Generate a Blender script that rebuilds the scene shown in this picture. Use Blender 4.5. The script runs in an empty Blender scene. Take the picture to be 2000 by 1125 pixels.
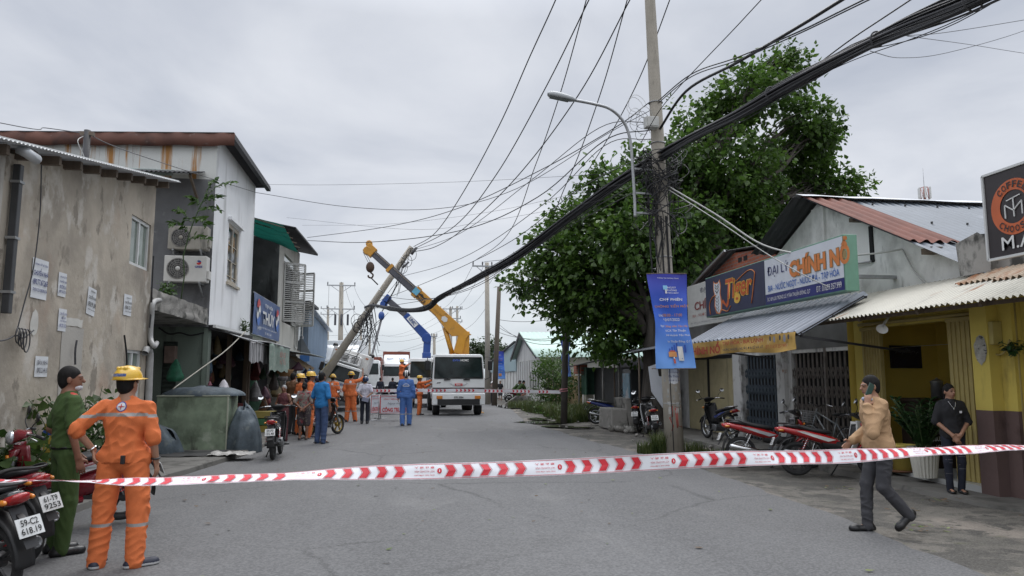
import bpy,bmesh,math,random
import numpy as np
from mathutils import Vector,Matrix,Euler
from mathutils.noise import noise as pnoise
R=math.radians
rnd=random.Random(7)
SC=bpy.context.scene
COL=SC.collection
# ---------- camera
CAM_H,CAM_YAW,CAM_PITCH=1.65,R(8.66),R(6.91)
cam_data=bpy.data.cameras.new("camera");cam_data.lens=26.0;cam_data.sensor_width=36.0
cam_data.clip_start=0.05;cam_data.clip_end=3000
cam=bpy.data.objects.new("camera",cam_data);COL.objects.link(cam)
cam.location=(0,0,CAM_H);cam.rotation_euler=(R(90)+CAM_PITCH,0,-CAM_YAW)
SC.camera=cam
# ---------- world: overcast daylight
SUN_EL,SUN_AZ=R(58),R(200)
world=bpy.data.worlds.new("World");SC.world=world;world.use_nodes=True
def build_world():
 nt=world.node_tree;nt.nodes.clear();N=nt.nodes.new;L=nt.links.new
 out=N("ShaderNodeOutputWorld");bg=N("ShaderNodeBackground");bg.inputs["Strength"].default_value=0.1
 sky=N("ShaderNodeTexSky");sky.sky_type='NISHITA';sky.sun_disc=False
 sky.sun_elevation=SUN_EL;sky.sun_rotation=SUN_AZ;sky.dust_density=3.0
 tc=N("ShaderNodeTexCoord");sep=N("ShaderNodeSeparateXYZ");L(tc.outputs["Generated"],sep.inputs[0])
 def mth(op,a,b=None,c=None):
  n=N("ShaderNodeMath");n.operation=op
  for i,v in enumerate((a,b,c)):
   if v is None:continue
   if isinstance(v,(int,float)):n.inputs[i].default_value=v
   else:L(v,n.inputs[i])
  return n.outputs[0]
 z=mth('MAXIMUM',sep.outputs[2],0.0)
 den=mth('ADD',z,0.16)
 cx,cy=mth('DIVIDE',sep.outputs[0],den),mth('DIVIDE',sep.outputs[1],den)
 cmb=N("ShaderNodeCombineXYZ");L(cx,cmb.inputs[0]);L(cy,cmb.inputs[1])
 n1=N("ShaderNodeTexNoise");n1 .inputs["Scale"].default_value=1.1;n1 .inputs["Detail"].default_value=7
 n1 .inputs["Roughness"].default_value=0.52;n1 .inputs["Distortion"].default_value=0.35;L(cmb.outputs[0],n1 .inputs["Vector"])
 n2=N("ShaderNodeTexNoise");n2 .inputs["Scale"].default_value=0.42;n2 .inputs["Detail"].default_value=3;L(cmb.outputs[0],n2 .inputs["Vector"])
 cl=mth('ADD',mth('MULTIPLY',n1 .outputs[0],0.6),mth('MULTIPLY',n2 .outputs[0],0.4))
 rp=N("ShaderNodeValToRGB");L(cl,rp.inputs[0]);e=rp.color_ramp.elements
 e[0].position=0.38;e[0].color=(0.40,0.43,0.495,1);e[1].position=0.63;e[1].color=(0.70,0.715,0.75,1)
 hz=N("ShaderNodeMapRange");hz.inputs[1].default_value=0.0;hz.inputs[2].default_value=0.22
 hz.inputs[3].default_value=1.0;hz.inputs[4].default_value=0.0;hz.interpolation_type='SMOOTHSTEP';L(z,hz.inputs[0])
 mh=N("ShaderNodeMix");mh.data_type='RGBA';L(mth('MULTIPLY',hz.outputs[0],0.62),mh.inputs[0]);L(rp.outputs[0],mh.inputs[6]);mh.inputs[7].default_value=(0.66,0.72,0.745,1)
 up=N("ShaderNodeMapRange");up.inputs[1].default_value=0.45;up.inputs[2].default_value=1.0
 up.inputs[3].default_value=8.8;up.inputs[4].default_value=30.0;L(z,up.inputs[0])
 sc=N("ShaderNodeVectorMath");sc.operation='SCALE';L(mh.outputs[2],sc.inputs[0]);L(up.outputs[0],sc.inputs[3])
 mx=N("ShaderNodeMix");mx.data_type='RGBA';mx.inputs[0].default_value=0.06;L(sc.outputs[0],mx.inputs[6]);L(sky.outputs[0],mx.inputs[7])
 L(mx.outputs[2],bg.inputs["Color"]);L(bg.outputs[0],out.inputs["Surface"])
build_world()
sun_data=bpy.data.lights.new("sun",'SUN');sun_data.energy=1.0;sun_data.angle=R(35);sun_data.color=(1.0,0.965,0.92)
sun=bpy.data.objects.new("sun",sun_data);COL.objects.link(sun);sun.location=(0,0,40)
sun.rotation_euler=(R(90)-SUN_EL,0,R(160))
vs=SC.view_settings;vs.view_transform='Standard';vs.look='None';vs.exposure=0.55;vs.gamma=1.0;vs.use_curve_mapping=False
# ---------- surveying: sight lines from the photograph met with real planes
FPX=1444.4
def ray(px,py):
 x=(px-1000)/FPX;y=(562.5-py)/FPX
 f=math.cos(CAM_PITCH)-y*math.sin(CAM_PITCH);u=math.sin(CAM_PITCH)+y*math.cos(CAM_PITCH)
 return Vector((x*math.cos(CAM_YAW)+f*math.sin(CAM_YAW),-x*math.sin(CAM_YAW)+f*math.cos(CAM_YAW),u))
def G(px,py,z=0.0):
 r=ray(px,py);t=(z-CAM_H)/r.z;return Vector((r.x*t,r.y*t,z))
def PX(px,py,X):
 r=ray(px,py);t=X/r.x;return Vector((X,r.y*t,CAM_H+r.z*t))
def PY(px,py,Y):
 r=ray(px,py);t=Y/r.y;return Vector((r.x*t,Y,CAM_H+r.z*t))
# ---------- materials
MATS={}
def _m(nt,op,a,b=0.0):
 n=nt.nodes.new("ShaderNodeMath");n.operation=op
 for i,v in enumerate((a,b)):
  if isinstance(v,(int,float)):n.inputs[i].default_value=v
  else:nt.links.new(v,n.inputs[i])
 return n.outputs[0]
def mat(name,col,rough=0.6,metal=0.0,var=0.12,scale=4.0,bump=0.0,bscale=40.0,stretch=(1,1,1),dirt=None,spec=0.5,emit=None,coat=0.0,trans=0.0,hue=None):
 """col = base colour, var = how far a noise pushes it lighter/darker, dirt = list of (colour, threshold, softness, scale, stretch)"""
 if name in MATS:return MATS[name]
 m=bpy.data.materials.new(name);m.use_nodes=True;nt=m.node_tree;N=nt.nodes.new;L=nt.links.new
 b=nt.nodes["Principled BSDF"];b.inputs["Roughness"].default_value=rough;b.inputs["Metallic"].default_value=metal
 b.inputs["Specular IOR Level"].default_value=spec
 if coat:b.inputs["Coat Weight"].default_value=coat;b.inputs["Coat Roughness"].default_value=0.08
 if trans:b.inputs["Transmission Weight"].default_value=trans
 tc=N("ShaderNodeTexCoord")
 def noise(sc,st=(1,1,1),detail=5,off=0.0):
  mp=N("ShaderNodeMapping");mp.inputs["Scale"].default_value=st;mp.inputs["Location"].default_value=(off,off*1.7,off*.6);L(tc.outputs["Object"],mp.inputs[0])
  n=N("ShaderNodeTexNoise");n.inputs["Scale"].default_value=sc;n.inputs["Detail"].default_value=detail;n.inputs["Roughness"].default_value=0.6
  L(mp.outputs[0],n.inputs["Vector"]);return n.outputs[0]
 c=tuple(col)+(1,)
 if var>0:
  mr=N("ShaderNodeMapRange");L(noise(scale,stretch),mr.inputs[0]);mr.inputs[1].default_value=0.3;mr.inputs[2].default_value=0.7
  mr.inputs[3].default_value=0.0;mr.inputs[4].default_value=1.0
  mx=N("ShaderNodeMix");mx.data_type='RGBA';L(mr.outputs[0],mx.inputs[0])
  lo=[v*(1-var)for v in col];hi=[min(1,v*(1+var))for v in col]
  if hue:hi=[min(1,v*h)for v,h in zip(hi,hue)]
  mx.inputs[6].default_value=(*lo,1);mx.inputs[7].default_value=(*hi,1);src=mx.outputs[2]
 else:src=None;b.inputs["Base Color"].default_value=c
 for k,(dc,th,soft,dsc,dst)in enumerate(dirt or[]):
  mr=N("ShaderNodeMapRange");L(noise(dsc,dst,7,3.1*k+1.3),mr.inputs[0]);mr.inputs[1].default_value=th;mr.inputs[2].default_value=th+soft
  mx=N("ShaderNodeMix");mx.data_type='RGBA';L(mr.outputs[0],mx.inputs[0]);mx.clamp_factor=True
  if src is not None:L(src,mx.inputs[6])
  else:mx.inputs[6].default_value=c
  mx.inputs[7].default_value=(*dc,1);src=mx.outputs[2]
 if src is not None:L(src,b.inputs["Base Color"])
 if bump>0:
  bp=N("ShaderNodeBump");bp.inputs["Strength"].default_value=bump;bp.inputs["Distance"].default_value=0.02
  L(noise(bscale),bp.inputs["Height"]);L(bp.outputs[0],b.inputs["Normal"])
 if emit:b.inputs["Emission Color"].default_value=(*emit[0],1);b.inputs["Emission Strength"].default_value=emit[1]
 MATS[name]=m;return m
# ---------- mesh builder
def basis(d):
 d=Vector(d).normalized();u=d.cross(Vector((0,0,1)))
 if u.length<1e-4:u=Vector((1,0,0))
 u.normalize();return u,d.cross(u).normalized(),d
class MB:
 def __init__(s):s.v=[];s.f=[];s.m=[];s.sm=[]
 def add(s,verts,faces,m=0,smooth=False):
  o=len(s.v);s.v+=[tuple(p)for p in verts]
  for f in faces:s.f.append([i+o for i in f]);s.m.append(m);s.sm.append(smooth)
  return s
 def box(s,c,d,m=0,rot=None,taper=1.0):
  x,y,z=d[0]/2,d[1]/2,d[2]/2;t=taper
  P=[Vector(p)for p in((-x,-y,-z),(x,-y,-z),(x,y,-z),(-x,y,-z),(-x*t,-y*t,z),(x*t,-y*t,z),(x*t,y*t,z),(-x*t,y*t,z))]
  if rot is not None:
   M=rot if isinstance(rot,Matrix)else Euler(rot).to_matrix();P=[M@p for p in P]
  c=Vector(c)
  return s.add([p+c for p in P],[(0,3,2,1),(4,5,6,7),(0,1,5,4),(1,2,6,5),(2,3,7,6),(3,0,4,7)],m)
 def bb(s,x0,x1,y0,y1,z0,z1,m=0):
  return s.box(((x0+x1)/2,(y0+y1)/2,(z0+z1)/2),(abs(x1-x0),abs(y1-y0),abs(z1-z0)),m)
 def beam(s,p,q,w,h,m=0,up=(0,0,1),w2=None,h2=None):
  p,q=Vector(p),Vector(q);d=(q-p).normalized();u=d.cross(Vector(up))
  if u.length<1e-4:u=d.cross(Vector((0,1,0)))
  u.normalize();n=u.cross(d);w2=w2 or w;h2=h2 or h
  V=[p-u*w/2-n*h/2,p+u*w/2-n*h/2,p+u*w/2+n*h/2,p-u*w/2+n*h/2,q-u*w2/2-n*h2/2,q+u*w2/2-n*h2/2,q+u*w2/2+n*h2/2,q-u*w2/2+n*h2/2]
  return s.add(V,[(0,1,2,3),(7,6,5,4),(0,4,5,1),(1,5,6,2),(2,6,7,3),(3,7,4,0)],m)
 def cyl(s,p,q,r,r2=None,n=12,m=0,caps=True,smooth=True):
  return s.tube([p,q],[r,r if r2 is None else r2],n,m,caps,smooth)
 def tube(s,pts,r,n=8,m=0,caps=True,smooth=True,closed=False):
  pts=[Vector(p)for p in pts];k=len(pts);rr=r if isinstance(r,(list,tuple))else[r]*k
  V=[];ref=None
  for i,p in enumerate(pts):
   a=pts[(i-1)%k]if(closed or i>0)else p;b=pts[(i+1)%k]if(closed or i<k-1)else p
   d=(b-a)
   if d.length<1e-9:d=Vector((0,0,1))
   d.normalize()
   if ref is None:u,w,_=basis(d)
   else:
    u=ref-d*ref.dot(d)
    if u.length<1e-6:u=basis(d)[0]
    u.normalize();w=d.cross(u)
   ref=u
   for j in range(n):
    t=2*math.pi*j/n;V.append(p+(u*math.cos(t)+w*math.sin(t))*rr[i])
  F=[]
  for i in range(k if closed else k-1):
   i2=(i+1)%k
   for j in range(n):F.append((i*n+j,i*n+(j+1)%n,i2*n+(j+1)%n,i2*n+j))
  s.add(V,F,m,smooth)
  if caps and not closed:
   o=len(s.v)-len(V)
   s.f.append([o+j for j in reversed(range(n))]);s.m.append(m);s.sm.append(False)
   s.f.append([o+(k-1)*n+j for j in range(n)]);s.m.append(m);s.sm.append(False)
  return s
 def prism(s,poly,off,m=0,smooth=False):
  poly=[Vector(p)for p in poly];off=Vector(off);n=len(poly)
  nrm=Vector((0,0,0))
  for i in range(n):nrm+=poly[i].cross(poly[(i+1)%n])
  if nrm.dot(off)>0:poly=poly[::-1]
  V=poly+[p+off for p in poly]
  F=[tuple(range(n)),tuple(range(2*n-1,n-1,-1))]
  s.add(V,F,m);o=len(s.v)-2*n
  for i in range(n):
   j=(i+1)%n;s.f.append([o+j,o+i,o+n+i,o+n+j]);s.m.append(m);s.sm.append(smooth)
  return s
 def lathe(s,prof,c=(0,0,0),axis=(0,0,1),n=24,m=0,smooth=True,arc=None):
  c=Vector(c);u,w,d=basis(axis);V=[];F=[]
  full=arc is None;a0,a1=arc or(0,2*math.pi);k=n if full else n+1
  for r,h in prof:
   for j in range(k):
    t=a0+(a1-a0)*j/n;V.append(c+d*h+(u*math.cos(t)+w*math.sin(t))*r)
  for i in range(len(prof)-1):
   for j in range(n):
    j2=(j+1)%k;F.append((i*k+j,i*k+j2,(i+1)*k+j2,(i+1)*k+j))
  return s.add(V,F,m,smooth)
 def torus(s,c,axis,Rr,r,n=32,k=10,m=0,arc=None,flat=1.0):
  prof=[(Rr+r*math.cos(2*math.pi*i/k),r*flat*math.sin(2*math.pi*i/k))for i in range(k+1)]
  return s.lathe(prof,c,axis,n,m,True,arc)
 def grid(s,fn,nu,nv,m=0,smooth=True):
  V=[fn(i/nu,j/nv)for j in range(nv+1)for i in range(nu+1)]
  F=[(j*(nu+1)+i,j*(nu+1)+i+1,(j+1)*(nu+1)+i+1,(j+1)*(nu+1)+i)for j in range(nv)for i in range(nu)]
  return s.add(V,F,m,smooth)
 def ell(s,c,r,m=0,n=16,k=10,rot=None):
  c=Vector(c);V=[]
  for i in range(k+1):
   a=-math.pi/2+math.pi*i/k
   for j in range(n):
    t=2*math.pi*j/n;p=Vector((r[0]*math.cos(a)*math.cos(t),r[1]*math.cos(a)*math.sin(t),r[2]*math.sin(a)))
    if rot is not None:p=(rot if isinstance(rot,Matrix)else Euler(rot).to_matrix())@p
    V.append(c+p)
  F=[(i*n+j,i*n+(j+1)%n,(i+1)*n+(j+1)%n,(i+1)*n+j)for i in range(k)for j in range(n)]
  return s.add(V,F,m,True)
 def quad(s,a,b,c,d,m=0):return s.add([a,b,c,d],[(0,1,2,3)],m)
 def corr(s,p0,U,V,nrm,pitch=0.076,amp=0.009,m=0,sub=6,nv=2,sag=None,rag=0.0):
  """corrugated sheet: waves run across U, ribs along V"""
  p0,U,V,nrm=Vector(p0),Vector(U),Vector(V),Vector(nrm).normalized();n=int(U.length/pitch*sub)
  rg=[rnd.uniform(-rag,rag)for _ in range(int(U.length/0.8)+2)]
  def fn(a,b):
   p=p0+U*a+V*b+nrm*(amp*math.sin(2*math.pi*a*U.length/pitch))
   if rag:p=p+V.normalized()*(rg[int(a*U.length/0.8)]*(1 if b>.99 else 0))
   if sag:p=p+nrm*sag(a,b)
   return p
  return s.grid(fn,n,nv,m)
 def build(s,name,mats,parent=None,bevel=0.0,solid=0.0,seg=2,loc=None,cat=None,label=None,group=None,kind=None):
  me=bpy.data.meshes.new(name);me.from_pydata(s.v,[],s.f);me.update()
  for mm in(mats if isinstance(mats,(list,tuple))else[mats]):me.materials.append(mm)
  me.polygons.foreach_set("material_index",s.m);me.polygons.foreach_set("use_smooth",s.sm)
  o=bpy.data.objects.new(name,me);COL.objects.link(o)
  if parent is not None:o.parent=parent
  if loc is not None:o.location=loc
  if solid:
   md=o.modifiers.new("solid",'SOLIDIFY');md.thickness=solid;md.offset=0
  if bevel:
   md=o.modifiers.new("bevel",'BEVEL');md.width=bevel;md.segments=seg;md.limit_method='ANGLE';md.angle_limit=R(35);md.harden_normals=False
  tag(o,label,cat,group,kind);return o
 def each(s,name,mats,parent=None,**k):
  """one object per connected piece"""
  par=list(range(len(s.v)))
  def fd(i):
   while par[i]!=i:par[i]=par[par[i]];i=par[i]
   return i
  for f in s.f:
   r=fd(f[0])
   for i in f[1:]:par[fd(i)]=r
  grp={}
  for fi,f in enumerate(s.f):grp.setdefault(fd(f[0]),[]).append(fi)
  out=[]
  for fs in grp.values():
   ix={};q=MB()
   for fi in fs:
    for i in s.f[fi]:
     if i not in ix:ix[i]=len(q.v);q.v.append(s.v[i])
    q.f.append([ix[i]for i in s.f[fi]]);q.m.append(s.m[fi]);q.sm.append(s.sm[fi])
   out.append(q.build(name,mats,parent,**k))
  return out
def tag(o,label=None,cat=None,group=None,kind=None):
 if label:o["label"]=label
 if cat:o["category"]=cat
 if group:o["group"]=group
 if kind:o["kind"]=kind
 return o
def thing(name,label,cat,loc=(0,0,0),rz=0.0,group=None):
 o=bpy.data.objects.new(name,None);COL.objects.link(o);o.empty_display_size=0.2
 o.location=loc;o.rotation_euler=(0,0,rz);return tag(o,label,cat,group)
def copy_tree(o,parent=None,label=None):
 c=o.copy();COL.objects.link(c)
 if parent is not None:c.parent=parent
 if label:c["label"]=label
 for ch in list(o.children):copy_tree(ch,c)
 return c
def recolour(o,mapping):
 """give a copied thing its own paint: material slots linked to the object"""
 for ch in[o]+list(o.children_recursive):
  if ch.type!='MESH':continue
  for s in ch.material_slots:
   if s.material and s.material.name in mapping:
    nm=mapping[s.material.name];s.link='OBJECT';s.material=nm
_txt={}
def lettering(name,body,w,h,M,m,parent,depth=0.004,bold=0.0,shear=0.0,align='C',spacing=1.0,keep=False,label=None):
 """raised letters fitted to w x h metres in the plane M (x right, y up, z out)"""
 key=(body,bold,shear,spacing)
 if key not in _txt:
  c=bpy.data.curves.new("lettering",'FONT');c.body=body;c.offset=bold;c.shear=shear;c.space_character=spacing;c.resolution_u=3
  t=bpy.data.objects.new("lettering",c);COL.objects.link(t);bpy.context.view_layer.update()
  me=bpy.data.meshes.new_from_object(t.evaluated_get(bpy.context.evaluated_depsgraph_get()))
  bpy.data.objects.remove(t);bpy.data.curves.remove(c);_txt[key]=me
 me=_txt[key].copy();me.name=name
 n=len(me.vertices);co=np.empty(n*3);me.vertices.foreach_get("co",co);co=co.reshape(-1,3)
 lo,hi=co.min(0),co.max(0);sx=w/max(1e-6,hi[0]-lo[0]);sy=h/max(1e-6,hi[1]-lo[1])
 if keep:sx=sy=min(sx,sy)
 co[:,0]=(co[:,0]-(lo[0]+hi[0])/2)*sx;co[:,1]=(co[:,1]-(lo[1]+hi[1])/2)*sy;co[:,2]=depth
 me.vertices.foreach_set("co",co.ravel());me.materials.clear();me.materials.append(m)
 me.transform(M);me.update()
 o=bpy.data.objects.new(name,me);COL.objects.link(o);o.parent=parent
 if label:o["label"]=label
 return o
def plane_m(o,x,y):
 """matrix of a plane with origin o, x axis and y axis"""
 x=Vector(x).normalized();y=Vector(y);y=(y-x*y.dot(x)).normalized();z=x.cross(y)
 M=Matrix.Identity(4)
 for i in range(3):M[i][0]=x[i];M[i][1]=y[i];M[i][2]=z[i];M[i][3]=o[i]
 return M
def at2(M,x,y,z=0.0):return M@Matrix.Translation((x,y,z))
def lerp(a,b,t):return a+(b-a)*t
def catmull(pts,sub=8):
 P=[Vector(p)for p in pts];P=[P[0]*2-P[1]]+P+[P[-1]*2-P[-2]];out=[]
 for i in range(1,len(P)-2):
  for k in range(sub):
   t=k/sub;a,b,c,d=P[i-1:i+3]
   out.append(0.5*(2*b+(c-a)*t+(2*a-5*b+4*c-d)*t*t+(3*b-a-3*c+d)*t**3))
 out.append(P[-2]);return out
def sagline(a,b,sag,n=24):
 a,b=Vector(a),Vector(b)
 return[a.lerp(b,i/n)-Vector((0,0,sag*4*(i/n)*(1-i/n)))for i in range(n+1)]
# ======== ground
def ground_mat(name,kind):
 m=bpy.data.materials.new(name);m.use_nodes=True;nt=m.node_tree;N=nt.nodes.new;L=nt.links.new
 b=nt.nodes["Principled BSDF"];tc=N("ShaderNodeTexCoord")
 def noise(sc,detail=6,off=0,st=(1,1,1),rough=.6):
  mp=N("ShaderNodeMapping");mp.inputs["Location"].default_value=(off,off*.7,0);mp.inputs["Scale"].default_value=st;L(tc.outputs["Object"],mp.inputs[0])
  n=N("ShaderNodeTexNoise");n.inputs["Scale"].default_value=sc;n.inputs["Detail"].default_value=detail;n.inputs["Roughness"].default_value=rough
  L(mp.outputs[0],n.inputs["Vector"]);return n.outputs[0]
 def rng(x,a,c,lo=0.0,hi=1.0):
  n=N("ShaderNodeMapRange");L(x,n.inputs[0]);n.inputs[1].default_value=a;n.inputs[2].default_value=c;n.inputs[3].default_value=lo;n.inputs[4].default_value=hi;return n.outputs[0]
 def mix(f,a,c):
  n=N("ShaderNodeMix");n.data_type='RGBA'
  if isinstance(f,float):n.inputs[0].default_value=f
  else:L(f,n.inputs[0])
  for i,v in((6,a),(7,c)):
   if isinstance(v,tuple):n.inputs[i].default_value=(*v,1)
   else:L(v,n.inputs[i])
  return n.outputs[2]
 def cracks(sc,w,off=0):
  mp=N("ShaderNodeMapping");mp.inputs["Location"].default_value=(off,off,0);L(tc.outputs["Object"],mp.inputs[0])
  nz=N("ShaderNodeTexNoise");nz.inputs["Scale"].default_value=sc*2.5;nz.inputs["Detail"].default_value=4;L(mp.outputs[0],nz.inputs["Vector"])
  ad=N("ShaderNodeVectorMath");ad.operation='MULTIPLY_ADD';L(nz.outputs[1],ad.inputs[0]);ad.inputs[1].default_value=(.9,.9,0);L(mp.outputs[0],ad.inputs[2])
  v=N("ShaderNodeTexVoronoi");v.feature='DISTANCE_TO_EDGE';v.inputs["Scale"].default_value=sc;L(ad.outputs[0],v.inputs["Vector"])
  return rng(v.outputs[0],0,w,1,0)
 fine=_m(nt,'ADD',_m(nt,'MULTIPLY',noise(55,3,rough=.75),.6),_m(nt,'MULTIPLY',noise(130,2,3),.4));
 if kind=='asphalt':
  c=mix(rng(noise(.35,5,3,(1.6,.35,1)),.35,.65),(.088,.088,.089),(.118,.118,.119))
  c=mix(rng(noise(1.4,6,9),.52,.70),c,(.092,.092,.092))
  c=mix(_m(nt,'MULTIPLY',rng(noise(.9,6,17,(1,.5,1)),.58,.66),.55),c,(.155,.153,.15))
  c=mix(_m(nt,'MULTIPLY',rng(noise(3.2,4,23),.66,.72),.5),c,(.055,.055,.055))
  c=mix(_m(nt,'MULTIPLY',cracks(.22,.009,4),rng(noise(.25,3,31),.42,.55,0,.95)),c,(.04,.04,.04))
  c=mix(_m(nt,'MULTIPLY',rng(noise(1.0,4,51,(1.1,.045,1)),.52,.68),.45),c,(.080,.080,.080))
  c=mix(_m(nt,'MULTIPLY',rng(noise(.22,2,57),.56,.575),.28),c,(.095,.094,.093))
  c=mix(_m(nt,'MULTIPLY',rng(noise(7,3,63),.68,.72),.6),c,(.045,.045,.045))
  c=mix(rng(fine,.36,.64,0,.48),c,mix(rng(noise(40,2,5),.4,.6),(.05,.05,.051),(.25,.25,.25)))
  b.inputs["Roughness"].default_value=.82;bs,bd=.5,.012
 elif kind=='verge':
  c=mix(rng(noise(.8,6,2),.38,.62),(.075,.07,.06),(.165,.150,.128))
  c=mix(rng(noise(1.3,8,8),.49,.55),c,(.052,.049,.043))
  c=mix(rng(noise(.5,6,14,(1,.4,1)),.54,.64),c,(.26,.225,.19))
  c=mix(rng(noise(3.4,8,21),.54,.60),c,(.036,.034,.03))
  c=mix(_m(nt,'MULTIPLY',rng(noise(3.5,6,27),.62,.72),.6),c,(.085,.095,.045))
  c=mix(_m(nt,'MULTIPLY',cracks(.55,.02,2),.7),c,(.06,.056,.05))
  c=mix(rng(fine,.3,.7,0,.55),c,mix(rng(noise(60,2,5),.4,.6),(.05,.047,.04),(.22,.21,.19)))
  b.inputs["Roughness"].default_value=.9;bs,bd=.8,.02
 elif kind=='concrete':
  c=mix(rng(noise(.7,6,2),.35,.65),(.10,.095,.085),(.165,.158,.145))
  c=mix(rng(noise(1.8,7,8),.52,.64),c,(.06,.057,.05))
  c=mix(_m(nt,'MULTIPLY',cracks(.5,.015,2),.8),c,(.06,.056,.05))
  c=mix(rng(fine,.3,.7,0,.35),c,(.10,.10,.09))
  b.inputs["Roughness"].default_value=.88;bs,bd=.5,.01
 L(c,b.inputs["Base Color"])
 bp=N("ShaderNodeBump");bp.inputs["Strength"].default_value=bs;bp.inputs["Distance"].default_value=bd
 h=_m(nt,'ADD',_m(nt,'MULTIPLY',fine,.5),noise(12,5,41));L(h,bp.inputs["Height"]);L(bp.outputs[0],b.inputs["Normal"])
 MATS[name]=m;return m
mb=MB()
xs=[-1500,-200,-40]+[-16+i for i in range(45)]+[40,200,1500]
ys=[-300,-30]+[-4+i*1.0 for i in range(70)]+[100,300,2500]
V=[(x,y,0.0 if not(5.2<x<9 and 2<y<60)else 0.025*pnoise(Vector((x*.6,y*.6,0)))-.012)for y in ys for x in xs]
F=[(j*len(xs)+i,j*len(xs)+i+1,(j+1)*len(xs)+i+1,(j+1)*len(xs)+i)for j in range(len(ys)-1)for i in range(len(xs)-1)]
mb.add([(a,b,c-.02)for a,b,c in V],F,0,True)
mb.build("ground",ground_mat("verge",'verge'),kind="structure")
def road_right(y):
 base=np.interp(y,[-20,5,7,9.7,13,16,22,28,40,60,200],[4.2,4.75,5.0,5.35,5.45,5.25,4.9,4.75,6.0,6.5,7.5])
 return base+.16*pnoise(Vector((y*.55,3,0)))+.07*pnoise(Vector((y*2.3,7,0)))
def road_left(y):return np.interp(y,[-20,8,12.5,15.8,17.6,24,40,200],[-4.3,-4.0,-3.74,-3.3,-3.12,-3.3,-4.2,-5.5])-.25
ysr=[-20+i*.25 for i in range(340)]+[70+i*10 for i in range(24)]
V,F=[],[]
for i,y in enumerate(ysr):
 V+=[(road_left(y),y,.004),(lerp(road_left(y),road_right(y),.5),y,.016),(road_right(y),y,.004),(road_right(y)+.02,y,-.05)]
 if i:o=4*i;F+=[(o-4,o-3,o+1,o),(o-3,o-2,o+2,o+1),(o-2,o-1,o+3,o+2)]
MB().add(V,F,0,False).build("road",ground_mat("asphalt",'asphalt'),kind="structure")
mb=MB();V,F=[],[]
ysk=[2+i*.3 for i in range(220)]
for i,y in enumerate(ysk):
 x=road_left(y)+.25+.03*pnoise(Vector((y*1.2,0,0)));z=.10+.012*pnoise(Vector((y*.8,5,0)))
 V+=[(x+.02,y,-.05),(x,y,z-.015),(x-.02,y,z),(x-.2,y,z+.004),(-14,y,z+.03)]
 if i:
  o=5*i
  for k in range(4):F.append((o-5+k,o+k,o+k+1,o-4+k))
mb.add(V,[f[::-1]for f in F],0)
mb.build("pavement",ground_mat("pavement",'concrete'),kind="structure")
mb=MB();V,F=[],[]
for i,y in enumerate([8.0+i*.25 for i in range(68)]):
 x=np.interp(y,[8,9.9,13,15,19,25],[7.75,7.6,7.6,7.3,7.5,8.4])+.10*pnoise(Vector((y*1.5,2,0)))
 zz=float(np.interp(y,[8,10,12],[.0,.022,.075]));V+=[(x-.03,y,-.08),(x,y,zz),(13,y,zz+.01)]
 if i:o=3*i;F+=[(o-3,o,o+1,o-2),(o-2,o+1,o+2,o-1)]
mb.add(V,[f[::-1]for f in F],0);mb.build("shop_apron",MATS["pavement"],kind="structure")
wat=mat("puddle_water",(.05,.05,.045),rough=.03,var=.1,scale=1)
pud=MB()
for cx,cy,rx,ry in((5.15,27.2,.75,.9),(5.35,24.9,.55,.6),(5.9,24.2,.5,.45),(6.3,42,.8,2.4),(5.6,29.4,.4,.8)):
 P=[]
 for j in range(28):
  t=2*math.pi*j/28;k=1+.45*pnoise(Vector((math.cos(t)*1.3+cx,math.sin(t)*1.3+cy,0)))
  P.append((cx+rx*k*math.cos(t),cy+ry*k*math.sin(t),.0215))
 pud.add(P,[tuple(range(28))],0)
pud.build("puddle_water",wat,kind="structure")
# ======== helpers for walls
def wall_holes(mb,o,x,y,w,top,holes,depth=.15,m=0,mr=None):
 """upright wall in the plane (o, x along, y up); top(a) gives its height; holes = (a0, a1, b0, b1) rectangles with reveals"""
 o,x,y=Vector(o),Vector(x).normalized(),Vector(y).normalized();n=x.cross(y)
 P=lambda a,b,d=0.0:o+x*a+y*b-n*d
 A=sorted({0.0,w}|{v for h in holes for v in h[:2]}|{w*i/10 for i in range(1,10)});B=sorted({0.0}|{v for h in holes for v in h[2:]})
 for i in range(len(A)-1):
  a0,a1=A[i],A[i+1]
  for j in range(len(B)):
   b0=B[j];last=j==len(B)-1
   if last:
    if top(a0)>b0 or top(a1)>b0:mb.quad(P(a0,min(b0,top(a0))),P(a1,min(b0,top(a1))),P(a1,top(a1)),P(a0,top(a0)),m)
   else:
    b1=B[j+1];ca,cb=(a0+a1)/2,(b0+b1)/2
    if any(h[0]<ca<h[1]and h[2]<cb<h[3]for h in holes):continue
    t0,t1=top(a0),top(a1)
    if t0>b0 or t1>b0:mb.quad(P(a0,min(b0,t0)),P(a1,min(b0,t1)),P(a1,min(b1,t1)),P(a0,min(b1,t0)),m)
 mr=m if mr is None else mr
 for a0,a1,b0,b1 in holes:
  mb.quad(P(a0,b0),P(a0,b1),P(a0,b1,depth),P(a0,b0,depth),mr);mb.quad(P(a1,b1),P(a1,b0),P(a1,b0,depth),P(a1,b1,depth),mr)
  mb.quad(P(a0,b1),P(a1,b1),P(a1,b1,depth),P(a0,b1,depth),mr);mb.quad(P(a1,b0),P(a0,b0),P(a0,b0,depth),P(a1,b0,depth),mr)
glass=mat("window_glass",(.035,.045,.045),rough=.06,var=.3,scale=1.5,spec=.8)
glass_g=mat("pale_window_glass",(.16,.20,.17),rough=.10,var=.25,scale=1.2,spec=.8)
alu=mat("white_aluminium",(.62,.63,.62),rough=.4,var=.06)
dark=mat("dark_void",(.012,.012,.013),rough=.9,var=.3)
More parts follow.
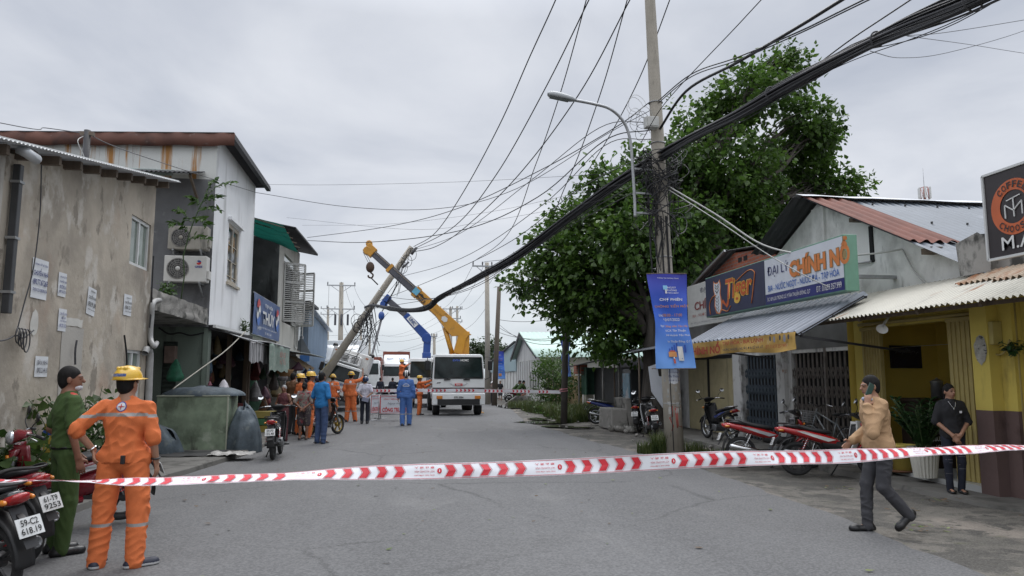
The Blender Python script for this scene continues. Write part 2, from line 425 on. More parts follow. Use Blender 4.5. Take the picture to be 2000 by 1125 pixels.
black=mat("black_plastic",(.018,.018,.019),rough=.45,var=.2)
steel=mat("galvanised_steel",(.38,.39,.40),rough=.42,metal=.7,var=.18,scale=6)
def window(parent,M,w,h,nx=2,fw=.05,frame=alu,pane=glass,name="window",sill=False):
 """casement fitted in an opening; M = plane matrix with its origin at the lower left corner"""
 f=MB();T=lambda a,b,c:M@Vector((a,b,c))
 def bar(a0,a1,b0,b1,z0,z1,mb):
  P=[T(a,b,c)for c in(z0,z1)for b in(b0,b1)for a in(a0,a1)]
  mb.add(P,[(0,2,3,1),(4,5,7,6),(0,1,5,4),(2,6,7,3),(0,4,6,2),(1,3,7,5)],0)
 bar(0,w,0,fw,-.09,-.03,f);bar(0,w,h-fw,h,-.09,-.03,f)
 for i in range(nx+1):
  c=fw/2+(w-fw)*i/nx;bar(c-fw/2,c+fw/2,fw,h-fw,-.088,-.032,f)
 fo=f.build(name,frame,parent)
 p=MB();p.quad(T(fw,fw,-.065),T(w-fw,fw,-.065),T(w-fw,h-fw,-.065),T(fw,h-fw,-.065));p.build("pane",pane,fo)
 if sill:
  s=MB();bar(-.06,w+.06,-.07,-.005,-.03,.06,s);s.build("sill",frame,fo)
 return fo
def plaster(name,col,**k):
 d=dict(rough=.9,var=.10,scale=1.1,bump=.25,bscale=28);d.update(k);return mat(name,col,**d)
m_grey=plaster("grey_render",(.435,.385,.315),var=.20,bump=.6,bscale=7,dirt=[((.27,.24,.20),.47,.16,.6,(1,1,.9)),((.52,.485,.43),.54,.08,1.7,(1,1,.8)),((.25,.22,.18),.58,.06,3.1,(1,1,.7)),((.17,.15,.125),.67,.10,2.2,(3,3,.25)),((.38,.27,.20),.60,.2,.8,(1,1,.8)),((.13,.12,.10),.66,.1,1.1,(1,1,.7))])
m_white=plaster("white_render",(.80,.81,.82),var=.06,dirt=[((.46,.46,.455),.55,.2,1.0,(2,2,.3)),((.30,.29,.27),.66,.12,2.5,(4,4,.3))])
m_dkgrey=plaster("shaded_grey_render",(.155,.158,.165),var=.25,dirt=[((.07,.07,.07),.52,.14,1.0,(1.5,1.5,.5)),((.33,.33,.33),.60,.1,1.6,(1,1,1))])  # flank wall: shade below the lean-to put into the grey, plus random blotches
m_green=plaster("shaded_green_render",(.15,.185,.155),var=.1,dirt=[((.07,.08,.07),.52,.15,1.2,(2,2,.5))])  # green wall darkened in its colour for the slab's shade, plus grime
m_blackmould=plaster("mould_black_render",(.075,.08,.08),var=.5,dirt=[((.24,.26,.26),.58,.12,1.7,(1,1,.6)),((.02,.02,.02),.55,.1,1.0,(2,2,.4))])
m_cream=plaster("cream_render",(.50,.49,.45),var=.08,dirt=[((.33,.32,.29),.55,.18,1.1,(2,2,.3)),((.16,.15,.14),.66,.1,2.2,(4,4,.25))])
m_concrete=plaster("old_concrete",(.25,.24,.22),var=.25,bump=.6,dirt=[((.07,.07,.06),.5,.14,2.4,(1,1,1)),((.42,.40,.36),.62,.1,3,(1,1,1))])
m_zinc=mat("zinc_sheet",(.52,.54,.56),rough=.42,metal=.35,var=.14,scale=1.5,dirt=[((.33,.335,.34),.56,.15,1.5,(1,1,1)),((.30,.17,.09),.70,.06,3,(1,1,1))])
m_dkroof=mat("dark_roof_sheet",(.035,.035,.038),rough=.6,var=.3,scale=2)
m_rust=mat("rusty_sheet",(.115,.048,.033),rough=.75,var=.28,scale=2.2,dirt=[((.06,.03,.025),.52,.12,1.4,(1,1,1)),((.20,.16,.14),.66,.1,4,(1,1,1))])
m_ruststreak=plaster("rust_streaked_render",(.55,.56,.54),var=.08,dirt=[((.36,.18,.06),.53,.08,1.5,(3.2,3.2,.16)),((.16,.08,.04),.63,.08,2.2,(5,5,.2)),((.40,.40,.38),.55,.2,1,(1,1,1))])
m_wood=mat("weathered_wood",(.13,.10,.075),rough=.8,var=.3,scale=5,stretch=(1,1,.1),bump=.3)
XL=-4.5
# ---------- grey rendered house, nearest on the left
gh=thing("rendered_house","grey rendered house with pasted notices and slanting tin roof, nearest on the left","house",(XL,9,0))
o0=Vector((XL,9,0));L_=lambda p:Vector(p)-o0
roofz=lambda y:4.22+(y-8.89)*.1905
y0,y1=2.0,14.22
w1=PX(258,422,XL),PX(290,533,XL);wy0,wy1=w1[0].y,w1[1].y
lw=PX(247,676,XL),PX(271,800,XL)
mb=MB();holes=[(wy0-y0,wy1-y0,3.53,4.42),(lw[0].y-y0,lw[1].y-y0,1.15,2.12)]
mb_w=y1-y0
ho=[(wy0-y0,wy1-y0,3.55,4.40),(lw[0].y-y0,lw[1].y-y0,1.12,2.12)]
wall_holes(mb,L_((XL,y0,0)),(0,1,0),(0,0,1),mb_w,lambda a:roofz(y0+a)-.03,ho,.12)
mb.quad(L_((XL-6,y1,0)),L_((XL,y1,0)),L_((XL,y1,roofz(y1)-.03)),L_((XL-6,y1,roofz(y1)-.03)))
mb.quad(L_((XL,y0,0)),L_((XL-6,y0,0)),L_((XL-6,y0,roofz(y0)-.03)),L_((XL,y0,roofz(y0)-.03)))
mb.quad(L_((XL-6,y0,0)),L_((XL-6,y1,0)),L_((XL-6,y1,roofz(y1)-.03)),L_((XL-6,y0,roofz(y0)-.03)))
gw=mb.build("wall",m_grey,gh)
pl=MB()
pl.bb(.003,.05,2-9,8.92-9,0,4.12)
pl.build("plaster_pilaster",plaster("grey_render_pale",(.42,.40,.36),dirt=[((.22,.2,.18),.52,.14,1.4,(2,2,.35))]),gh)
pt=MB();c=PX(200,690,XL)
pt.grid(lambda a,b:L_((XL+.006,lerp(PX(168,0,XL).y,PX(208,0,XL).y,a)+.03*pnoise(Vector((b*5,1,0))),lerp(.1,2.35,b))),4,14);pt.build("render_patch",plaster("grey_render_patch",(.40,.38,.345),var=.1),gh)
pt=MB();pt.grid(lambda a,b:L_((XL+.010,lerp(PX(166,0,XL).y,PX(204,0,XL).y,a),lerp(2.36,2.47,b)+.02*pnoise(Vector((a*6,3,0))))),8,2);pt.build("filler_smear",mat("white_filler",(.55,.54,.50),rough=.9),gh)
pt=MB();ctr=PX(66,630,XL);pt.add([L_(ctr+Vector((.008,.10*math.cos(t)*(1+.3*pnoise(Vector((t,0,2)))),.17*math.sin(t)*(1+.4*pnoise(Vector((t*1.3,5,0)))))))for t in[i*math.pi/8 for i in range(16)]],[tuple(range(16))]);pt.build("paint_flake",MATS["white_filler"],gh)
rf=MB()
d=Vector((0,y1+.25-y0,roofz(y1+.25)-roofz(y0)))
rf.corr(L_((XL-6.2,y0,roofz(y0)+.045)),Vector((0,d.y,d.z)),Vector((6.55,0,0)),(0,-.19,1),pitch=.09,amp=.006)
ro=rf.build("roof",m_zinc,gh,solid=.004)
fb=MB()
for k in range(11):
 y=8.0+k*.62;fb.bb(-.5,.22,y-.035-9,y+.035-9,roofz(y)-.09,roofz(y)+.02)
fb.each("rafter",m_wood,gh)
fb=MB();fb.beam(L_((XL+.32,y0,roofz(y0)+.055)),L_((XL+.32,y1+.2,roofz(y1+.2)+.055)),.03,.035);fb.build("eave_trim",alu,gh)
M1=plane_m(L_((XL,wy0,3.55)),(0,1,0),(0,0,1));window(gh,M1,wy1-wy0,.85,2,.055,alu,glass_g)
M2=plane_m(L_((XL,lw[0].y,1.12)),(0,1,0),(0,0,1));window(gh,M2,lw[1].y-lw[0].y,1.0,2,.05,alu,glass_g)
def pipe(name,pts,r,m,label,cat,par=None,n=8,sub=6):
 mb=MB();mb.tube(catmull(pts,sub),r,n);return mb.build(name,m,par,label=label,cat=cat)
dp=thing("downpipe","dark square rainwater downpipe leaning down the grey rendered wall","pipe",(XL+.07,9.1,0))
a,b=PX(37,322,XL+.07),PX(12,612,XL+.07);mb=MB();mb.beam(a-Vector((XL+.07,9.1,0)),b-Vector((XL+.07,9.1,0)),.085,.085,up=(1,0,0));mb.build("pipe",mat("dark_pvc",(.05,.052,.056),rough=.5,var=.2),dp,bevel=.008)
mb=MB()
for t in(.12,.5,.86):mb.box(a.lerp(b,t)-Vector((XL+.07,9.1,0)),(.11,.115,.03))
mb.each("bracket",steel,dp)
gt=MB();gt.tube([PX(36,290,XL+.2),PX(52,298,XL+.28),PX(72,312,XL+.3)],.06,10);gt.build("gutter_elbow",m_zinc,label="short zinc gutter end poking out below the roof of the grey house",cat="gutter")
paper=mat("notice_paper",(.66,.68,.70),rough=.85,var=.07,scale=3);ink=mat("notice_ink",(.03,.04,.16),rough=.8,var=.1);inkb=mat("black_ink",(.025,.025,.025),rough=.8,var=.1)
def notice(cx,cy,w,h,lines,label,im,tilt=0.0):
 p=PX(cx,cy,XL+.006);o=thing("notice",label,"notice",p,0,"notices pasted on the grey wall")
 M=plane_m(Vector((0,0,0)),(0,math.cos(tilt),math.sin(tilt)),(0,-math.sin(tilt),math.cos(tilt)))
 mb=MB();mb.grid(lambda a,b:M@Vector(((a-.5)*w,(b-.5)*h,.004+.006*max(0,pnoise(Vector((a*3+cx,b*3,0)))))),6,6);mb.build("sheet",paper,o)
 hh=h*.8/sum(l[1]for l in lines);y=h*.42
 for t,k,ww in lines:
  lettering("lettering",t,w*ww,hh*k*.66,at2(M,0,y-hh*k/2,.014),im,o,bold=.02);y-=hh*k
notice(77,545,.42,.50,[("KHOAN CẮT BÊ TÔNG",.5,.8),("CHUYỂN NHÀ",1.3,.92),("090.77.67.268",1,.9),("TRỌN GÓI 0967876356",.8,.9)],"largest white notice on the grey wall, blue lettering, nearest the downpipe",ink)
notice(121,556,.24,.32,[("KHOAN CẮT BT",.8,.8),("CHUYỂN TRỌN",1,.9),("093.739.53.61",1,.8),("0987 50.22.16",.7,.9)],"small white notice with dark blue lettering, upper one of a pair on the grey wall",ink)
notice(121,625,.24,.30,[("CHUYỂN NHÀ",1,.9),("GIÁ RẺ",.6,.6),("TRỌN GÓI 24H",.6,.8),("090.703.16.26",1,.85)],"small faded white notice, lower one of a pair on the grey wall",mat("faded_ink",(.16,.17,.30),rough=.8))
notice(178,589,.30,.40,[("KHOAN",.6,.5),("CHUYỂN NHÀ",1.4,.92),("0938.991.398",1.4,.92),("TRỌN GÓI GIÁ RẺ 0984 82 02",.6,.92)],"tilted black and white notice in the middle of the grey wall",inkb,-.1)
notice(249,596,.36,.35,[("KHOAN CẮT",.7,.6),("CHUYỂN NHÀ",1.2,.9),("0938.12.17",1.2,.8),("TRỌN GÓI GIÁ RẺ",.6,.8)],"black and white notice below the upper window of the grey house",inkb)
notice(80,716,.34,.26,[("BÁN NHÀ",1,.8),("0903.21.44.18",1,.8)],"low white notice half behind the leaves on the grey wall",mat("grey_ink",(.1,.1,.12),rough=.8))
# ---------- white two-storey house with the air conditioners
YS=18.5;YE=23.4;o0=Vector((XL,YS,0))
wh=thing("white_house","white two storey house with rusty gable and black eave over a dark shop","house",o0)
mb=MB();wy=PX(446,470,XL).y,PX(468,470,XL).y
wall_holes(mb,L_((XL,YS,2.85)),(0,1,0),(0,0,1),YE-YS,lambda a:4.72,[(wy[0]-YS,wy[1]-YS,1.30,2.88)],.14)
mb.quad(L_((XL-7,YS,6.45)),L_((XL,YS,6.45)),L_((XL,YS,7.55)),L_((XL-7,YS,7.25)),1)
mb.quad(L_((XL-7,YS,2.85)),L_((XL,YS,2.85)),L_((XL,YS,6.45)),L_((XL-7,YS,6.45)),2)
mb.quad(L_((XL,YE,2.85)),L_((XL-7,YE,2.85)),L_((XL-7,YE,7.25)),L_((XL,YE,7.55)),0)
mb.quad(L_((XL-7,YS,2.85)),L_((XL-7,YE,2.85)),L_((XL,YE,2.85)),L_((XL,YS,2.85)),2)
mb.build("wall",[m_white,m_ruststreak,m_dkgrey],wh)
M1=plane_m(L_((XL,wy[0],4.15)),(0,1,0),(0,0,1));fo=window(wh,M1,wy[1]-wy[0],1.58,2,.10,mat("cream_wood_frame",(.42,.37,.29),rough=.6,dirt=[((.30,.33,.36),.55,.1,3,(1,1,1))]),glass,sill=True)
mb=MB();w_=wy[1]-wy[0]
for i in range(3):
 mb.beam(M1@Vector((.1,.2+i*.42,-.05)),M1@Vector((w_-.1,.2+i*.42,-.05)),.02,.02)
mb.each("glazing_bar",MATS["cream_wood_frame"],fo)
mb=MB();mb.bb(.002,.10,wy[0]-.14-YS,wy[1]+.14-YS,5.78,5.86);mb.build("window_hood",m_white,wh)
rf=MB();rf.corr(L_((XL+.40,YS-.12,7.60)),Vector((0,YE-YS+.35,0)),Vector((-7.4,0,-.32)),(0,0,1),pitch=.09,amp=.02,sub=8);rf.build("roof",m_dkroof,wh,solid=.03)
fb=MB();fb.grid(lambda a,b:L_((XL-7+7.42*a,YS-.12+.01*math.sin(a*90),lerp(6.98,7.30,b)+.30*a+.015*math.sin(a*40))),60,2);fb.build("rusty_flashing",m_rust,wh,solid=.01)
fb=MB();fb.bb(.30,.42,-.1,YE-YS+.2,7.46,7.57);fb.build("fascia",m_dkroof,wh)
rf=MB();rf.corr(L_((XL-4.6,YS-.02,6.60)),Vector((4.35,0,.02)),Vector((0,-.95,-.28)),(0,-.3,1),pitch=.1,amp=.018);rf.build("lean_to_roof",m_dkroof,wh,solid=.012)
fb=MB()
for x in(-2.9,-1.6,-.4):fb.beam((x,-.02,5.95),(x,-.75,6.36),.05,.06)
fb.each("roof_strut",m_wood,wh)
fb=MB();fb.bb(-3.2,-1.0,-.05,-.01,6.50,6.64);fb.build("skylight_sheet",mat("pale_green_sheet",(.38,.46,.44),rough=.4),wh)
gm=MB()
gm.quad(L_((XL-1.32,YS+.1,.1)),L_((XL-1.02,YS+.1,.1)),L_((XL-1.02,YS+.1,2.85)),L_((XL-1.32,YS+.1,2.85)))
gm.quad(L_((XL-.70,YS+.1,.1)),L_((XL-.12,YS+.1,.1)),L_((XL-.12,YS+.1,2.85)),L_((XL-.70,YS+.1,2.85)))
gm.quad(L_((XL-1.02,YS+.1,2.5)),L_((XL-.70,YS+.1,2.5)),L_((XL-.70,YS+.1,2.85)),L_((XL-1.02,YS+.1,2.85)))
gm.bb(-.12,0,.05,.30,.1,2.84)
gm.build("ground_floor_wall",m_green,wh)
sh=MB();sh.corr(L_((XL-1.02,YS+.16,.1)),Vector((0,0,2.4)),Vector((.34,0,0)),(0,-1,0),pitch=.11,amp=.014);sh.build("roller_shutter",mat("green_shutter",(.05,.065,.055),rough=.55,var=.2),wh)
sl=MB();sl.grid(lambda a,b:L_((XL-.02+.05*pnoise(Vector((a*9,b*3,0))),lerp(14.35,18.46,a),lerp(2.90,3.28,b)+.02*pnoise(Vector((a*14,b,4))))),40,6)
sl.bb(-6,-.03,14.35-YS,-.03,2.90,3.27);sl.build("canopy_slab",m_concrete,wh)
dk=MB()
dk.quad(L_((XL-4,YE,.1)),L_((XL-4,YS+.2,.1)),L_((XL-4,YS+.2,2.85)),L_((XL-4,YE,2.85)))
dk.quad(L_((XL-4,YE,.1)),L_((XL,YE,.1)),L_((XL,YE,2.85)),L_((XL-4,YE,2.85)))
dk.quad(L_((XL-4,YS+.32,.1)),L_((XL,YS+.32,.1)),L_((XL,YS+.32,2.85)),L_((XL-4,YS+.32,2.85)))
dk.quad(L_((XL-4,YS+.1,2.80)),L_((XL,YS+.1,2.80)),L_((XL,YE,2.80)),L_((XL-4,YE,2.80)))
dk.build("shop_interior",mat("dark_interior",(.05,.05,.055),rough=.9,var=.4),wh)  # near-black interior walls with uneven tone
fb=MB()
for y in(21.0,YE-.15):fb.bb(-.1,.02,y-.05-YS,y+.05-YS,.1,2.8)
fb.each("shop_post",m_wood,wh)
fb=MB();fb.bb(.0,.1,.0,YE-YS,2.78,2.90);fb.build("shop_beam",dark,wh)
aw=thing("striped_awning","grey and white striped fabric awning with scalloped edge over the dark shop","awning",(XL,20.5,0))
o0=Vector((XL,20.5,0));A0,A1=19.75,23.6
mb=MB();n=150
for i in range(n):
 a,b=i/n,(i+1)/n;st=int(a*60)%2
 f=lambda t,q:L_((XL+.1+.62*q+.02*math.sin(t*50)*q,lerp(A0,A1,t),2.80-.22*q-.03*math.sin(t*6.28*2)*q))
 mb.quad(f(a,0),f(b,0),f(b,1),f(a,1),st)
mb.build("canopy",[mat("awning_grey",(.19,.19,.195),rough=.9,var=.2),mat("awning_white",(.38,.38,.385),rough=.9,var=.2)],aw)
mb=MB()
for i in range(n):
 a,b=i/n,(i+1)/n;st=int(a*60)%2
 def f(t,q):return L_((XL+.72+.02*math.sin(t*50)+.03*math.sin(t*31)*q,lerp(A0,A1,t),2.58-.03*math.sin(t*6.28*2)-q*(.50+.035*abs(math.sin(t*40)))))
 mb.quad(f(a,0),f(b,0),f(b,1),f(a,1),st)
mb.build("valance",[MATS["awning_grey"],MATS["awning_white"]],aw)
mb=MB();mb.tube([L_((XL+.73,A0-.1,2.60)),L_((XL+.73,A1,2.58))],.02);mb.tube([L_((XL+.05,A0,2.82)),L_((XL+.73,A0,2.59))],.015);mb.tube([L_((XL+.05,A1,2.82)),L_((XL+.73,A1,2.57))],.015);mb.each("awning_rail",steel,aw)
mb=MB();mb.beam(L_((XL+.12,18.5,2.87)),L_((XL+.30,21.5,2.86)),.10,.07);mb.build("white_gutter",alu,aw)
pole_=MB();pole_.tube(catmull([(XL-.1,16.3,1.42),(XL+.1,17.6,1.85),(XL+.35,18.8,2.3),(XL+.5,20.3,2.86)],6),.014,8);pole_.build("bamboo_pole",mat("pale_pole",(.36,.34,.29),rough=.7),label="long thin pale pole leaning up from the green box to the awning",cat="pole")
# ---------- air conditioners on the flank
def ac_unit(x,z,w,h,label,m,group="outdoor air conditioner units"):
 o=thing("air_conditioner",label,"air conditioner",(x,YS-.22,z),0,group)
 mb=MB();mb.bb(-w/2,w/2,-.16,.16,0,h);mb.build("casing",m,o,bevel=.02)
 mb=MB();cx=-w*.17;r=h*.40
 mb.lathe([(r,0),(r,.012),(r*.96,.014),(r*.96,0)],(cx,-.162,h/2),(0,-1,0),40)
 for k in range(5):mb.torus((cx,-.172,h/2),(0,-1,0),r*(.2+.18*k),.005,32,5)
 for k in range(16):
  t=k*math.pi/8;mb.cyl((cx+r*.15*math.cos(t),-.172,h/2+r*.15*math.sin(t)),(cx+r*math.cos(t),-.172,h/2+r*math.sin(t)),.004,n=5)
 mb.build("grille",mat("ac_grille",(.26,.25,.235),rough=.5),o)
 mb=MB();mb.lathe([(0,0),(r*.97,0)],(cx,-.1615,h/2),(0,-1,0),40);mb.build("fan_recess",mat("fan_recess",(.05,.05,.05),rough=.7),o)
 mb=MB()
 for k in range(5):
  t=k*2*math.pi/5+.4;q=lambda rr,tt,d:Vector((cx+rr*math.cos(tt),-.164-d,h/2+rr*math.sin(tt)))
  mb.add([q(r*.2,t,.0),q(r*.9,t+.1,.004),q(r*.9,t+.9,0),q(r*.2,t+.8,.004)],[(0,1,2,3)])
 mb.each("fan_blade",mat("fan_blades",(.10,.10,.10),rough=.6),o)
 mb=MB();mb.lathe([(0,.02),(r*.20,.014),(r*.22,0)],(cx,-.17,h/2),(0,-1,0),20);mb.build("fan_hub",m,o)
 mb=MB()
 for s in(-.35,.35):mb.beam((w*s,.22,-.02),(w*s,-.2,-.02),.04,.035);mb.beam((w*s,.21,-.3),(w*s,-.18,-.04),.03,.03)
 mb.each("wall_bracket",steel,o)
 mb=MB();mb.bb(w/2+.002,w/2+.05,-.1,.1,h*.12,h*.45);mb.build("valve_cover",m,o,bevel=.01)
 return o
a=PY(367,488,YS-.3);ac_unit(a.x,a.z,.88,.56,"older dirty beige air conditioner unit, upper of two on the grey flank wall",mat("ac_dirty",(.33,.31,.27),rough=.6,var=.15,dirt=[((.18,.17,.15),.55,.15,4,(2,2,.5))]))
a=PY(362,551,YS-.3);o=ac_unit(a.x,a.z,.95,.62,"newer white air conditioner with red and blue badge, lower of two",mat("ac_white",(.56,.55,.52),rough=.5,var=.08))
bw=[mat("badge_blue",(.03,.05,.25),rough=.4),mat("badge_red",(.55,.03,.03),rough=.4)]
mb=MB();mb.lathe([(0,0),(.055,0)],(.30,-.1625,.46),(0,-1,0),18,1,arc=(.2,3.4));mb.lathe([(0,0),(.055,0)],(.30,-.1625,.46),(0,-1,0),18,0,arc=(3.4,5.6));mb.build("badge",bw,o)
lettering("lettering","GREE",.17,.05,plane_m((.30,-.162,.36),(1,0,0),(0,0,1)),bw[0],o,bold=.03)
# ---------- third house: mouldy recess, balcony, shuttered front
o0=Vector((XL,24,0));th=thing("shuttered_house","cream two storey house with grey shutters, mouldy black balcony recess and dark roof","house",o0)
Y3a,Y3b,Y3c=YE+.02,28.4,34.0
mb=MB()
wall_holes(mb,L_((XL,Y3b,2.75)),(0,1,0),(0,0,1),Y3c-Y3b,lambda a:4.45,[(29.6-Y3b,32.9-Y3b,1.05,3.75)],.2)
mb.quad(L_((XL-6,Y3b,2.75)),L_((XL,Y3b,2.75)),L_((XL,Y3b,7.2)),L_((XL-6,Y3b,7.2)))
mb.quad(L_((XL,Y3c,0)),L_((XL-6,Y3c,0)),L_((XL-6,Y3c,7.2)),L_((XL,Y3c,7.2)))
mb.build("wall",m_cream,th)
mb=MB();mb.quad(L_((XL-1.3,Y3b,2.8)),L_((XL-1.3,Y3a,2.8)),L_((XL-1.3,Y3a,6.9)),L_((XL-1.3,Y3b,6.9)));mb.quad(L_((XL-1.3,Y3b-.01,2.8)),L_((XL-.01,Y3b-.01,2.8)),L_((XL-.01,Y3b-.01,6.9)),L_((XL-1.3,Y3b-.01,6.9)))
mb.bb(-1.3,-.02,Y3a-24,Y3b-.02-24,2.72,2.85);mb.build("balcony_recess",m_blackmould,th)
mb=MB();mb.bb(-.12,-.02,Y3a+.02-24,Y3b-.02-24,2.86,3.9);mb.build("balcony_parapet",m_cream,th)
mb=MB();mb.quad(L_((XL-.15,32.9,3.8)),L_((XL-.15,29.6,3.8)),L_((XL-.15,29.6,6.5)),L_((XL-.15,32.9,6.5)));mb.build("window_recess",dark,th)
shm=mat("louvre_grey",(.42,.42,.40),rough=.7,var=.15)
def shutter(yc,w,z0,z1,ang,n=2):
 """louvred leaf hinged at yc"""
 mb=MB();d=Vector((math.sin(ang),math.cos(ang),0))*w;p=L_((XL+.04,yc,0))
 nrm=Vector((d.y,-d.x,0)).normalized()
 for t in(0,1):mb.beam(p+d*t+Vector((0,0,z0)),p+d*t+Vector((0,0,z1)),.06,.05,up=nrm)
 for k in range(n+1):z=lerp(z0,z1,k/n);mb.beam(p+Vector((0,0,z)),p+d+Vector((0,0,z)),.05,.08)
 k=int((z1-z0)/.075)
 for i in range(1,k):z=lerp(z0,z1,i/k);mb.beam(p+Vector((0,0,z)),p+d+Vector((0,0,z)),.045,.014,up=(nrm.x*.6,nrm.y*.6,.8))
 return mb.build("shutter",shm,th)
shutter(29.55,.9,3.85,6.1,.9,3);shutter(32.95,-.95,3.85,6.1,-1.0+0,3)
shutter(31.9,.8,3.85,6.1,.05,3);shutter(33.05,.72,2.95,6.3,0.0,2)
mb=MB();mb.bb(-.14,.0,29.6-24,32.9-24,6.12,6.2);mb.build("transom",shm,th)
mb=MB();mb.quad(L_((XL-.06,32.9,6.2)),L_((XL-.06,29.6,6.2)),L_((XL-.06,29.6,6.5)),L_((XL-.06,32.9,6.5)));mb.build("transom_light",glass_g,th)
mb=MB()
for k in range(5):mb.cyl(L_((XL-.03,30.7+k*.22,3.8)),L_((XL-.03,30.7+k*.22,6.1)),.02,n=6)
mb.each("window_bar",black,th)
rf=MB();rf.corr(L_((XL+.75,Y3a+3.6,6.98)),Vector((0,Y3c-Y3a-3.2,.25)),Vector((-6.5,0,1.2)),(0,0,1),pitch=.16,amp=.025);rf.build("roof",m_dkroof,th,solid=.06)
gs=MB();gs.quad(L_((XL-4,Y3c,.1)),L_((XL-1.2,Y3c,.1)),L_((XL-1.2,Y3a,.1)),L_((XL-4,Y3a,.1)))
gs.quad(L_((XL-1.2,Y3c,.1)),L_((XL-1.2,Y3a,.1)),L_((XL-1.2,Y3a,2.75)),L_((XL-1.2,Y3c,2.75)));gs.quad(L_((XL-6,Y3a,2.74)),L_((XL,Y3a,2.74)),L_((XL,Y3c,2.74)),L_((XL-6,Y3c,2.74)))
gs.build("shop_interior",MATS["dark_interior"],th)
green_net=mat("green_net",(.015,.085,.065),rough=.6,var=.6,scale=5);_n=green_net.node_tree;_t=_n.nodes.new("ShaderNodeBsdfTranslucent");_t.inputs[0].default_value=(.006,.055,.042,1);_x=_n.nodes.new("ShaderNodeMixShader");_x.inputs[0].default_value=.6;_n.links.new(_n.nodes["Principled BSDF"].outputs[0],_x.inputs[1]);_n.links.new(_t.outputs[0],_x.inputs[2]);_n.links.new(_x.outputs[0],_n.nodes["Material Output"].inputs[0])
tp=MB();tp.grid(lambda a,b:Vector((XL-1.2+2.05*b+.03*pnoise(Vector((a*5,b*5,0))),lerp(Y3a+.1,Y3a+3.7,a),6.92-.55*b-.25*a*b+.10*pnoise(Vector((a*4,b*4,2))))),24,12)
tp.build("green_tarpaulin",green_net,label="dark green tarpaulin awning sheltering the mouldy balcony",cat="tarpaulin")
tf=MB()
for i in range(5):y=Y3a+.1+3.6*i/4;tf.beam(Vector((XL-1.2,y,6.90)),Vector((XL+.9,y,6.30)),.03,.03)
tf.each("wooden_bar",m_wood,label="wooden bar under the green tarpaulin",cat="bar",group="bars under the green tarpaulin")
# ---------- blue banner TAP HOA THUY on the balcony
bn_b=mat("banner_blue",(.035,.085,.24),rough=.45,var=.15,scale=2);white_p=mat("white_paint",(.72,.72,.70),rough=.5,var=.05);red_p=mat("red_paint",(.52,.03,.035),rough=.5,var=.08)
p0=Vector((XL+.08,23.45,2.98));bn=thing("shop_banner","blue banner TẠP HÓA THÚY with red and blue ball, across the balcony","banner",p0)
M=plane_m(Vector((0,0,0)),(0,1,0),(0,0,1));W_,H_=5.05,1.28
mb=MB();mb.grid(lambda a,b:M@Vector((a*W_,b*H_,.03*pnoise(Vector((a*6,b*2,0))))),20,6);mb.build("sheet",bn_b,bn)
mb=MB();mb.beam(M@Vector((0,0,-.02)),M@Vector((W_,0,-.02)),.03,.03);mb.beam(M@Vector((0,H_,-.02)),M@Vector((W_,H_,-.02)),.03,.03);mb.build("banner_frame",steel,bn)
lettering("lettering","TẠP HÓA",1.5,.17,at2(M,2.5,1.02,.04),white_p,bn,bold=.02);lettering("lettering","THÚY",2.3,.52,at2(M,2.5,.66,.04),white_p,bn,bold=.03)
lettering("lettering","BÁN CÁC MẶT HÀNG TẠP HÓA - NƯỚC GIẢI KHÁT",3.4,.08,at2(M,2.5,.27,.04),white_p,bn);lettering("lettering","pepsi",.6,.12,at2(M,.85,.22,.04),white_p,bn);lettering("lettering","ĐT: 0903 212 484",1.2,.08,at2(M,2.5,.12,.04),white_p,bn)
for cx,r,s in((.70,.42,0),(4.35,.40,1)):
 mb=MB();C=Vector((cx,.72,.035))
 for k,(a0,a1)in enumerate(((.35,2.79),(3.49,5.93))):
  ts=[a0+(a1-a0)*i/14 for i in range(15)];mb.add([M@(C+Vector((r*math.cos(t)*.8,r*math.sin(t),0)))for t in ts],[tuple(range(15))],k)
 mb.add([M@(C+Vector((r*.78*(i/10*2-1),.13*math.sin((i/10*2-1)*3)+s2*.1,.001)))for s2 in(-1,1)for i in(range(11)if s2<0 else range(10,-1,-1))],[tuple(range(22))],2)
 mb.build("emblem",[red_p,mat("emblem_blue",(.05,.16,.5),rough=.5),white_p],bn)
mb=MB();P=[(.0,.1),(.3,.2),(.55,.9),(.4,1.2),(.1,1.1)]
# ---------- stalls under the third house
gt_=thing("green_stall_awning","faded pale green printed tarpaulin hanging from a stall roof past the striped awning","awning",(XL+.9,25,0))
o0=Vector((XL+.9,25,0));m_gt=mat("faded_green_print",(.20,.27,.23),rough=.8,var=.25,scale=7,dirt=[((.38,.40,.37),.58,.08,9,(1,1,1)),((.30,.13,.10),.64,.05,6,(1,1,1))])
g0,g1=PX(526,676,XL+.9),PX(567,684,XL+.9)
mb=MB();mb.grid(lambda a,b:L_((XL+.9-.9*(1-min(1,b*3))+.05*pnoise(Vector((a*4,b,0))),lerp(g0 .y+.15*b,g1 .y-.1*b,a),2.62+.12*(1-min(1,b*3))-.78*max(0,(b-.333)*1.5)+.03*math.sin(a*20)*b)),24,12);mb.build("sheet",m_gt,gt_)
mb=MB();mb.tube([L_((XL+.9,g0 .y,2.63)),L_((XL+.9,g1 .y,2.63))],.02);mb.tube([L_((XL,g0 .y,2.74)),L_((XL+.9,g0 .y,2.63))],.015);mb.tube([L_((XL,g1 .y,2.74)),L_((XL+.9,g1 .y,2.63))],.015);mb.each("awning_rail",steel,gt_)
lettering("lettering","BÚN BÒ\nHỦ TIẾU",1.2,.4,plane_m(L_((XL+.94,(g0 .y+g1 .y)/2,2.25)),(0,1,0),(0,0,1)),mat("faded_red",(.34,.10,.08),rough=.8),gt_,depth=.04)
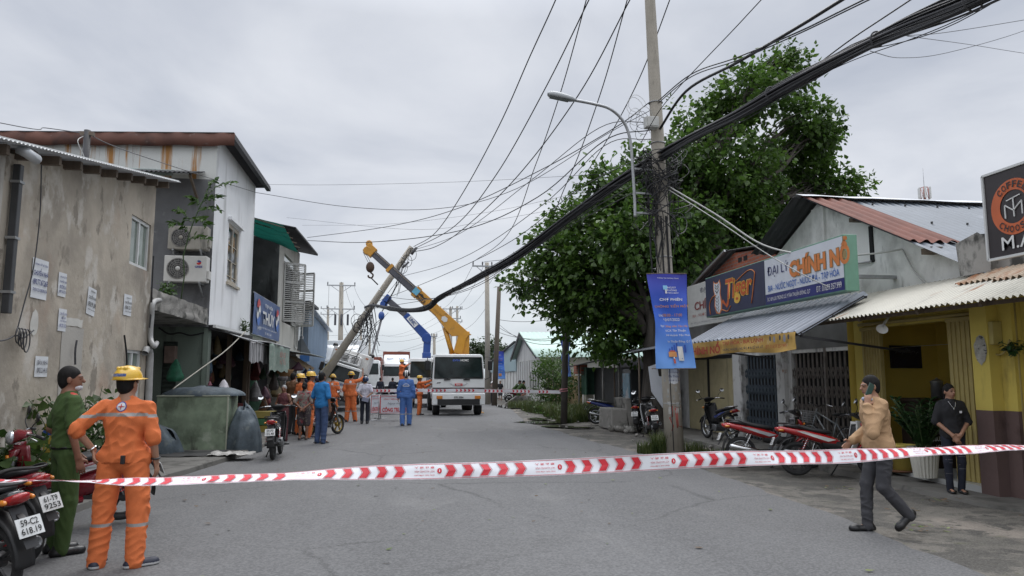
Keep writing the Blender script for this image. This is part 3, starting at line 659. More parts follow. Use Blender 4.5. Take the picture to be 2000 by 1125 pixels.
st=thing("stall_awning","brown tan drooping stall awning beyond the pale green tarpaulin","awning",(XL+.8,31,0))
o0=Vector((XL+.8,31,0));mb=MB();mb.grid(lambda a,b:L_((XL+.9-.8*(1-b),lerp(30.2,33.4,a),2.55-.55*b-.06*math.sin(a*12)*b)),20,8);mb.build("sheet",mat("tan_cloth",(.36,.26,.16),rough=.9,var=.3,scale=5),st)
mb=MB()
for y in(30.2,33.4):mb.tube([L_((XL+.1,y,2.58)),L_((XL+.1,y,0.1))],.03)
mb.each("stall_post",steel,st)
sr=MB();sr.corr((XL-.1,29.2,2.72),(0,5.2,0),(1.3,0,-.18),(0,0,1),pitch=.1,amp=.014);sr.build("stall_roof",mat("grey_green_sheet",(.30,.34,.33),rough=.5),label="grey green tin stall roof above the tan awning",cat="roof",solid=.006)
# ---------- further left: small house and blue corrugated warehouse
sh_=thing("narrow_house","narrow pale house with small dark roof between the shuttered house and the blue warehouse","house",(XL,34.6,0));o0=Vector((XL,34.6,0))
mb=MB();mb.bb(-6,-.1,-.45,2.2,0,5.2);mb.build("wall",m_cream,sh_);mb=MB();mb.box((-2.9,.9,5.35),(7.0,3.2,.12),rot=(0,R(6),0));mb.build("roof",m_dkroof,sh_)
mb=MB();mb.bb(-.098,-.06,.3,1.5,2.9,4.1);mb.build("window",glass,sh_)
bw_=thing("blue_warehouse","pale blue corrugated metal warehouse beyond the houses on the left","warehouse",(XL,37,0));o0=Vector((XL,37,0))
m_bl=mat("pale_blue_sheet",(.20,.27,.36),rough=.5,var=.12,scale=1,dirt=[((.13,.17,.22),.58,.12,1,(1,1,.3))])
mb=MB();ztop=lambda y:4.95+(y-37)*-.05
def fw_(a,b):y=lerp(37,47,a);return L_((XL+.1+.03*math.sin(y*2*math.pi/.3),y,lerp(.1,ztop(y),b)))
mb.grid(fw_,300,2);mb.quad(L_((XL-8,37,0)),L_((XL+.1,37,0)),L_((XL+.1,37,4.95)),L_((XL-8,37,6.6)));mb.quad(L_((XL+.1,47,0)),L_((XL-8,47,0)),L_((XL-8,47,6.1)),L_((XL+.1,47,4.45)));mb.build("wall",m_bl,bw_)
mb=MB();mb.quad(L_((XL+.4,36.8,4.98)),L_((XL+.4,47.2,4.46)),L_((XL-8,47.2,6.15)),L_((XL-8,36.8,6.67)));mb.build("roof",m_zinc,bw_,solid=.05)
# ======== right side: grocery with gable, signs and awning
XR=8.95
m_whwall=plaster("stained_white_render",(.80,.80,.78),var=.05,dirt=[((.46,.46,.44),.49,.16,.9,(1,1,.8)),((.09,.09,.088),.57,.14,1.3,(1.6,1.6,.5)),((.40,.34,.24),.70,.06,1.6,(1,1,1))])
m_brick=bpy.data.materials.new("red_brick");m_brick.use_nodes=True
def brick_nodes(m,c1,c2,mortar,sc):
 nt=m.node_tree;b=nt.nodes["Principled BSDF"];b.inputs["Roughness"].default_value=.9;tc=nt.nodes.new("ShaderNodeTexCoord")
 sp=nt.nodes.new("ShaderNodeSeparateXYZ");nt.links.new(tc.outputs["Object"],sp.inputs[0]);cb=nt.nodes.new("ShaderNodeCombineXYZ")
 nt.links.new(sp.outputs[1],cb.inputs[0]);nt.links.new(sp.outputs[2],cb.inputs[1])
 t=nt.nodes.new("ShaderNodeTexBrick");nt.links.new(cb.outputs[0],t.inputs["Vector"]);t.inputs["Scale"].default_value=sc
 t.inputs["Color1"].default_value=(*c1,1);t.inputs["Color2"].default_value=(*c2,1);t.inputs["Mortar"].default_value=(*mortar,1)
 t.inputs["Mortar Size"].default_value=.03;t.inputs["Brick Width"].default_value=.55;nt.links.new(t.outputs[0],b.inputs["Base Color"])
brick_nodes(m_brick,(.36,.105,.055),(.27,.075,.045),(.20,.16,.14),2.6)
o0=Vector((XR,14.5,0));gr=thing("grocery_house","low stained white gabled house with zinc roof and shuttered shop front","house",o0)
RZ,RY,EY,EZ,FY,FZ=5.45,14.5,10.25,3.42,18.6,3.6
mb=MB()
mb.add([L_((XR,EY,3.0)),L_((XR,13.3,3.0)),L_((XR,13.3,2.2)),L_((XR,FY,2.2)),L_((XR,FY,FZ)),L_((XR,RY,RZ)),L_((XR,EY,EZ))],[(6,5,4,3,2,1,0)])
mb.quad(L_((XR,EY,3.0)),L_((XR,EY,EZ)),L_((XR+11,EY,EZ)),L_((XR+11,EY,3.0)))
mb.quad(L_((XR+.12,23.3,0)),L_((XR+.12,13.35,0)),L_((XR+.12,13.35,2.4)),L_((XR+.12,23.3,2.4)))
mb.quad(L_((XR,EY,2.2)),L_((XR+.12,EY,2.2)),L_((XR+.12,FY,2.2)),L_((XR,FY,2.2)))
mb.build("wall",m_whwall,gr)
mb=MB()
for a0,a1 in((1430,1447),(1515,1530),(1676,1691)):
 yb,ya=PX(a0,700,XR-.1).y,PX(a1,700,XR-.1).y;mb.bb(-.10,.115,ya-14.5,yb-14.5,.08,2.6)
yb,ya=PX(1530,700,XR-.02).y,PX(1545,700,XR-.02).y;mb.bb(-.02,.115,ya-14.5,yb-14.5,.08,2.6)
mb.each("pillar",plaster("pillar_render",(.52,.52,.51),dirt=[((.16,.15,.14),.52,.12,3,(1,1,.6)),((.30,.20,.15),.66,.06,3,(1,1,1))]),gr)
mb=MB();mb.bb(-.005,.1,PX(1676,700,XR).y-14.5,23.3-14.5,2.28,3.2);mb.build("lintel",plaster("grey_lintel",(.19,.19,.185),var=.3),gr)  # lintel in uneven mid grey render
mb=MB();mb.bb(-.06,.002,14.30-14.5,14.75-14.5,3.3,5.30);mb.build("gable_pilaster",m_whwall,gr)
mb=MB();mb.bb(-.03,.002,12.75-14.5,12.85-14.5,3.85,4.55);mb.build("vent_slot",dark,gr)
mb=MB();mb.tube([L_((XR-.04,12.8,3.86)),L_((XR-.06,13.6,3.9)),L_((7.75,13.0,3.95))],.02,6);mb.build("sign_stay",steel,gr)
zc=mat("new_zinc",(.155,.175,.20),rough=.6,metal=.0,var=.10,scale=1.2,dirt=[((.28,.30,.33),.56,.2,.8,(1,1,1))])
s_=(EZ-RZ)/(EY-RY)
nz=Vector((0,-s_,1)).normalized()
rf=MB();rf.corr(L_((XR-.40,RY,RZ+.05)),Vector((16,0,0)),Vector((0,EY-RY-.75,(EY-RY-.75)*s_)),nz,pitch=.19,amp=.02,sub=8,nv=10);rf.build("roof",zc,gr)
rf=MB();rf.corr(L_((XR-.46,RY,RZ+.10)),Vector((.98,0,0)),Vector((0,(EY-RY)*.80,(EY-RY)*.80*s_)),nz,pitch=.245,amp=.03,sub=10,nv=8,rag=.05);rf.build("rusty_roof_strip",mat("rust_paint_sheet",(.155,.054,.036),rough=.75,var=.2,scale=2,dirt=[((.12,.05,.035),.55,.14,2,(1,1,1))]),gr)
sf=(FZ-RZ)/(FY-RY)
rf=MB();rf.corr(L_((XR-.62,RY,RZ+.05)),Vector((16,0,0)),Vector((0,2.0,2.0*sf)),(0,-sf,1),pitch=.19,amp=.02,sub=6);rf.build("far_roof",m_dkroof,gr,solid=.01)
rf=MB();rf.grid(lambda a,b:L_((XR-.55+16*a,RY+(b-.5)*.62,RZ+.13-abs(b-.5)*.22+.02*pnoise(Vector((a*20,b,0))))),40,6);rf.build("ridge_cap",mat("pale_ridge_cap",(.60,.62,.64),rough=.5,var=.1),gr)
sc_=MB()
for i in range(18):
 for k in range(3):
  x=XR+.9+i*.76+.2*k;y=RY-.5-k*1.45;sc_.cyl(L_((x,y,RZ+.06+(y-RY)*s_)),L_((x,y,RZ+.10+(y-RY)*s_)),.022,n=6)
sc_.build("roofing_nails",black,gr)
mb=MB();mb.bb(-.22,.0,10.95-14.5,11.2-14.5,3.72,3.82);mb.bb(-.25,0,13.0-14.5,13.12-14.5,4.68,4.76);mb.each("purlin_end",m_wood,gr)
fold_y=mat("folding_door_cream",(.47,.42,.27),rough=.55,var=.12,dirt=[((.16,.14,.10),.6,.14,2,(3,3,.3))])
def fold_door(name,X,ya,yb,z0,z1,m,pitch,parent,amp=.02):
 mb=MB();n=max(2,int(abs(yb-ya)/pitch))
 for i in range(n):
  a,b=lerp(ya,yb,i/n),lerp(ya,yb,(i+1)/n);q=lerp(a,b,.62)
  mb.quad(L_((X,b,z0)),L_((X-amp*.2,q,z0)),L_((X-amp*.2,q,z1)),L_((X,b,z1)));mb.quad(L_((X-amp*.2,q,z0)),L_((X-amp,a,z0)),L_((X-amp,a,z1)),L_((X-amp*.2,q,z1)))
  mb.quad(L_((X-amp,a,z0)),L_((X,a,z0)),L_((X,a,z1)),L_((X-amp,a,z1)))
 return mb.build(name,m,parent)
yA,yB,yM=PX(1340,700,XR).y,PX(1428,700,XR).y,PX(1379,700,XR).y
fold_door("folding_door",XR+.06,yM+.02,yA,.10,2.18,fold_y,.085,gr);fold_door("folding_door",XR+.08,yB,yM-.02,.10,2.18,fold_y,.085,gr)
mb=MB();mb.bb(.05,.10,yB-14.5,yA-14.5,2.19,2.28);mb.bb(.03,.09,yM-.03-14.5,yM+.03-14.5,.1,2.19);mb.build("door_frame",black,gr)
def grille(name,ya,yb,z0,z1,m,parent,X,step=.085,amp=.035):
 """scissor gate: upright channels with crossing lattice links, slightly zigzag because it is folded together"""
 mb=MB();n=int((yb-ya)/step)
 for i in range(n+1):
  y=lerp(ya,yb,i/n);x=X-(amp if i%2 else 0);mb.bb(x-8.95-.012,x-8.95+.012,y-14.5-.011,y-14.5+.011,z0,z1)
 up=mb.build(name,m,parent);lk=MB()
 for i in range(n):
  y,y2=lerp(ya,yb,i/n),lerp(ya,yb,(i+1)/n)
  for zc_ in(.55,.95,1.35,1.75):
   for s in(-1,1):lk.beam(L_((X-.05,y,zc_-s*.12)),L_((X-.05,y2,zc_+s*.12)),.008,.018,up=(1,0,0))
 lk.build("lattice",m,up);return up
gm_b=mat("grille_blue_grey",(.095,.12,.145),rough=.55,metal=.2,var=.25);gm_k=mat("grille_brown",(.19,.17,.155),rough=.55,metal=.2,var=.3,scale=6)
ya,yb=PX(1515,700,XR).y+.02,PX(1447,700,XR).y-.02;grille("sliding_grille",ya,yb,.1,2.28,gm_b,gr,XR+.06)
y2,y3=PX(1675,700,XR).y+.02,PX(1545,700,XR).y-.02;grille("sliding_grille",y2,y3,.1,2.28,gm_k,gr,XR+.06)
mb=MB();ymid=PX(1612,700,XR).y;mb.bb(-.03,.03,ymid-14.5-.03,ymid-14.5+.03,.1,2.28);mb.build("grille_post",gm_k,gr)
mb=MB();mb.bb(.085,.105,ya-14.5,yb-14.5,.1,2.28);mb.bb(.085,.105,y2-14.5,y3-14.5,.1,2.28);mb.each("door_backing",dark,gr)
o0=Vector((XR,18.6,3.0));bg_=thing("brick_gable_house","low house with bare red brick gable and dark sheet roof, above the beer sign","house",o0)
P=[(21.4,3.0),(21.4,4.28),(18.75,5.02),(16.4,4.78),(16.4,3.0)]
mb=MB();mb.prism([L_((XR+.03,y,z))for y,z in P],(9,0,0));mb.build("wall",m_brick,bg_)
mb=MB()
for i in range(2):
 for k in range(2):mb.bb(.02,.028,18.0-18.6+i*.32,18.2-18.6+i*.32,1.72-k*.42,1.84-k*.42)
for i in range(2):
 for k in range(2):mb.bb(.0195,.0275,17.2-18.6+i*.16,17.3-18.6+i*.16,1.50-k*.42,1.57-k*.42)
mb.each("vent_block",dark,bg_)
rf=MB();rf.corr(L_((XR-.22,18.75,5.10)),(9.5,0,0),(0,3.3,-.95),(0,.28,1),pitch=.12,amp=.015);rf.corr(L_((XR-.06,16.2,4.86)),(9.5,0,0),(0,2.6,.24),(0,.1,1),pitch=.12,amp=.015);rf.build("roof",mat("grey_dark_sheet",(.10,.105,.11),rough=.5,var=.2),bg_,solid=.012)
mb=MB();mb.beam(L_((XR-.24,18.75,5.08)),L_((XR-.24,22.05,4.13)),.05,.06);mb.build("verge_trim",steel,bg_)
# ---------- light-box sign: beer panel + grocery panel
navy=mat("sign_navy",(.012,.016,.06),rough=.35,var=.15,scale=1.5);navy2=mat("sign_dark_blue",(.02,.024,.14),rough=.4);s_white=mat("sign_white",(.62,.65,.70),rough=.4,var=.05);s_green=mat("sign_frame_green",(.15,.30,.22),rough=.45,var=.08)
s_or=mat("sign_orange",(.62,.20,.05),rough=.5);s_yel=mat("sign_yellow_outline",(.70,.42,.06),rough=.5);s_blue=mat("sign_blue",(.04,.13,.42),rough=.5);s_olive=mat("sign_olive",(.30,.22,.09),rough=.6);s_red=mat("sign_red",(.52,.10,.02),rough=.5)
X7,ya,yb,z0,z1=7.6,11.65,17.55,3.14,4.13
o0=Vector((X7,yb,z0));sg=thing("light_box_sign","light box sign with tiger panel on navy and white ĐẠI LÝ CHÍNH NỔ panel","sign",o0)
W_,H_=yb-ya,z1-z0;M=plane_m(Vector((0,0,0)),(0,-1,0),(0,0,1));SP=PX(1494,550,X7).y;wT=yb-SP
mb=MB();mb.bb(.004,.26,-W_,0,0,H_);mb.build("case",s_green,sg,bevel=.01)
mb=MB();q=lambda a0,a1,b0,b1,d,k:mb.quad(M@Vector((a0,b0,d)),M@Vector((a1,b0,d)),M@Vector((a1,b1,d)),M@Vector((a0,b1,d)),k)
q(.02,wT,.02,H_-.02,.002,0);mb.build("beer_panel",navy,sg)
mb=MB();q(wT+.01,W_-.03,.235,H_-.03,.002,0);mb.build("grocery_panel",s_white,sg)
mb=MB();q(wT+.01,W_-.03,.02,.23,.002,0);mb.build("address_band",navy2,sg)
xr=wT+.1;wr=W_-wT-.2
lettering("lettering","ĐẠI LÝ",.85,.27,at2(M,xr+.46,.70,.01),navy2,sg);lettering("lettering","CHÍNH NỔ",2.0,.50,at2(M,xr+1.92,.70,.008),s_olive,sg,bold=.085);lettering("lettering","CHÍNH NỔ",2.0,.48,at2(M,xr+1.92,.70,.012),s_or,sg,bold=.05)
lettering("lettering","BIA - NƯỚC NGỌT - NƯỚC ĐÁ - TẠP HÓA",wr-.1,.20,at2(M,xr+wr/2,.35,.01),s_blue,sg,bold=.012)
lettering("lettering","ĐC: 8/9 LƯU TRỌNG LƯ, P.TÂN THUẬN ĐÔNG, Q.7",wr*.62,.12,at2(M,xr+wr*.31,.125,.01),white_p,sg);lettering("lettering","ĐT: 01659.357.999",wr*.30,.11,at2(M,xr+wr*.85,.125,.01),white_p,sg)
lettering("lettering","Tiger",1.35,.62,at2(M,1.85,.50,.008),s_yel,sg,bold=.055,shear=.15);lettering("lettering","Tiger",1.33,.60,at2(M,1.85,.50,.012),s_red,sg,bold=.018,shear=.15)
mb=MB()
for pts in([(1.75,.70),(2.35,.86),(2.62,.80),(2.62,.66),(2.45,.12)],[(.28,.06),(.25,.30),(.42,.46),(.66,.50)],[(.95,.12),(1.25,.06),(1.42,.16)]):
 mb.tube(catmull([M@Vector((a,b,.012))for a,b in pts],6),.011,6)
mb.build("neon_outline",s_or,sg)
def flat(mb,pts,d,k):mb.add([M@Vector((a,b,d))for a,b in pts],[tuple(range(len(pts)))],k)
mb=MB()
flat(mb,[(.50,.86),(.60,.80),(.76,.80),(.86,.86),(.92,.70),(.88,.52),(.96,.30),(.94,.12),(.80,.02),(.62,.06),(.52,.24),(.56,.46),(.48,.66)],.006,0)
flat(mb,[(.53,.82),(.61,.77),(.75,.77),(.83,.82),(.88,.68),(.84,.52),(.90,.30),(.88,.14),(.79,.05),(.66,.09),(.57,.25),(.60,.46),(.52,.66)],.009,1)
flat(mb,[(.92,.30),(1.05,.24),(1.22,.14),(1.32,.22),(1.36,.34),(1.28,.36),(1.18,.22),(1.02,.36)],.007,2)
for b in(.74,.68,.60,.44,.36,.28,.20,.13):
 w_=.11 if b>.5 else .09
 for s in(-1,1):flat(mb,[(.70+s*.015,b-.035),(.70+s*w_,b+.03),(.70+s*w_,b+.005),(.70+s*.015,b-.06)][::s],.012,3)
for s in(-1,1):flat(mb,[(.70+s*.04,.645),(.70+s*.09,.665),(.70+s*.08,.64)][::s],.013,4)
flat(mb,[(.66,.57),(.74,.57),(.70,.52)],.013,3)
mb.build("tiger_emblem",[s_or,s_white,s_red,mat("emblem_black",(.015,.015,.02),rough=.5),s_yel],sg)
mb=MB();mb.bb(.26,.9,-2.6,-2.5,.3,.36);mb.bb(.26,XR-X7,-1.0,-.9,.3,.36);mb.bb(.26,XR-X7,-W_+.5,-W_+.6,.3,.36);mb.each("sign_bracket",steel,sg)
o0=Vector((8.35,20.6,3.1));os_=thing("faded_sign","faded white sign with maroon CHÍN lettering, partly hidden behind the beer sign","sign",o0);M=plane_m(Vector((0,0,0)),(0,-1,0),(0,0,1))
mb=MB();mb.bb(0,.12,-3.3,0,0,1.2);mb.build("panel",mat("faded_white_panel",(.50,.50,.48),rough=.5,var=.08,dirt=[((.36,.36,.34),.58,.14,2,(1,1,.4))]),os_,bevel=.01)
mar=mat("faded_maroon",(.22,.05,.05),rough=.7);gry=mat("faded_grey_ink",(.22,.22,.24),rough=.7)
lettering("lettering","ĐẠI LÝ",.95,.2,at2(M,1.45,.98,.01),gry,os_,bold=.01);lettering("lettering","CHÍNH NỔ",2.4,.36,at2(M,1.75,.63,.01),mar,os_,bold=.02);lettering("lettering","BIA - NƯỚC NGỌT - NƯỚC ĐÁ",2.5,.13,at2(M,1.65,.30,.01),mat("faded_red2",(.36,.14,.12),rough=.7),os_);lettering("lettering","ĐC: 8/9 LƯU TRỌNG LƯ, P.TÂN THUẬN ĐÔNG",2.7,.07,at2(M,1.6,.1,.01),gry,os_)
mb=MB();mb.bb(.12,XR-8.35+.1,-.6,-.5,.5,.56);mb.bb(.12,XR-8.35+.1,-2.8,-2.7,.5,.56);mb.each("sign_bracket",steel,os_)
o0=Vector((7.4,14.3,2.7));av=thing("corrugated_awning","white and blue corrugated awning with yellow printed valance below the light box sign","awning",o0)
a0,a1=Vector((6.8,16.85,2.45)),Vector((6.8,11.85,2.42));bk=Vector((1.35,0,.72))
mb=MB();mb.corr(L_(a0+bk),a1-a0,-bk,(-.45,0,1),pitch=.21,amp=.042,sub=10,nv=3);mb.build("sheet",mat("awning_sheet",(.21,.23,.265),rough=.55,metal=.1,var=.12,scale=1.2,dirt=[((.36,.39,.45),.55,.2,1.5,(.3,3,1))]),av)
mb=MB()
for y in(16.8,15.2,13.6,11.9):mb.beam(L_((6.82,y,2.39)),L_((8.1,y,3.07)),.04,.05)
for t in(.05,.5,.97):p,q2=a0+bk*t,a1+bk*t;mb.beam(L_(p-Vector((0,0,.06))),L_(q2-Vector((0,0,.06))),.04,.04)
mb.beam(L_((6.85,11.9,2.36)),L_((XR,11.9,2.10)),.03,.04);mb.beam(L_((6.85,16.8,2.36)),L_((XR,16.8,2.10)),.03,.04)
mb.each("awning_strut",m_dkroof,av)
mb=MB();vz=lambda t:.31+.03*math.sin(t*9)-.06*max(0,t-.9)*10*.3
mb.grid(lambda a,b:L_((6.775+.035*math.sin(a*23+b*2)*b+.03*pnoise(Vector((a*9,b*2,0))),lerp(16.9,11.9,a),2.44-b*vz(a))),70,8)
vf=mb.build("valance",mat("valance_yellow",(.46,.29,.075),rough=.75,var=.15,scale=4,dirt=[((.30,.20,.08),.58,.14,4,(1,1,.5)),((.50,.42,.26),.62,.1,3,(1,1,1))]),av)
M=plane_m(L_((6.72,16.85,2.14)),(0,-1,0),(0,0,1))
lettering("lettering","CHÍNH NỔ",1.75,.25,at2(M,1.12,.15,.0),mat("valance_red",(.36,.06,.03),rough=.8),av,bold=.04);lettering("lettering","TẠP HÓA - BIA LẠNH",1.75,.12,at2(M,3.0,.215,.0),MATS["valance_red"],av,bold=.02);lettering("lettering","NƯỚC NGỌT - NƯỚC ĐÁ SỈ VÀ LẺ",1.75,.075,at2(M,3.0,.085,.0),mat("valance_ink",(.07,.06,.06),rough=.8),av,bold=.02);lettering("lettering","ĐT: 01659 357 999",.75,.07,at2(M,4.35,.075,.0),MATS["valance_red"],av)
mb=MB()
for i,(a,b,r)in enumerate(((4.15,.22,.05),(4.3,.2,.06),(4.5,.22,.05),(4.66,.2,.07),(4.8,.22,.05))):mb.add([M@Vector((a+r*.7*math.cos(t),b+r*math.sin(t),.002))for t in[k*math.pi/5 for k in range(10)]],[tuple(range(10))],i%2)
mb.build("product_prints",[MATS["valance_ink"],gry],av)
mb=MB();mb.cyl((8.55,12.45,3.02),(8.9,12.45,3.02),.14,n=10);mb.bb(8.3,8.95,12.3,12.55,2.95,3.09);mb.build("awning_roller_box",m_dkroof,label="dark rusty bracket box at the near end of the blue white awning",cat="bracket")
# ---------- yellow coffee shop
YX=8.55;o0=Vector((YX,11,0));cs=thing("coffee_shop","yellow walled coffee shop with brown dado and open folding gates under cream tin roof","shop",o0)
m_yel=plaster("yellow_render",(.60,.48,.11),var=.07,dirt=[((.34,.26,.07),.56,.16,1.4,(2,2,.5)),((.10,.09,.06),.73,.05,6,(1,1,1))]);m_brn=plaster("brown_dado",(.125,.082,.075),var=.12,dirt=[((.06,.035,.03),.56,.14,2,(1,1,.5)),((.40,.38,.34),.76,.02,3,(1,1,1))])
yg0,yg1=PX(1690,700,YX).y,PX(1730,700,YX).y;yo1=PX(1870,700,YX).y;yp0=PX(1899,700,8.22).y;yp1=PX(1932,700,8.22).y;yq=PX(1981,700,8.40).y
DZ=1.19
mb=MB()
mb.bb(8.22-YX,8.60-YX,yp1-11,yp0-11,DZ,3.0);mb.bb(8.40-YX,8.60-YX,yq-11,yp1-.002-11,DZ,3.0);mb.bb(.0,.2,4.0-11,yq-.002-11,DZ,3.0)
mb.bb(-.02,.18,yg0-11,yg0+.28-11,.08,3.0);mb.bb(.0,.15,yq-11,yg0+.2-11,2.55,3.0)
mb.build("wall",m_yel,cs)
mb=MB();mb.bb(8.217-YX,8.60-YX,yp1-.002-11,yp0+.003-11,-.15,DZ-.001);mb.bb(8.397-YX,8.60-YX,yq-11,yp1-.004-11,-.15,DZ-.001);mb.bb(-.003,.2,4-11,yq-.003-11,-.15,DZ-.001);mb.build("dado",m_brn,cs)
mb=MB();iy=13.15;ix=10.45
mb.quad(L_((YX,iy,.1)),L_((ix,iy,.1)),L_((ix,iy,3)),L_((YX,iy,3)));mb.quad(L_((ix,iy,.1)),L_((ix,8.5,.1)),L_((ix,8.5,3)),L_((ix,iy,3)));mb.quad(L_((YX,8.5,.1)),L_((YX,8.5,3)),L_((ix,8.5,3)),L_((ix,8.5,.1)));mb.quad(L_((YX,8.5,2.95)),L_((YX,iy,2.95)),L_((ix,iy,2.95)),L_((ix,8.5,2.95)))
mb.build("interior_wall",plaster("interior_yellow",(.74,.58,.13),var=.08),cs)
mb=MB();mb.bb(8.25-YX,ix-YX,yp0+.03-11,iy-11,.0,.115);mb.bb(.21,ix-YX,8.5-11,yp0+.028-11,.0,.114);mb.build("tiled_floor",mat("pale_tile",(.45,.46,.45),rough=.3,var=.08,scale=3),cs)
gy=mat("gate_cream_yellow",(.40,.32,.12),rough=.5,var=.12,dirt=[((.18,.14,.07),.62,.12,2,(3,3,.3))])
def folded_gate(ya,yb,X):
 mb=MB();n=7
 for i in range(n):
  y=lerp(ya,yb,(i+.5)/n);mb.bb(X-YX-.035,X-YX+.035,y-11-.012,y-11+.012,.12,2.5);mb.bb(X-YX-.02,X-YX+.03,y-11+.012,y-11+abs(yb-ya)/n-.014,.12,2.5)
 g=mb.build("folded_gate",gy,cs);h=MB();h.bb(X-YX-.05,X-YX+.05,min(ya,yb)-11-.03,max(ya,yb)-11+.03,2.5,2.56);h.build("gate_rail",gy,g);return g
folded_gate(yg1,yg0-.05,8.5);folded_gate(yp0+.03,yo1,8.45)
mb=MB();mb.tube([L_((8.45,yg0,2.62)),L_((8.45,yp0,2.60))],.03,8);mb.build("gate_top_rail",gy,cs)
rf=MB();rf.corr(L_((8.75,12.95,3.22)),Vector((0,-8.5,0)),Vector((-1.38,0,-.58)),(-.4,0,1),pitch=.105,amp=.019,sub=8,nv=6,rag=.03);rf.build("tin_roof",mat("cream_tin",(.50,.48,.41),rough=.6,var=.08,scale=1.5,dirt=[((.36,.34,.30),.55,.15,1.5,(.4,3,1)),((.26,.12,.05),.63,.07,1.6,(.35,3.5,1))]),cs)
rf=MB();rf.corr(L_((8.95,9.85,3.34)),Vector((0,-6,0)),Vector((-.8,0,-.33)),(-.4,0,1),pitch=.105,amp=.02,sub=8,rag=.1);rf.build("rusty_roof_patch",mat("rust_cream_tin",(.36,.28,.20),rough=.7,var=.15,dirt=[((.26,.11,.045),.5,.1,1.5,(1,2,1))]),cs)
fb=MB()
for k,y in enumerate((12.6,11.2,9.8,8.6)):fb.beam(L_((8.6,y,3.10)),L_((7.5,y,2.60)),.05,.07)
fb.each("rafter",m_wood,cs)
fb=MB();fb.beam(L_((7.62,12.7,2.63)),L_((7.62,5,2.60)),.05,.05);fb.build("eave_beam",m_wood,cs)
ms=MB();ms.add([L_(p)for p in((YX+.001,10.15,3.2),(YX+.001,9.55,3.2),(YX+.001,9.5,3.65),(YX+.001,9.75,3.82),(YX+.001,10.2,3.72))],[(0,1,2,3,4)]);ms.prism([L_((8.6+.1,y,z))for y,z in((10.25,3.1),(8.9,3.1),(8.9,3.5),(9.3,3.75),(9.9,3.82),(10.25,3.6))],(.5,0,0));ms.build("mouldy_parapet",plaster("mouldy_parapet",(.32,.31,.29),var=.2,dirt=[((.06,.06,.055),.48,.1,2.2,(1,1,.7))]),cs)
def simple(name,mb,m,label,cat,**k):return mb.build(name,m,label=label,cat=cat,**k)
p=PY(1770,697,13.1);bb_=thing("blackboard","dark blue framed picture board on the yellow wall inside the coffee shop","board",p);mb=MB();mb.bb(-.33,.33,0,.03,-.22,.22);mb.build("panel",mat("board_navy",(.012,.014,.04),rough=.4,var=.3),bb_);mb=MB();r9=random.Random(4)
for k in range(7):x=-.24+k*.075;mb.tube([(x,-.004,.10+r9 .uniform(-.06,.06)),(x+.04,-.004,.14+r9 .uniform(-.05,.05)),(x+.05,-.004,.08)],.004,5)
mb.build("chalk_marks",mat("chalk",(.22,.24,.30),rough=.8),bb_)
ca=PY(1795,775,11.6);cw=thing("coffee_counter","dark brown coffee counter painted with bean names and prices, inside the yellow shop","counter",(ca.x,11.6,.115))
mb=MB();mb.bb(0,1.0,0,.5,0,1.12);mb.build("cabinet",mat("dark_brown_wood",(.03,.02,.016),rough=.4,var=.2),cw);mb=MB();mb.bb(-.06,1.06,-.04,.54,1.12,1.18);mb.build("top",MATS["dark_brown_wood"],cw,bevel=.01)
M=plane_m(Vector((0,-.004,0)),(1,0,0),(0,0,1))
for t,x,z,w in(("ARABICA-BG",.32,.90,.42),("300",.32,.76,.13),("ROBUSTA 1",.32,.50,.38),("180",.32,.36,.13),("CULI",.80,.90,.25),("150",.80,.76,.13)):lettering("lettering",t,w,.085,at2(M,x,z,.004),white_p,cw,bold=.03)
for dx,r,h in((.55,.10,.30),(.75,.15,.22),(.95,.10,.18)):
 o=thing("steel_pot",{.55:"tall narrow steel canister on the coffee counter",.75:"wide steel pot in the middle of the coffee counter",.95:"short steel pot at the right of the coffee counter"}[dx],"pot",(ca.x+dx,11.85,1.30));mb=MB();mb.lathe([(0,0),(r,0),(r,h*.9),(r*1.05,h*.92),(r*1.05,h*.95)],n=20);mb.build("vessel",steel,o);mb=MB();mb.lathe([(r*1.03,h*.95),(r*.5,h*1.06),(.02,h*1.08),(.02,h*1.16),(0,h*1.16)],n=20);mb.build("lid",steel,o)
sp=G(1808,932,.115);o=thing("plant_pot","white ribbed planter beside the woman, holding a bushy dark green plant","planter",sp);mb=MB();V=[]
mb.grid(lambda a,b:Vector(((.155+.06*b+(.02 if b>.93 else 0)+.009*math.cos(a*2*math.pi*22))*math.cos(a*2*math.pi),(.155+.06*b+(.02 if b>.93 else 0)+.009*math.cos(a*2*math.pi*22))*math.sin(a*2*math.pi),.46*b)),176,8);mb.build("pot",mat("white_ceramic",(.55,.54,.48),rough=.4,var=.1),o)
mb=MB();mb.lathe([(0,.40),(.2,.42)],n=20);mb.build("soil",mat("soil",(.04,.03,.02),rough=1),o)
def leaf_poly(mb,p,d,up,L,W,m=0,fold=.25):
 d=Vector(d).normalized();s=d.cross(Vector(up))
 if s.length<1e-3:s=Vector((1,0,0))
 s.normalize();n=s.cross(d);p=Vector(p)
 mb.add([p,p+d*L*.35+s*W*.5+n*fold*W,p+d*L*.7+s*W*.4+n*fold*W*.6-n*.05*L,p+d*L-n*.16*L,p+d*L*.7-s*W*.4+n*fold*W*.6-n*.05*L,p+d*L*.35-s*W*.5+n*fold*W],[(0,1,2,3),(0,3,4,5)],m)
lf_dk=mat("glossy_dark_leaf",(.018,.042,.016),rough=.3,var=.35,scale=9,hue=(1.2,1.5,1));r5=random.Random(5);mb=MB();stm=MB()
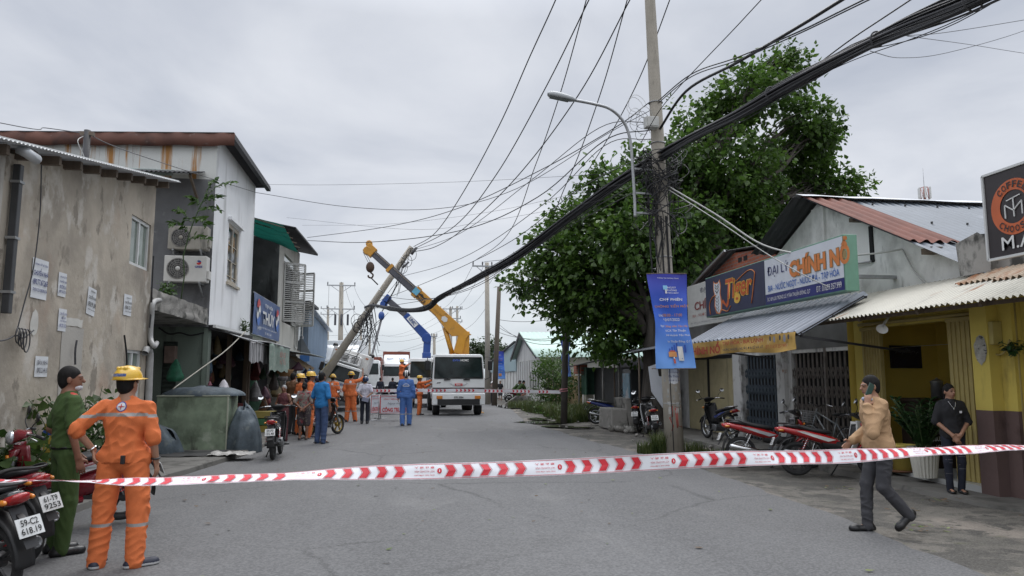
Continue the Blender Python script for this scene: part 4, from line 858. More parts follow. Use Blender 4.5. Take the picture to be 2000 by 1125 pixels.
for k in range(46):
 t=r5 .uniform(0,6.28);l=r5 .uniform(.45,.85);sl=r5 .uniform(.15,.75);pts=[Vector((.08*math.cos(t),.08*math.sin(t),.42))]
 for i in range(1,7):a=i/6;pts.append(Vector((math.cos(t)*(.08+l*sl*a**1.4),math.sin(t)*(.08+l*sl*a**1.4),.42+l*(a-.25*sl*a*a))))
 stm.tube(pts,.008,5)
 for i in range(1,7):
  for s in(-1,1):d=(pts[i]-pts[i-1]).normalized();side=d.cross(Vector((0,0,1))).normalized()*s;leaf_poly(mb,pts[i],d*.5+side+Vector((0,0,.25)),(0,0,1),r5 .uniform(.10,.16),.055)
mb.build("foliage",lf_dk,o);stm.build("stems",mat("green_stem",(.05,.09,.03),rough=.5),o)
sp=G(1770,924,.115);o=thing("yellow_pot","smaller yellow plant pot partly behind the white ribbed planter","planter",sp+Vector((.1,.2,0)));mb=MB();mb.lathe([(0,0),(.15,0),(.19,.40),(.205,.40),(.205,.44),(.18,.44),(.17,.38),(0,.37)],n=28);mb.build("pot",m_yel,o)
sp=G(1755,920,.115);o=thing("floor_mat","round brown woven mat on the pale tiles at the shop door","mat",sp);mb=MB()
for k in range(6):mb.torus((0,0,.014),(0,0,1),.035+.04*k,.018,28,6)
mb.build("weave",mat("brown_weave",(.13,.06,.03),rough=.9),o)
p=PX(1944,652,8.40);o=thing("electric_meter","cream electricity meter box with small window on the yellow wall","meter",p);M=plane_m(Vector((0,0,0)),(0,-1,0),(0,0,1))
mb=MB();mb.bb(-.16,0,-.13,.13,-.16,.17);mb.build("casing",mat("meter_cream",(.42,.35,.12),rough=.5),o,bevel=.015);mb=MB();mb.bb(-.166,-.161,-.03,.09,.0,.13);mb.build("window",glass,o);mb=MB();mb.bb(-.171,-.167,.0,.06,.05,.11);mb.build("dial",alu,o)
mb=MB();mb.tube(catmull([(-.08,0,-.16),(-.08,.02,-.24),(-.06,-.08,-.30),(-.05,-.2,-.26),(-.05,-.3,-.1)],6),.014,7);mb.build("cable",gy,o)
p0_,p1_=PX(1900,655,8.215),PX(1931,710,8.215);o=thing("torn_poster","torn peeling poster remains on the yellow pillar","poster",(p0_+p1_)/2);mb=MB();w_,h_=abs(p0_.y-p1_.y)/2,abs(p0_.z-p1_.z)/2
mb.add([(-.004,.9*w_*math.cos(t)*(1+.25*pnoise(Vector((t*2,1,0)))),h_*math.sin(t)*(1+.2*pnoise(Vector((t*2,5,0)))))for t in[k*math.pi/14 for k in range(28)]],[tuple(range(28))]);mb.build("paper",mat("torn_paper",(.36,.35,.31),rough=.9,var=.3,scale=9,dirt=[((.04,.04,.04),.56,.05,9,(1,1,2)),((.5,.49,.46),.6,.05,7,(1,1,2))]),o)
cd=MB()
for k,px_ in enumerate((1984,1990,1997)):
 a=PX(px_,560,8.42-.0*k);b=PX(px_+2,790+60*k,8.42);cd.tube([Vector((8.47,b.y,2.9)),Vector((8.47,b.y,.12+.3*(2-k)))],.022,8)
cd.each("conduit",gy,label=None)
for i,c in enumerate([o for o in COL.objects if o.name.startswith("conduit")]):tag(c,["upright yellow conduit pipe on the shop wall, farthest of three","upright yellow conduit pipe on the shop wall, middle of three","upright yellow conduit pipe on the shop wall, nearest of three"][i],"pipe","conduits on the yellow wall")
mb=MB();mb.lathe([(.02,0),(.03,.06),(.09,.16),(.085,.16),(.02,.05)],(7.75,10.9,2.52),(-.5,-.4,-.5),16);mb.cyl((7.75,10.9,2.52),(7.9,11.0,2.62),.02);simple("lamp_shade",mb,white_p,"small white cone lamp under the cream tin roof","lamp")
mb0=7.6;cpt=PX(1973,405,mb0);o0=Vector((mb0,8.5,3.17));sg=thing("cafe_sign","dark brown cafe sign with orange ring reading COFFEE CHOOSE and white M.A.T","sign",o0);M=plane_m(Vector((0,0,0)),(0,-1,0),(0,0,1));W_,H_=1.9,1.12
brn=mat("sign_brown",(.035,.028,.030),rough=.35,var=.1);org=mat("sign_ring_orange",(.56,.13,.045),rough=.45)
mb=MB();mb.bb(0,.14,-W_,0,0,H_);mb.build("case",brn,sg);mb=MB()
for a,b in(((0,0),(0,H_)),((0,H_),(W_,H_)),((W_,H_),(W_,0)),((W_,0),(0,0))):mb.beam(M@Vector((*a,.004)),M@Vector((*b,.004)),.035,.03)
mb.build("frame",alu,sg);cx,cy,r=o0 .y-cpt.y+.06,cpt.z-o0 .z,.355
mb=MB();mb.lathe([(r*.60,.008),(r,.008)],M@Vector((cx,cy,0)),(-1,0,0),48);mb.build("ring",org,sg)
for word,top in(("COFFEE",1),("CHOOSE",0)):
 for i,ch in enumerate(word):
  t=(math.pi/2-(i-2.5)*.30)if top else(-math.pi/2+(i-2.5)*.30);Mr=M@Matrix.Translation((cx+r*.80*math.cos(t),cy+r*.80*math.sin(t),.014))@Matrix.Rotation(t-math.pi/2 if top else t+math.pi/2,4,'Z');lettering("lettering",ch,.065,.085,Mr,brn,sg,bold=.02)
mb=MB()
for a,b in(((-.10,.09),(.11,.13)),((.005,.11),(.005,-.13)),((-.13,-.13),(-.13,.04)),((-.13,.04),(0,-.05)),((.0,-.05),(.13,.05)),((.13,.05),(.13,-.12))):mb.beam(M@Vector((cx+a[0],cy+a[1],.012)),M@Vector((cx+b[0],cy+b[1],.012)),.012,.012)
mb.build("monogram",white_p,sg);lettering("lettering","M.A.T",.72,.17,at2(M,cx+.14,.17,.012),white_p,sg,bold=.005)
mb=MB();mb.bb(.14,1.0,-.4,-.34,.2,.26);mb.bb(.14,1.0,-1.6,-1.54,.2,.26);mb.each("sign_bracket",steel,sg)
# ---------- shack under the tree, far right buildings
o0=Vector((8.3,29,0));sk=thing("shack","dark shack with black board wall, green end panel and sagging sheet roof","shack",o0)
mb=MB();mb.bb(.3,.36,-2.6,3.2,.42,2.05);mb.build("board_wall",mat("black_board",(.03,.031,.033),rough=.6,var=.25),sk)
mb=MB();mb.bb(-.1,.9,3.25,3.33,.9,2.1);mb.bb(-.12,-.06,3.0,3.9,.9,2.1);mb.build("green_panel",mat("green_board",(.03,.085,.055),rough=.6,var=.25),sk)
mb=MB();mb.bb(-.1,.25,3.1,3.6,0,.9);mb.build("plinth",plaster("plinth_cream",(.36,.34,.28)),sk);lettering("lettering","MUA BÁN XE\nBƠM VÁ",1.6,.35,plane_m(Vector((.296,.6,1.5)),(0,-1,0),(0,0,1)),mat("dim_ink",(.075,.075,.08),rough=.7),sk,depth=.006)
mb=MB();mb.corr(L_((7.6,33.3,2.12)),(0,-7.6,.28),(1.8,0,.35),(-.2,0,1),pitch=.1,amp=.013);mb.build("roof",m_dkroof,sk,solid=.02)
mb=MB()
for y in(26.4,28.6,32.6):mb.cyl(L_((8.0,y,0)),L_((8.0,y,2.2)),.045,n=8)
mb.each("post",mat("grey_post",(.25,.24,.22),rough=.8,var=.2),sk)
mb=MB();mb.bb(1.6,1.7,-6,4,0,2.4);mb.build("back_wall",MATS["dark_interior"],sk)
o0=Vector((8.2,22,0));lt=thing("lean_to","grey sheet lean-to roof on thin posts beside the big concrete pole","shelter",o0)
mb=MB();mb.corr(L_((7.25,25.2,2.44)),(0,-5.6,.05),(2.0,0,.42),(-.2,0,1),pitch=.12,amp=.016);mb.build("roof",mat("lean_to_sheet",(.22,.23,.25),rough=.45,metal=.2,var=.15),lt,solid=.01)
mb=MB()
for y in(25.0,22.3,19.8):mb.cyl(L_((7.4,y,0)),L_((7.4,y,2.46)),.03,n=8)
mb.each("post",m_wood,lt)
mb=MB();mb.quad(L_((9.2,26,0)),L_((9.2,23.3,0)),L_((9.2,23.3,2.8)),L_((9.2,26,2.8)));mb.build("back_wall",MATS["dark_interior"],lt)
p=PX(1225,790,8.0);fr=thing("drinks_fridge","tall fridge with blue and white printed door under the lean-to","fridge",(8.0,p.y,0));mb=MB();mb.bb(0,.7,-.45,.45,.1,1.95);mb.build("cabinet",mat("fridge_dark",(.05,.055,.06),rough=.4),fr,bevel=.02);mb=MB();mb.bb(-.03,-.004,-.40,.40,.3,1.8);mb.build("door",mat("fridge_print",(.20,.36,.46),rough=.3,var=.35,scale=3,dirt=[((.6,.62,.64),.55,.06,3,(1,1,.5)),((.5,.08,.12),.68,.03,3,(1,1,1))]),fr)
rb=MB();r6=random.Random(6);gx=G(1205,850)
for k in range(1):pass
o=thing("planter_wall","low broken concrete planter block between the parked motorbikes","planter",(7.0,23.9,0));mb=MB();mb.box((0,0,.33),(.55,1.6,.66),taper=.92);mb.build("block",m_concrete,o,bevel=.03);mb=MB();mb.box((.35,-.1,.5),(.18,1.3,1.0),rot=(0,R(-8),0));mb.build("slab",m_concrete,o,bevel=.02)
for k in range(9):
 rr=r6 .uniform(.08,.2);mb=MB();mb.ell((0,0,rr*.4),(rr,rr*r6 .uniform(.6,1),rr*.6),n=7,k=5,rot=(r6 .random(),r6 .random(),r6 .random()));o=mb.build("rubble",m_concrete,loc=(6.85+r6 .uniform(-.25,.5),22.4+r6 .uniform(-.7,.7),0),label="lump of broken concrete rubble heaped by the planter block",cat="rubble",group="rubble by the planter block")
o=thing("garden_wall","old ochre plastered garden wall half covered in creeper, beyond the small banner post","wall",(8.1,36,0));mb=MB();mb.bb(0,.18,-2.9,4.5,0,1.75);mb.build("wall",plaster("ochre_wall",(.36,.27,.15),var=.15,dirt=[((.12,.10,.07),.55,.12,2,(1,1,.5))]),o);mb=MB();mb.bb(-.05,.25,-3.6,-2.2,1.8,2.25);mb.build("brick_cap",m_brick,o)
o0=Vector((8.0,45,0));ww=thing("white_warehouse","white board gabled warehouse with mint green roof on the far right roadside","warehouse",o0)
m_wb=plaster("white_boards",(.58,.58,.56),dirt=[((.36,.36,.35),.55,.12,1,(1,3,.2)),((.12,.12,.12),.68,.08,1.2,(1,2,.4))])
mb=MB();mb.prism([L_((8,y,z))for y,z in((41.6,0),(41.6,2.9),(46.9,4.45),(50.3,3.0),(50.3,0))],(14,0,0));mb.build("wall",m_wb,ww)
mb=MB()
for k in range(10):mb.bb(-.06,-.003,-3.2+k*.86-.06,-3.2+k*.86+.06,.1,2.7)
mb.each("batten",m_wb,ww)
mb=MB()
for k in range(4):mb.bb(-.012,-.004,-2.9+k*.86,-2.6+k*.86,.9,2.0)
mb.each("louvre_slot",dark,ww)
mint=mat("mint_roof",(.42,.56,.50),rough=.5,var=.07)
mb=MB();mb.corr(L_((7.6,46.9,4.55)),(16,0,0),(0,-6,-1.75),(0,-.29,1),pitch=.3,amp=.02,sub=4);mb.corr(L_((7.6,46.9,4.55)),(16,0,0),(0,3.9,-1.65),(0,.4,1),pitch=.3,amp=.02,sub=4);mb.build("roof",mint,ww,solid=.03)
mb=MB();mb.beam(L_((7.62,46.9,4.45)),L_((7.62,50.7,2.85)),.06,.22);mb.beam(L_((7.62,46.9,4.45)),L_((7.62,41.1,2.76)),.05,.1);mb.build("bargeboard",m_dkroof,ww)
o0=Vector((8,56,0));bb2=thing("blue_green_shed","pale blue green metal shed over a white wall beyond the white warehouse","shed",o0);mb=MB();mb.bb(.1,12,-5.4,9,0,2.1);mb.build("base_wall",m_wb,bb2)
mb=MB();mb.prism([L_((8.0,y,z))for y,z in((50.6,2.1),(50.6,4.05),(65,2.9),(65,2.1))],(12,0,0));mb.build("cladding",mat("blue_green_sheet",(.26,.37,.40),rough=.5,var=.06),bb2);mb=MB();mb.beam(L_((7.9,50.4,4.12)),L_((7.9,65,2.96)),.2,.08);mb.build("roof_edge",m_dkroof,bb2)
mb=MB()
for k in range(6):mb.bb(.04,.097,-5.2+k*1.5,-5.05+k*1.5,0,2.08)
mb.each("wall_pier",m_wb,bb2)
tw=PY(1805,366,150);o=thing("telecom_tower","red and white lattice telecom mast showing above the zinc roof","tower",(tw.x,150,0));rw=[mat("tower_red",(.36,.10,.07),rough=.6),mat("tower_white",(.5,.5,.5),rough=.6)]
mb=MB();zt=tw.z
for k in range(14):
 z0_,z1_=zt-k*3,zt-(k+1)*3;w0,w1=.75+.06*k,.75+.06*(k+1)
 for a in range(4):
  s0=(math.cos(a*1.571+.785),math.sin(a*1.571+.785));s1=(math.cos(a*1.571+2.356),math.sin(a*1.571+2.356));mb.cyl((s0[0]*w0,s0[1]*w0,z0_),(s0[0]*w1,s0[1]*w1,z1_),.09,n=5,m=k%2);mb.cyl((s0[0]*w0,s0[1]*w0,z0_),(s1[0]*w1,s1[1]*w1,z1_),.05,n=4,m=k%2);mb.cyl((s0[0]*w0,s0[1]*w0,z0_),(s1[0]*w0,s1[1]*w0,z0_),.05,n=4,m=k%2)
mb.build("lattice",rw,o);mb=MB();mb.cyl((0,0,zt),(0,0,zt+4.5),.05,n=5);mb.build("lightning_rod",steel,o);mb=MB()
for a in range(6):t=a*1.047;mb.box((1.25*math.cos(t),1.25*math.sin(t),zt-1.4),(.3,.3,2.6))
mb.each("antenna",alu,o)
# ======== poles, lamp, banners, cables
def PV(px,py,A,B):
 """sight line met with the upright plane through ground points A and B"""
 r=ray(px,py);dx,dy=B[0]-A[0],B[1]-A[1];den=r.x*dy-r.y*dx
 t=(A[0]*dy-A[1]*dx)/den;return Vector((r.x*t,r.y*t,CAM_H+r.z*t))
m_pole=plaster("pole_concrete",(.36,.33,.28),var=.10,scale=3,bump=.3,dirt=[((.25,.23,.195),.54,.14,2.5,(2,2,.3)),((.13,.12,.11),.64,.1,5,(1,1,.4))])
m_cable=mat("black_cable",(.012,.012,.014),rough=.5,var=.25,scale=3);m_cable2=mat("grey_cable",(.05,.05,.055),rough=.55,var=.2);m_pale=mat("pale_cable",(.42,.42,.40),rough=.5,var=.1)
PB,PT=Vector((5.92,15.55,0)),Vector((5.54,15.5,11.8))
def on_pole(z):return PB.lerp(PT,z/11.8)
mp=thing("utility_pole","big tapering concrete utility pole carrying the thick cable bundle, red paint near its foot","pole",PB)
mb=MB();mb.tube([on_pole(z)-PB for z in(-.2,2,4,6,8,10,11.8)],[.205,.19,.172,.155,.138,.122,.108],28);mb.build("shaft",m_pole,mp)
mb=MB();r3=random.Random(3)
def on_face(a,z,off=.004):r=.207-.0083*z+off;c=on_pole(z)-PB;return c+Vector((r*math.sin(a),-r*math.cos(a),0))
mb.grid(lambda a,b:on_face(-.55+1.05*a,1.52+.32*b+.01*math.sin(a*9),.003+.003*pnoise(Vector((a*5,b*5,0)))),10,6);mb.build("pasted_notice",paper,mp)
mb=MB()
for k in range(26):
 a,z=r3 .uniform(-1.2,.9),r3 .uniform(.9,1.75);w,h=r3 .uniform(.03,.22),r3 .uniform(.02,.16)
 if-.7<a<.4 and z>1.45:continue
 mb.grid(lambda u,v:on_face(a+w*(u-.5)*2*(1+.4*pnoise(Vector((v*5,k,0)))),z+h*(v-.5)*(1+.5*pnoise(Vector((u*5,k,3)))),.0035),4,4)
mb.build("poster_scraps",mat("poster_scrap",(.34,.34,.32),rough=.9,var=.3,scale=10),mp)
mb=MB()
for s in([(-.75,1.02),(-.35,1.04),(-.4,.82),(-.7,.80),(-.35,.62),(-.5,.52)],[(-.05,1.0),(.05,.7),(.1,.58)],[(.15,1.02),(.2,.62),(.7,.60)],[(-.1,1.03),(.7,1.02)]):
 pts=[on_face(a,z,-.012)for a,z in s];mb.tube(pts,.018,6)
mb.build("red_paint_marks",mat("red_spray",(.27,.07,.055),rough=.8,var=.3,scale=15),mp)
for k,w in enumerate(("Cho thuê nhà","Ms Thảo","093 88 12 46")):lettering("lettering",w,.24,.05,at2(plane_m(on_face(-.02,1.77-.09*k,.016),(1,0,0),(0,0,1)),0,0),ink,mp,keep=True)
mb=MB();mb.torus(on_pole(1.1)-PB,(0,0,1),.202,.006,28,6);mb.build("wire_band",steel,mp)
mb=MB();mb.torus(on_pole(4.3)-PB,(0,0,1),.178,.012,28,6);mb.torus(on_pole(6.9)-PB,(0,0,1),.16,.012,28,6);mb.torus(on_pole(7.85)-PB,(0,0,1),.152,.014,28,6);mb.each("clamp_band",steel,mp)
bx=PY(1272,240,15.3);o=thing("junction_box","pale grey junction box strapped to the big concrete pole","box",bx);mb=MB();mb.box((0,0,0),(.30,.2,.25));mb.build("casing",mat("pale_grey_box",(.46,.46,.44),rough=.5,var=.1),o,bevel=.015);mb=MB();mb.bb(-.12,.12,-.112,-.102,-.09,.09);mb.build("lid",MATS["pale_grey_box"],o)
lb=PY(1240,398,15.45);lampt=thing("street_lamp","curved arm street lamp clamped to the big concrete pole","street lamp",lb)
pts=[lb+Vector((0,0,-.3)),lb,PY(1236,330,15.4),PY(1231,275,15.35),PY(1218,238,15.3),PY(1192,213,15.2),PY(1160,203,15.1),PY(1124,196,15.0)]
mb=MB();mb.tube([p-lb for p in catmull(pts,6)],.033,10);mb.build("arm",steel,lampt)
mb=MB()
for z in(-.2,.25,.8):p=PY(1240,398,15.45)-lb+Vector((-.02*z,0,z));mb.beam(p,on_pole(lb.z+z)-lb,.04,.04)
mb.each("clamp",steel,lampt)
h0,h1=PY(1126,196,15.0)-lb,PY(1070,184,14.85)-lb;d=(h1-h0);mb=MB()
prof=[(0,.03),(.08,.06),(.2,.09),(.5,.115),(.75,.12),(.92,.10),(1,.05)]
for i in range(1):mb.grid(lambda a,b:h0+d*np.interp(a,[i/6 for i in range(7)],[p[0]for p in prof])+Vector((0,np.interp(a,[i/6 for i in range(7)],[p[1]for p in prof])*math.cos(b*2*math.pi),.75*np.interp(a,[i/6 for i in range(7)],[p[1]for p in prof])*max(-.55,math.sin(b*2*math.pi)))),14,24)
mb.build("housing",mat("lamp_housing",(.36,.38,.39),rough=.4,var=.1),lampt)
mb=MB();mb.grid(lambda a,b:h0+d*lerp(.3,.95,a)+Vector((0,(b-.5)*.17,-.052-.03*math.sin(math.pi*b))),6,6);mb.build("lamp_glass",mat("lamp_glass",(.16,.18,.18),rough=.15),lampt)
# ---------- blue event banners
def grad_blue():
 m=bpy.data.materials.new("banner_print_blue");m.use_nodes=True;nt=m.node_tree;b=nt.nodes["Principled BSDF"];b.inputs["Roughness"].default_value=.45
 tc=nt.nodes.new("ShaderNodeTexCoord");sp=nt.nodes.new("ShaderNodeSeparateXYZ");nt.links.new(tc.outputs["Object"],sp.inputs[0])
 rp=nt.nodes.new("ShaderNodeValToRGB");mr=nt.nodes.new("ShaderNodeMapRange");nt.links.new(sp.outputs[2],mr.inputs[0]);mr.inputs[1].default_value=-1.1;mr.inputs[2].default_value=1.1;nt.links.new(mr.outputs[0],rp.inputs[0])
 e=rp.color_ramp.elements;e[0].position=0;e[0].color=(.19,.42,.88,1);e[1].position=1;e[1].color=(.05,.045,.36,1);k=rp.color_ramp.elements.new(.6);k.color=(.04,.13,.62,1)
 nt.links.new(rp.outputs[0],b.inputs["Base Color"]);return m
m_bp=grad_blue()
bn_or=mat("banner_orange",(.62,.28,.10),rough=.5);bn_lt=mat("banner_light_blue",(.25,.55,.80),rough=.5);bn_pk=mat("banner_pink",(.55,.25,.32),rough=.5)
def event_banner(loc,xdir,w,h,label,waist=.14,post=None,full=True):
 o=thing("event_banner",label,"banner",loc,0,"blue event banners on the roadside poles");M=plane_m(Vector((0,0,0)),xdir,(0,0,1))
 def S(a,b):
  k=1-waist*math.sin(math.pi*b)**1.3+.02*math.sin(b*9);z=-.10*(1-(2*a-1)**2)*math.sin(math.pi*b)*.3+.022*math.sin(a*7+b*5)+.015*math.sin(b*17+a*3)+.02*pnoise(Vector((a*4,b*5,1)))
  return M@Vector(((a-.5)*w*k+.17*(1-b)*w-.07*w,(b-.5)*h,z))
 mb=MB();mb.grid(S,24,40);mb.build("cloth",m_bp,o)
 def put(t,a,b,ww,hh,m,bold=.01):
  c=S(a,b);n=(S(a+.01,b)-c).cross(S(a,b+.01)-c).normalized();me=lettering("lettering",t,ww,hh,plane_m(c+n*.03,S(a+.02,b)-c,S(a,b+.02)-c),m,o,bold=bold,keep=False)
 mb=MB();mb.tube([S(0,1)+Vector((0,0,.01)),S(1,1)+Vector((0,0,.01))],.012,6);mb.tube([S(-.1,0),S(1,0)],.012,6);mb.each("rod",m_wood,o)
 if full:
  put("THÔNG TIN CHƯƠNG TRÌNH",.5,.955,w*0.57,0.030,white_p);put("NGÀY",.58,.855,w*0.23,0.048,white_p);put("KHÔNG",.58,.825,w*0.25,0.048,white_p);put("TIỀN MẶT",.60,.795,w*0.30,0.048,white_p)
  put("CHỢ PHIÊN",.53,.725,w*0.57,0.090,white_p,.02);put("KHÔNG TIỀN MẶT",.54,.66,w*0.84,0.090,bn_or,.02);put("Lúc:",.2,.56,w*0.11,0.054,white_p);put("08:00 - 17:00",.56,.565,w*0.48,0.066,bn_or,.01);put("10/07/2022",.53,.515,w*0.39,0.060,white_p)
  put("Tại:",.2,.44,w*0.11,0.054,white_p);put("Công viên Tân Hà",.62,.44,w*0.57,0.060,bn_or);put("KCX Tân Thuận",.60,.395,w*0.50,0.060,white_p);put("294 Huỳnh Tấn Phát",.63,.35,w*0.62,0.060,white_p);put("P. Tân Thuận Đông, Q.7",.60,.285,w*0.66,0.060,white_p)
  q=MB();
  def patch(a0,a1,b0,b1,k,off=.028):
   P=[]
   for a,b in((a0,b0),(a1,b0),(a1,b1),(a0,b1)):c=S(a,b);n=(S(a+.01,b)-c).cross(S(a,b+.01)-c).normalized();P.append(c+n*off)
   q.add(P,[(0,1,2,3)],k)
  patch(.36,.46,.83,.875,1);patch(.40,.44,.79,.83,2)
  for k in range(7):patch(.36+.07*k,.40+.07*k,.17,.21+.02*(k*5%4),3)
  patch(.34,.56,.12,.175,0,.034);patch(.38,.52,.175,.19,4,.036);patch(.60,.74,.08,.235,2,.034);patch(.615,.725,.10,.22,5,.04);patch(.63,.71,.16,.19,4,.044);patch(.45,.50,.05,.10,4,.04);patch(.46,.49,.10,.12,2,.04);patch(.66,.71,.10,.14,3,.046)
  q.build("printed_picture",[bn_or,bn_lt,white_p,mat("banner_mid_blue",(.05,.12,.5),rough=.5),mat("banner_red",(.5,.10,.06),rough=.5),bn_pk],o)
 else:
  for b,ww,m in((.86,.3,white_p),(.72,.6,white_p),(.66,.6,bn_or),(.55,.5,white_p),(.44,.5,bn_lt),(.38,.5,bn_lt),(.28,.6,white_p)):put("CHỢ PHIÊN",.52,b,w*ww,.05,m)
  q=MB();P=[S(.35,.1),S(.65,.1),S(.65,.2),S(.35,.2)];q.add([p+(M.to_3x3()@Vector((0,0,.03)))for p in P],[(0,1,2,3)]);q.build("printed_picture",bn_or,o)
 return o
b0,b1=PY(1305,535,15.15),PY(1314,720,15.2);hh=b0 .z-b1 .z
event_banner(((b0 .x+b1 .x)/2,15.16,(b0 .z+b1 .z)/2),(1,-.12,0),.86,hh,"large blue event banner tied to the big concrete pole, orange and white lettering")
b0,b1=PY(976,686,45.6),PY(975,740,45.6);event_banner(((b0+b1)/2),(1,0,0),.62,b0 .z-b1 .z,"small blue event banner on the old wooden pole right of the white crane truck",.05,full=False)
b0,b1=PY(1103,655,27.4),PY(1104,736,27.4);event_banner((b0+b1)/2+Vector((0,-.1,0)),(.25,-1,0),.8,b0 .z-b1 .z,"blue event banner seen edge on, on the thin dark post under the tree",.25,full=False)
# ---------- other poles
def pole_thing(name,label,cat,base,top,r0,r1,m,n=14):
 o=thing(name,label,cat,base);mb=MB();mb.tube([Vector((0,0,-.2)),(Vector(top)-Vector(base))*.5,Vector(top)-Vector(base)],[r0,(r0+r1)/2,r1],n);mb.build("shaft",m,o);return o
p=G(1101,826);pole_thing("banner_post","thin dark roadside post holding the far tape end, under the tree","post",p,PY(1106,600,p.y),.125,.11,mat("dark_post",(.075,.068,.06),rough=.85,var=.3,scale=2))
p=G(965,792);wp=pole_thing("wooden_pole","old dark wooden pole right of the white crane truck","pole",p,PY(975,560,p.y),.17,.12,mat("old_pole_wood",(.12,.10,.08),rough=.9,var=.3,scale=2,stretch=(1,1,.15)))
def xarm_pole(name,label,px_,ptop,Y,r0,r1,arm=1.2,levels=(0.2,),ins=3,m=m_pole):
 t=PY(px_,ptop,Y);base=Vector((t.x+.1,Y,0));o=pole_thing(name,label,"pole",base,t,r0,r1,m);
 for lv in levels:
  c=t-base-Vector((0,0,lv));mb=MB();mb.box(c+Vector((0,-.12,0)),(arm*2,.08,.09));mb.build("crossarm",steel,o);mb=MB()
  for i in range(ins):x=-arm+.06+(2*arm-.12)*i/(ins-1);mb.lathe([(.02,0),(.05,.06),(.03,.09),(.06,.14),(.03,.18),(.05,.23),(0,.26)],c+Vector((x,-.12,.04)),n=8)
  mb.each("insulator",mat("insulator_grey",(.09,.09,.10),rough=.4),o)
  mb=MB()
  for s in(-1,1):mb.beam(c+Vector((s*arm*.7,-.12,-.03)),c+Vector((0,-.1,-.6)),.04,.04)
  mb.each("brace",steel,o)
 return o,t
_,far_t=xarm_pole("far_utility_pole","pale concrete pole with crossarm standing just behind the white crane truck on the right",951,513,46,.19,.13,.95,(.25,),4)
lp_o,lp_t=xarm_pole("crossarm_pole","concrete pole with crossarm, insulators and switch rack seen left of the leaning pole",667,552,62,.24,.17,1.15,(.25,2.2),3)
mb=MB()
for x in(-.5,0,.5):mb.bb(x-.08,x+.08,-.3,-.12,5.9,6.8)
mb.each("drop_fuse",mat("fuse_dark",(.05,.05,.06),rough=.5),lp_o)
_,t880=xarm_pole("distant_pole","distant concrete pole with two crossarms left of the yellow crane's turret",880,600,78,.22,.15,1.1,(.2,1.2),3);xarm_pole("distant_pole","thin distant pole with short crossarm right beside the twin crossarm pole by the turret",893,598,84,.18,.13,.6,(.3,1.8),2);xarm_pole("distant_pole","short distant pole between the blue crane and the yellow crane",848,652,70,.16,.13,.3,(.25,),2)
for px_,pt_,Y,l in((705,640,90,"distant pole above the white box body, left of the hanging sling"),(722,655,100,"thinnest distant pole behind the sling of the blue crane"),(641,600,95,"distant thin pole left of the crossarm pole")):xarm_pole("distant_pole",l,px_,pt_,Y,.2,.14,.9,(.2,.9),3)
# ---------- the leaning pole
LB,LT=PY(586,765,37.2),PY(804,482,36.0);LB.z=0
LB=LB.lerp(LT,0);lpole=thing("leaning_pole","concrete pole knocked over, leaning right across the tilted box truck","pole",LB)
lpt=lambda t:LB.lerp(LT,t)
mb=MB();mb.tube([lpt(t)-LB for t in(-.04,.3,.6,1)],[.225,.20,.17,.13],20);mb.build("shaft",m_pole,lpole);ld=(LT-LB).normalized()
mb=MB()
for t in(.55,.60,.73,.93):mb.torus(lpt(t)-LB,ld,.20-.06*t,.02,18,6)
mb.each("clamp_band",steel,lpole)
mb=MB();mb.cyl(lpt(.95)-LB+Vector((.25,-.2,.0)),lpt(.95)-LB+Vector((.5,-.2,.35)),.07,n=8);mb.cyl(lpt(.88)-LB+Vector((.2,-.2,-.1)),lpt(.88)-LB+Vector((.5,-.2,.2)),.05,n=8);mb.each("insulator",MATS["insulator_grey"],lpole)
# ---------- cables
def wire(name,pts,r,m,label,group,sub=8,cat="cable",n=5):
 mb=MB();mb.tube(catmull(pts,sub),r,n,caps=False);return mb.build(name,m,label=label,cat=cat,group=group)
A1,A2,A3=(7.9,-9.0),(5.72,15.35),(PY(718,600,36).x,35.9)
right=[PV(x,y,A1,A2)for x,y in((2080,-88),(1900,-2),(1760,55),(1665,100),(1540,165),(1440,222),(1360,262))]
left=[PV(x,y,A2,A3)for x,y in((1292,302),(1200,360),(1110,425),(1010,498),(920,548),(860,580),(835,600),(800,606),(760,602),(728,596),(712,600))]
_d=(right[0]-right[1]).normalized()
spine=catmull([right[0]+_d*6+Vector((0,0,.9)),right[0]+_d*2.5+Vector((0,0,.2))]+right+left,10)
bd=thing("cable_bundle","thick black cable bundle sagging past the big pole to the leaning pole","cable bundle",spine[0])
S0=spine[0];LN=len(spine);r8=random.Random(8)
def hank(i):
 t=i/LN;k=.085+.06*max(0,.35-t)/.35+.05*math.exp(-((t-.55)/.06)**2)+.02*math.sin(t*43)
 return k*(.45 if t>.9 else 1)
for s in range(46):
 ph,rad,tw=r8 .uniform(0,6.28),math.sqrt(r8 .random()),r8 .uniform(-1.5,1.5);ns=r8 .uniform(0,99);pts=[]
 for i in range(0,LN,2):
  d=(spine[min(LN-1,i+1)]-spine[max(0,i-1)]).normalized();u,w,_=basis(d);k=hank(i);a=ph+tw*i/LN*2;rr=k*rad*(1+.35*pnoise(Vector((i*.06,ns,0))))
  p=spine[i]+u*math.cos(a)*rr*.8+Vector((0,0,1))*math.sin(a)*rr*1.15
  if s>38:p-=Vector((0,0,.10*abs(pnoise(Vector((i*.035,ns,7))))*2.2))
  pts.append(p-S0)
 mb=MB();mb.tube(pts,r8 .uniform(.009,.026)if s<39 else .006,6,caps=False);mb.build("strand",m_cable if s%5 else m_cable2,bd)
mb=MB()
for i in[int(LN*t)for t in(.16,.24,.33,.66,.71,.76,.80)]:
 d=(spine[i+1]-spine[i-1]).normalized();mb.torus(spine[i]-S0,d,hank(i)*1.12,.012,20,6)
mb.each("tie_band",m_cable2,bd)
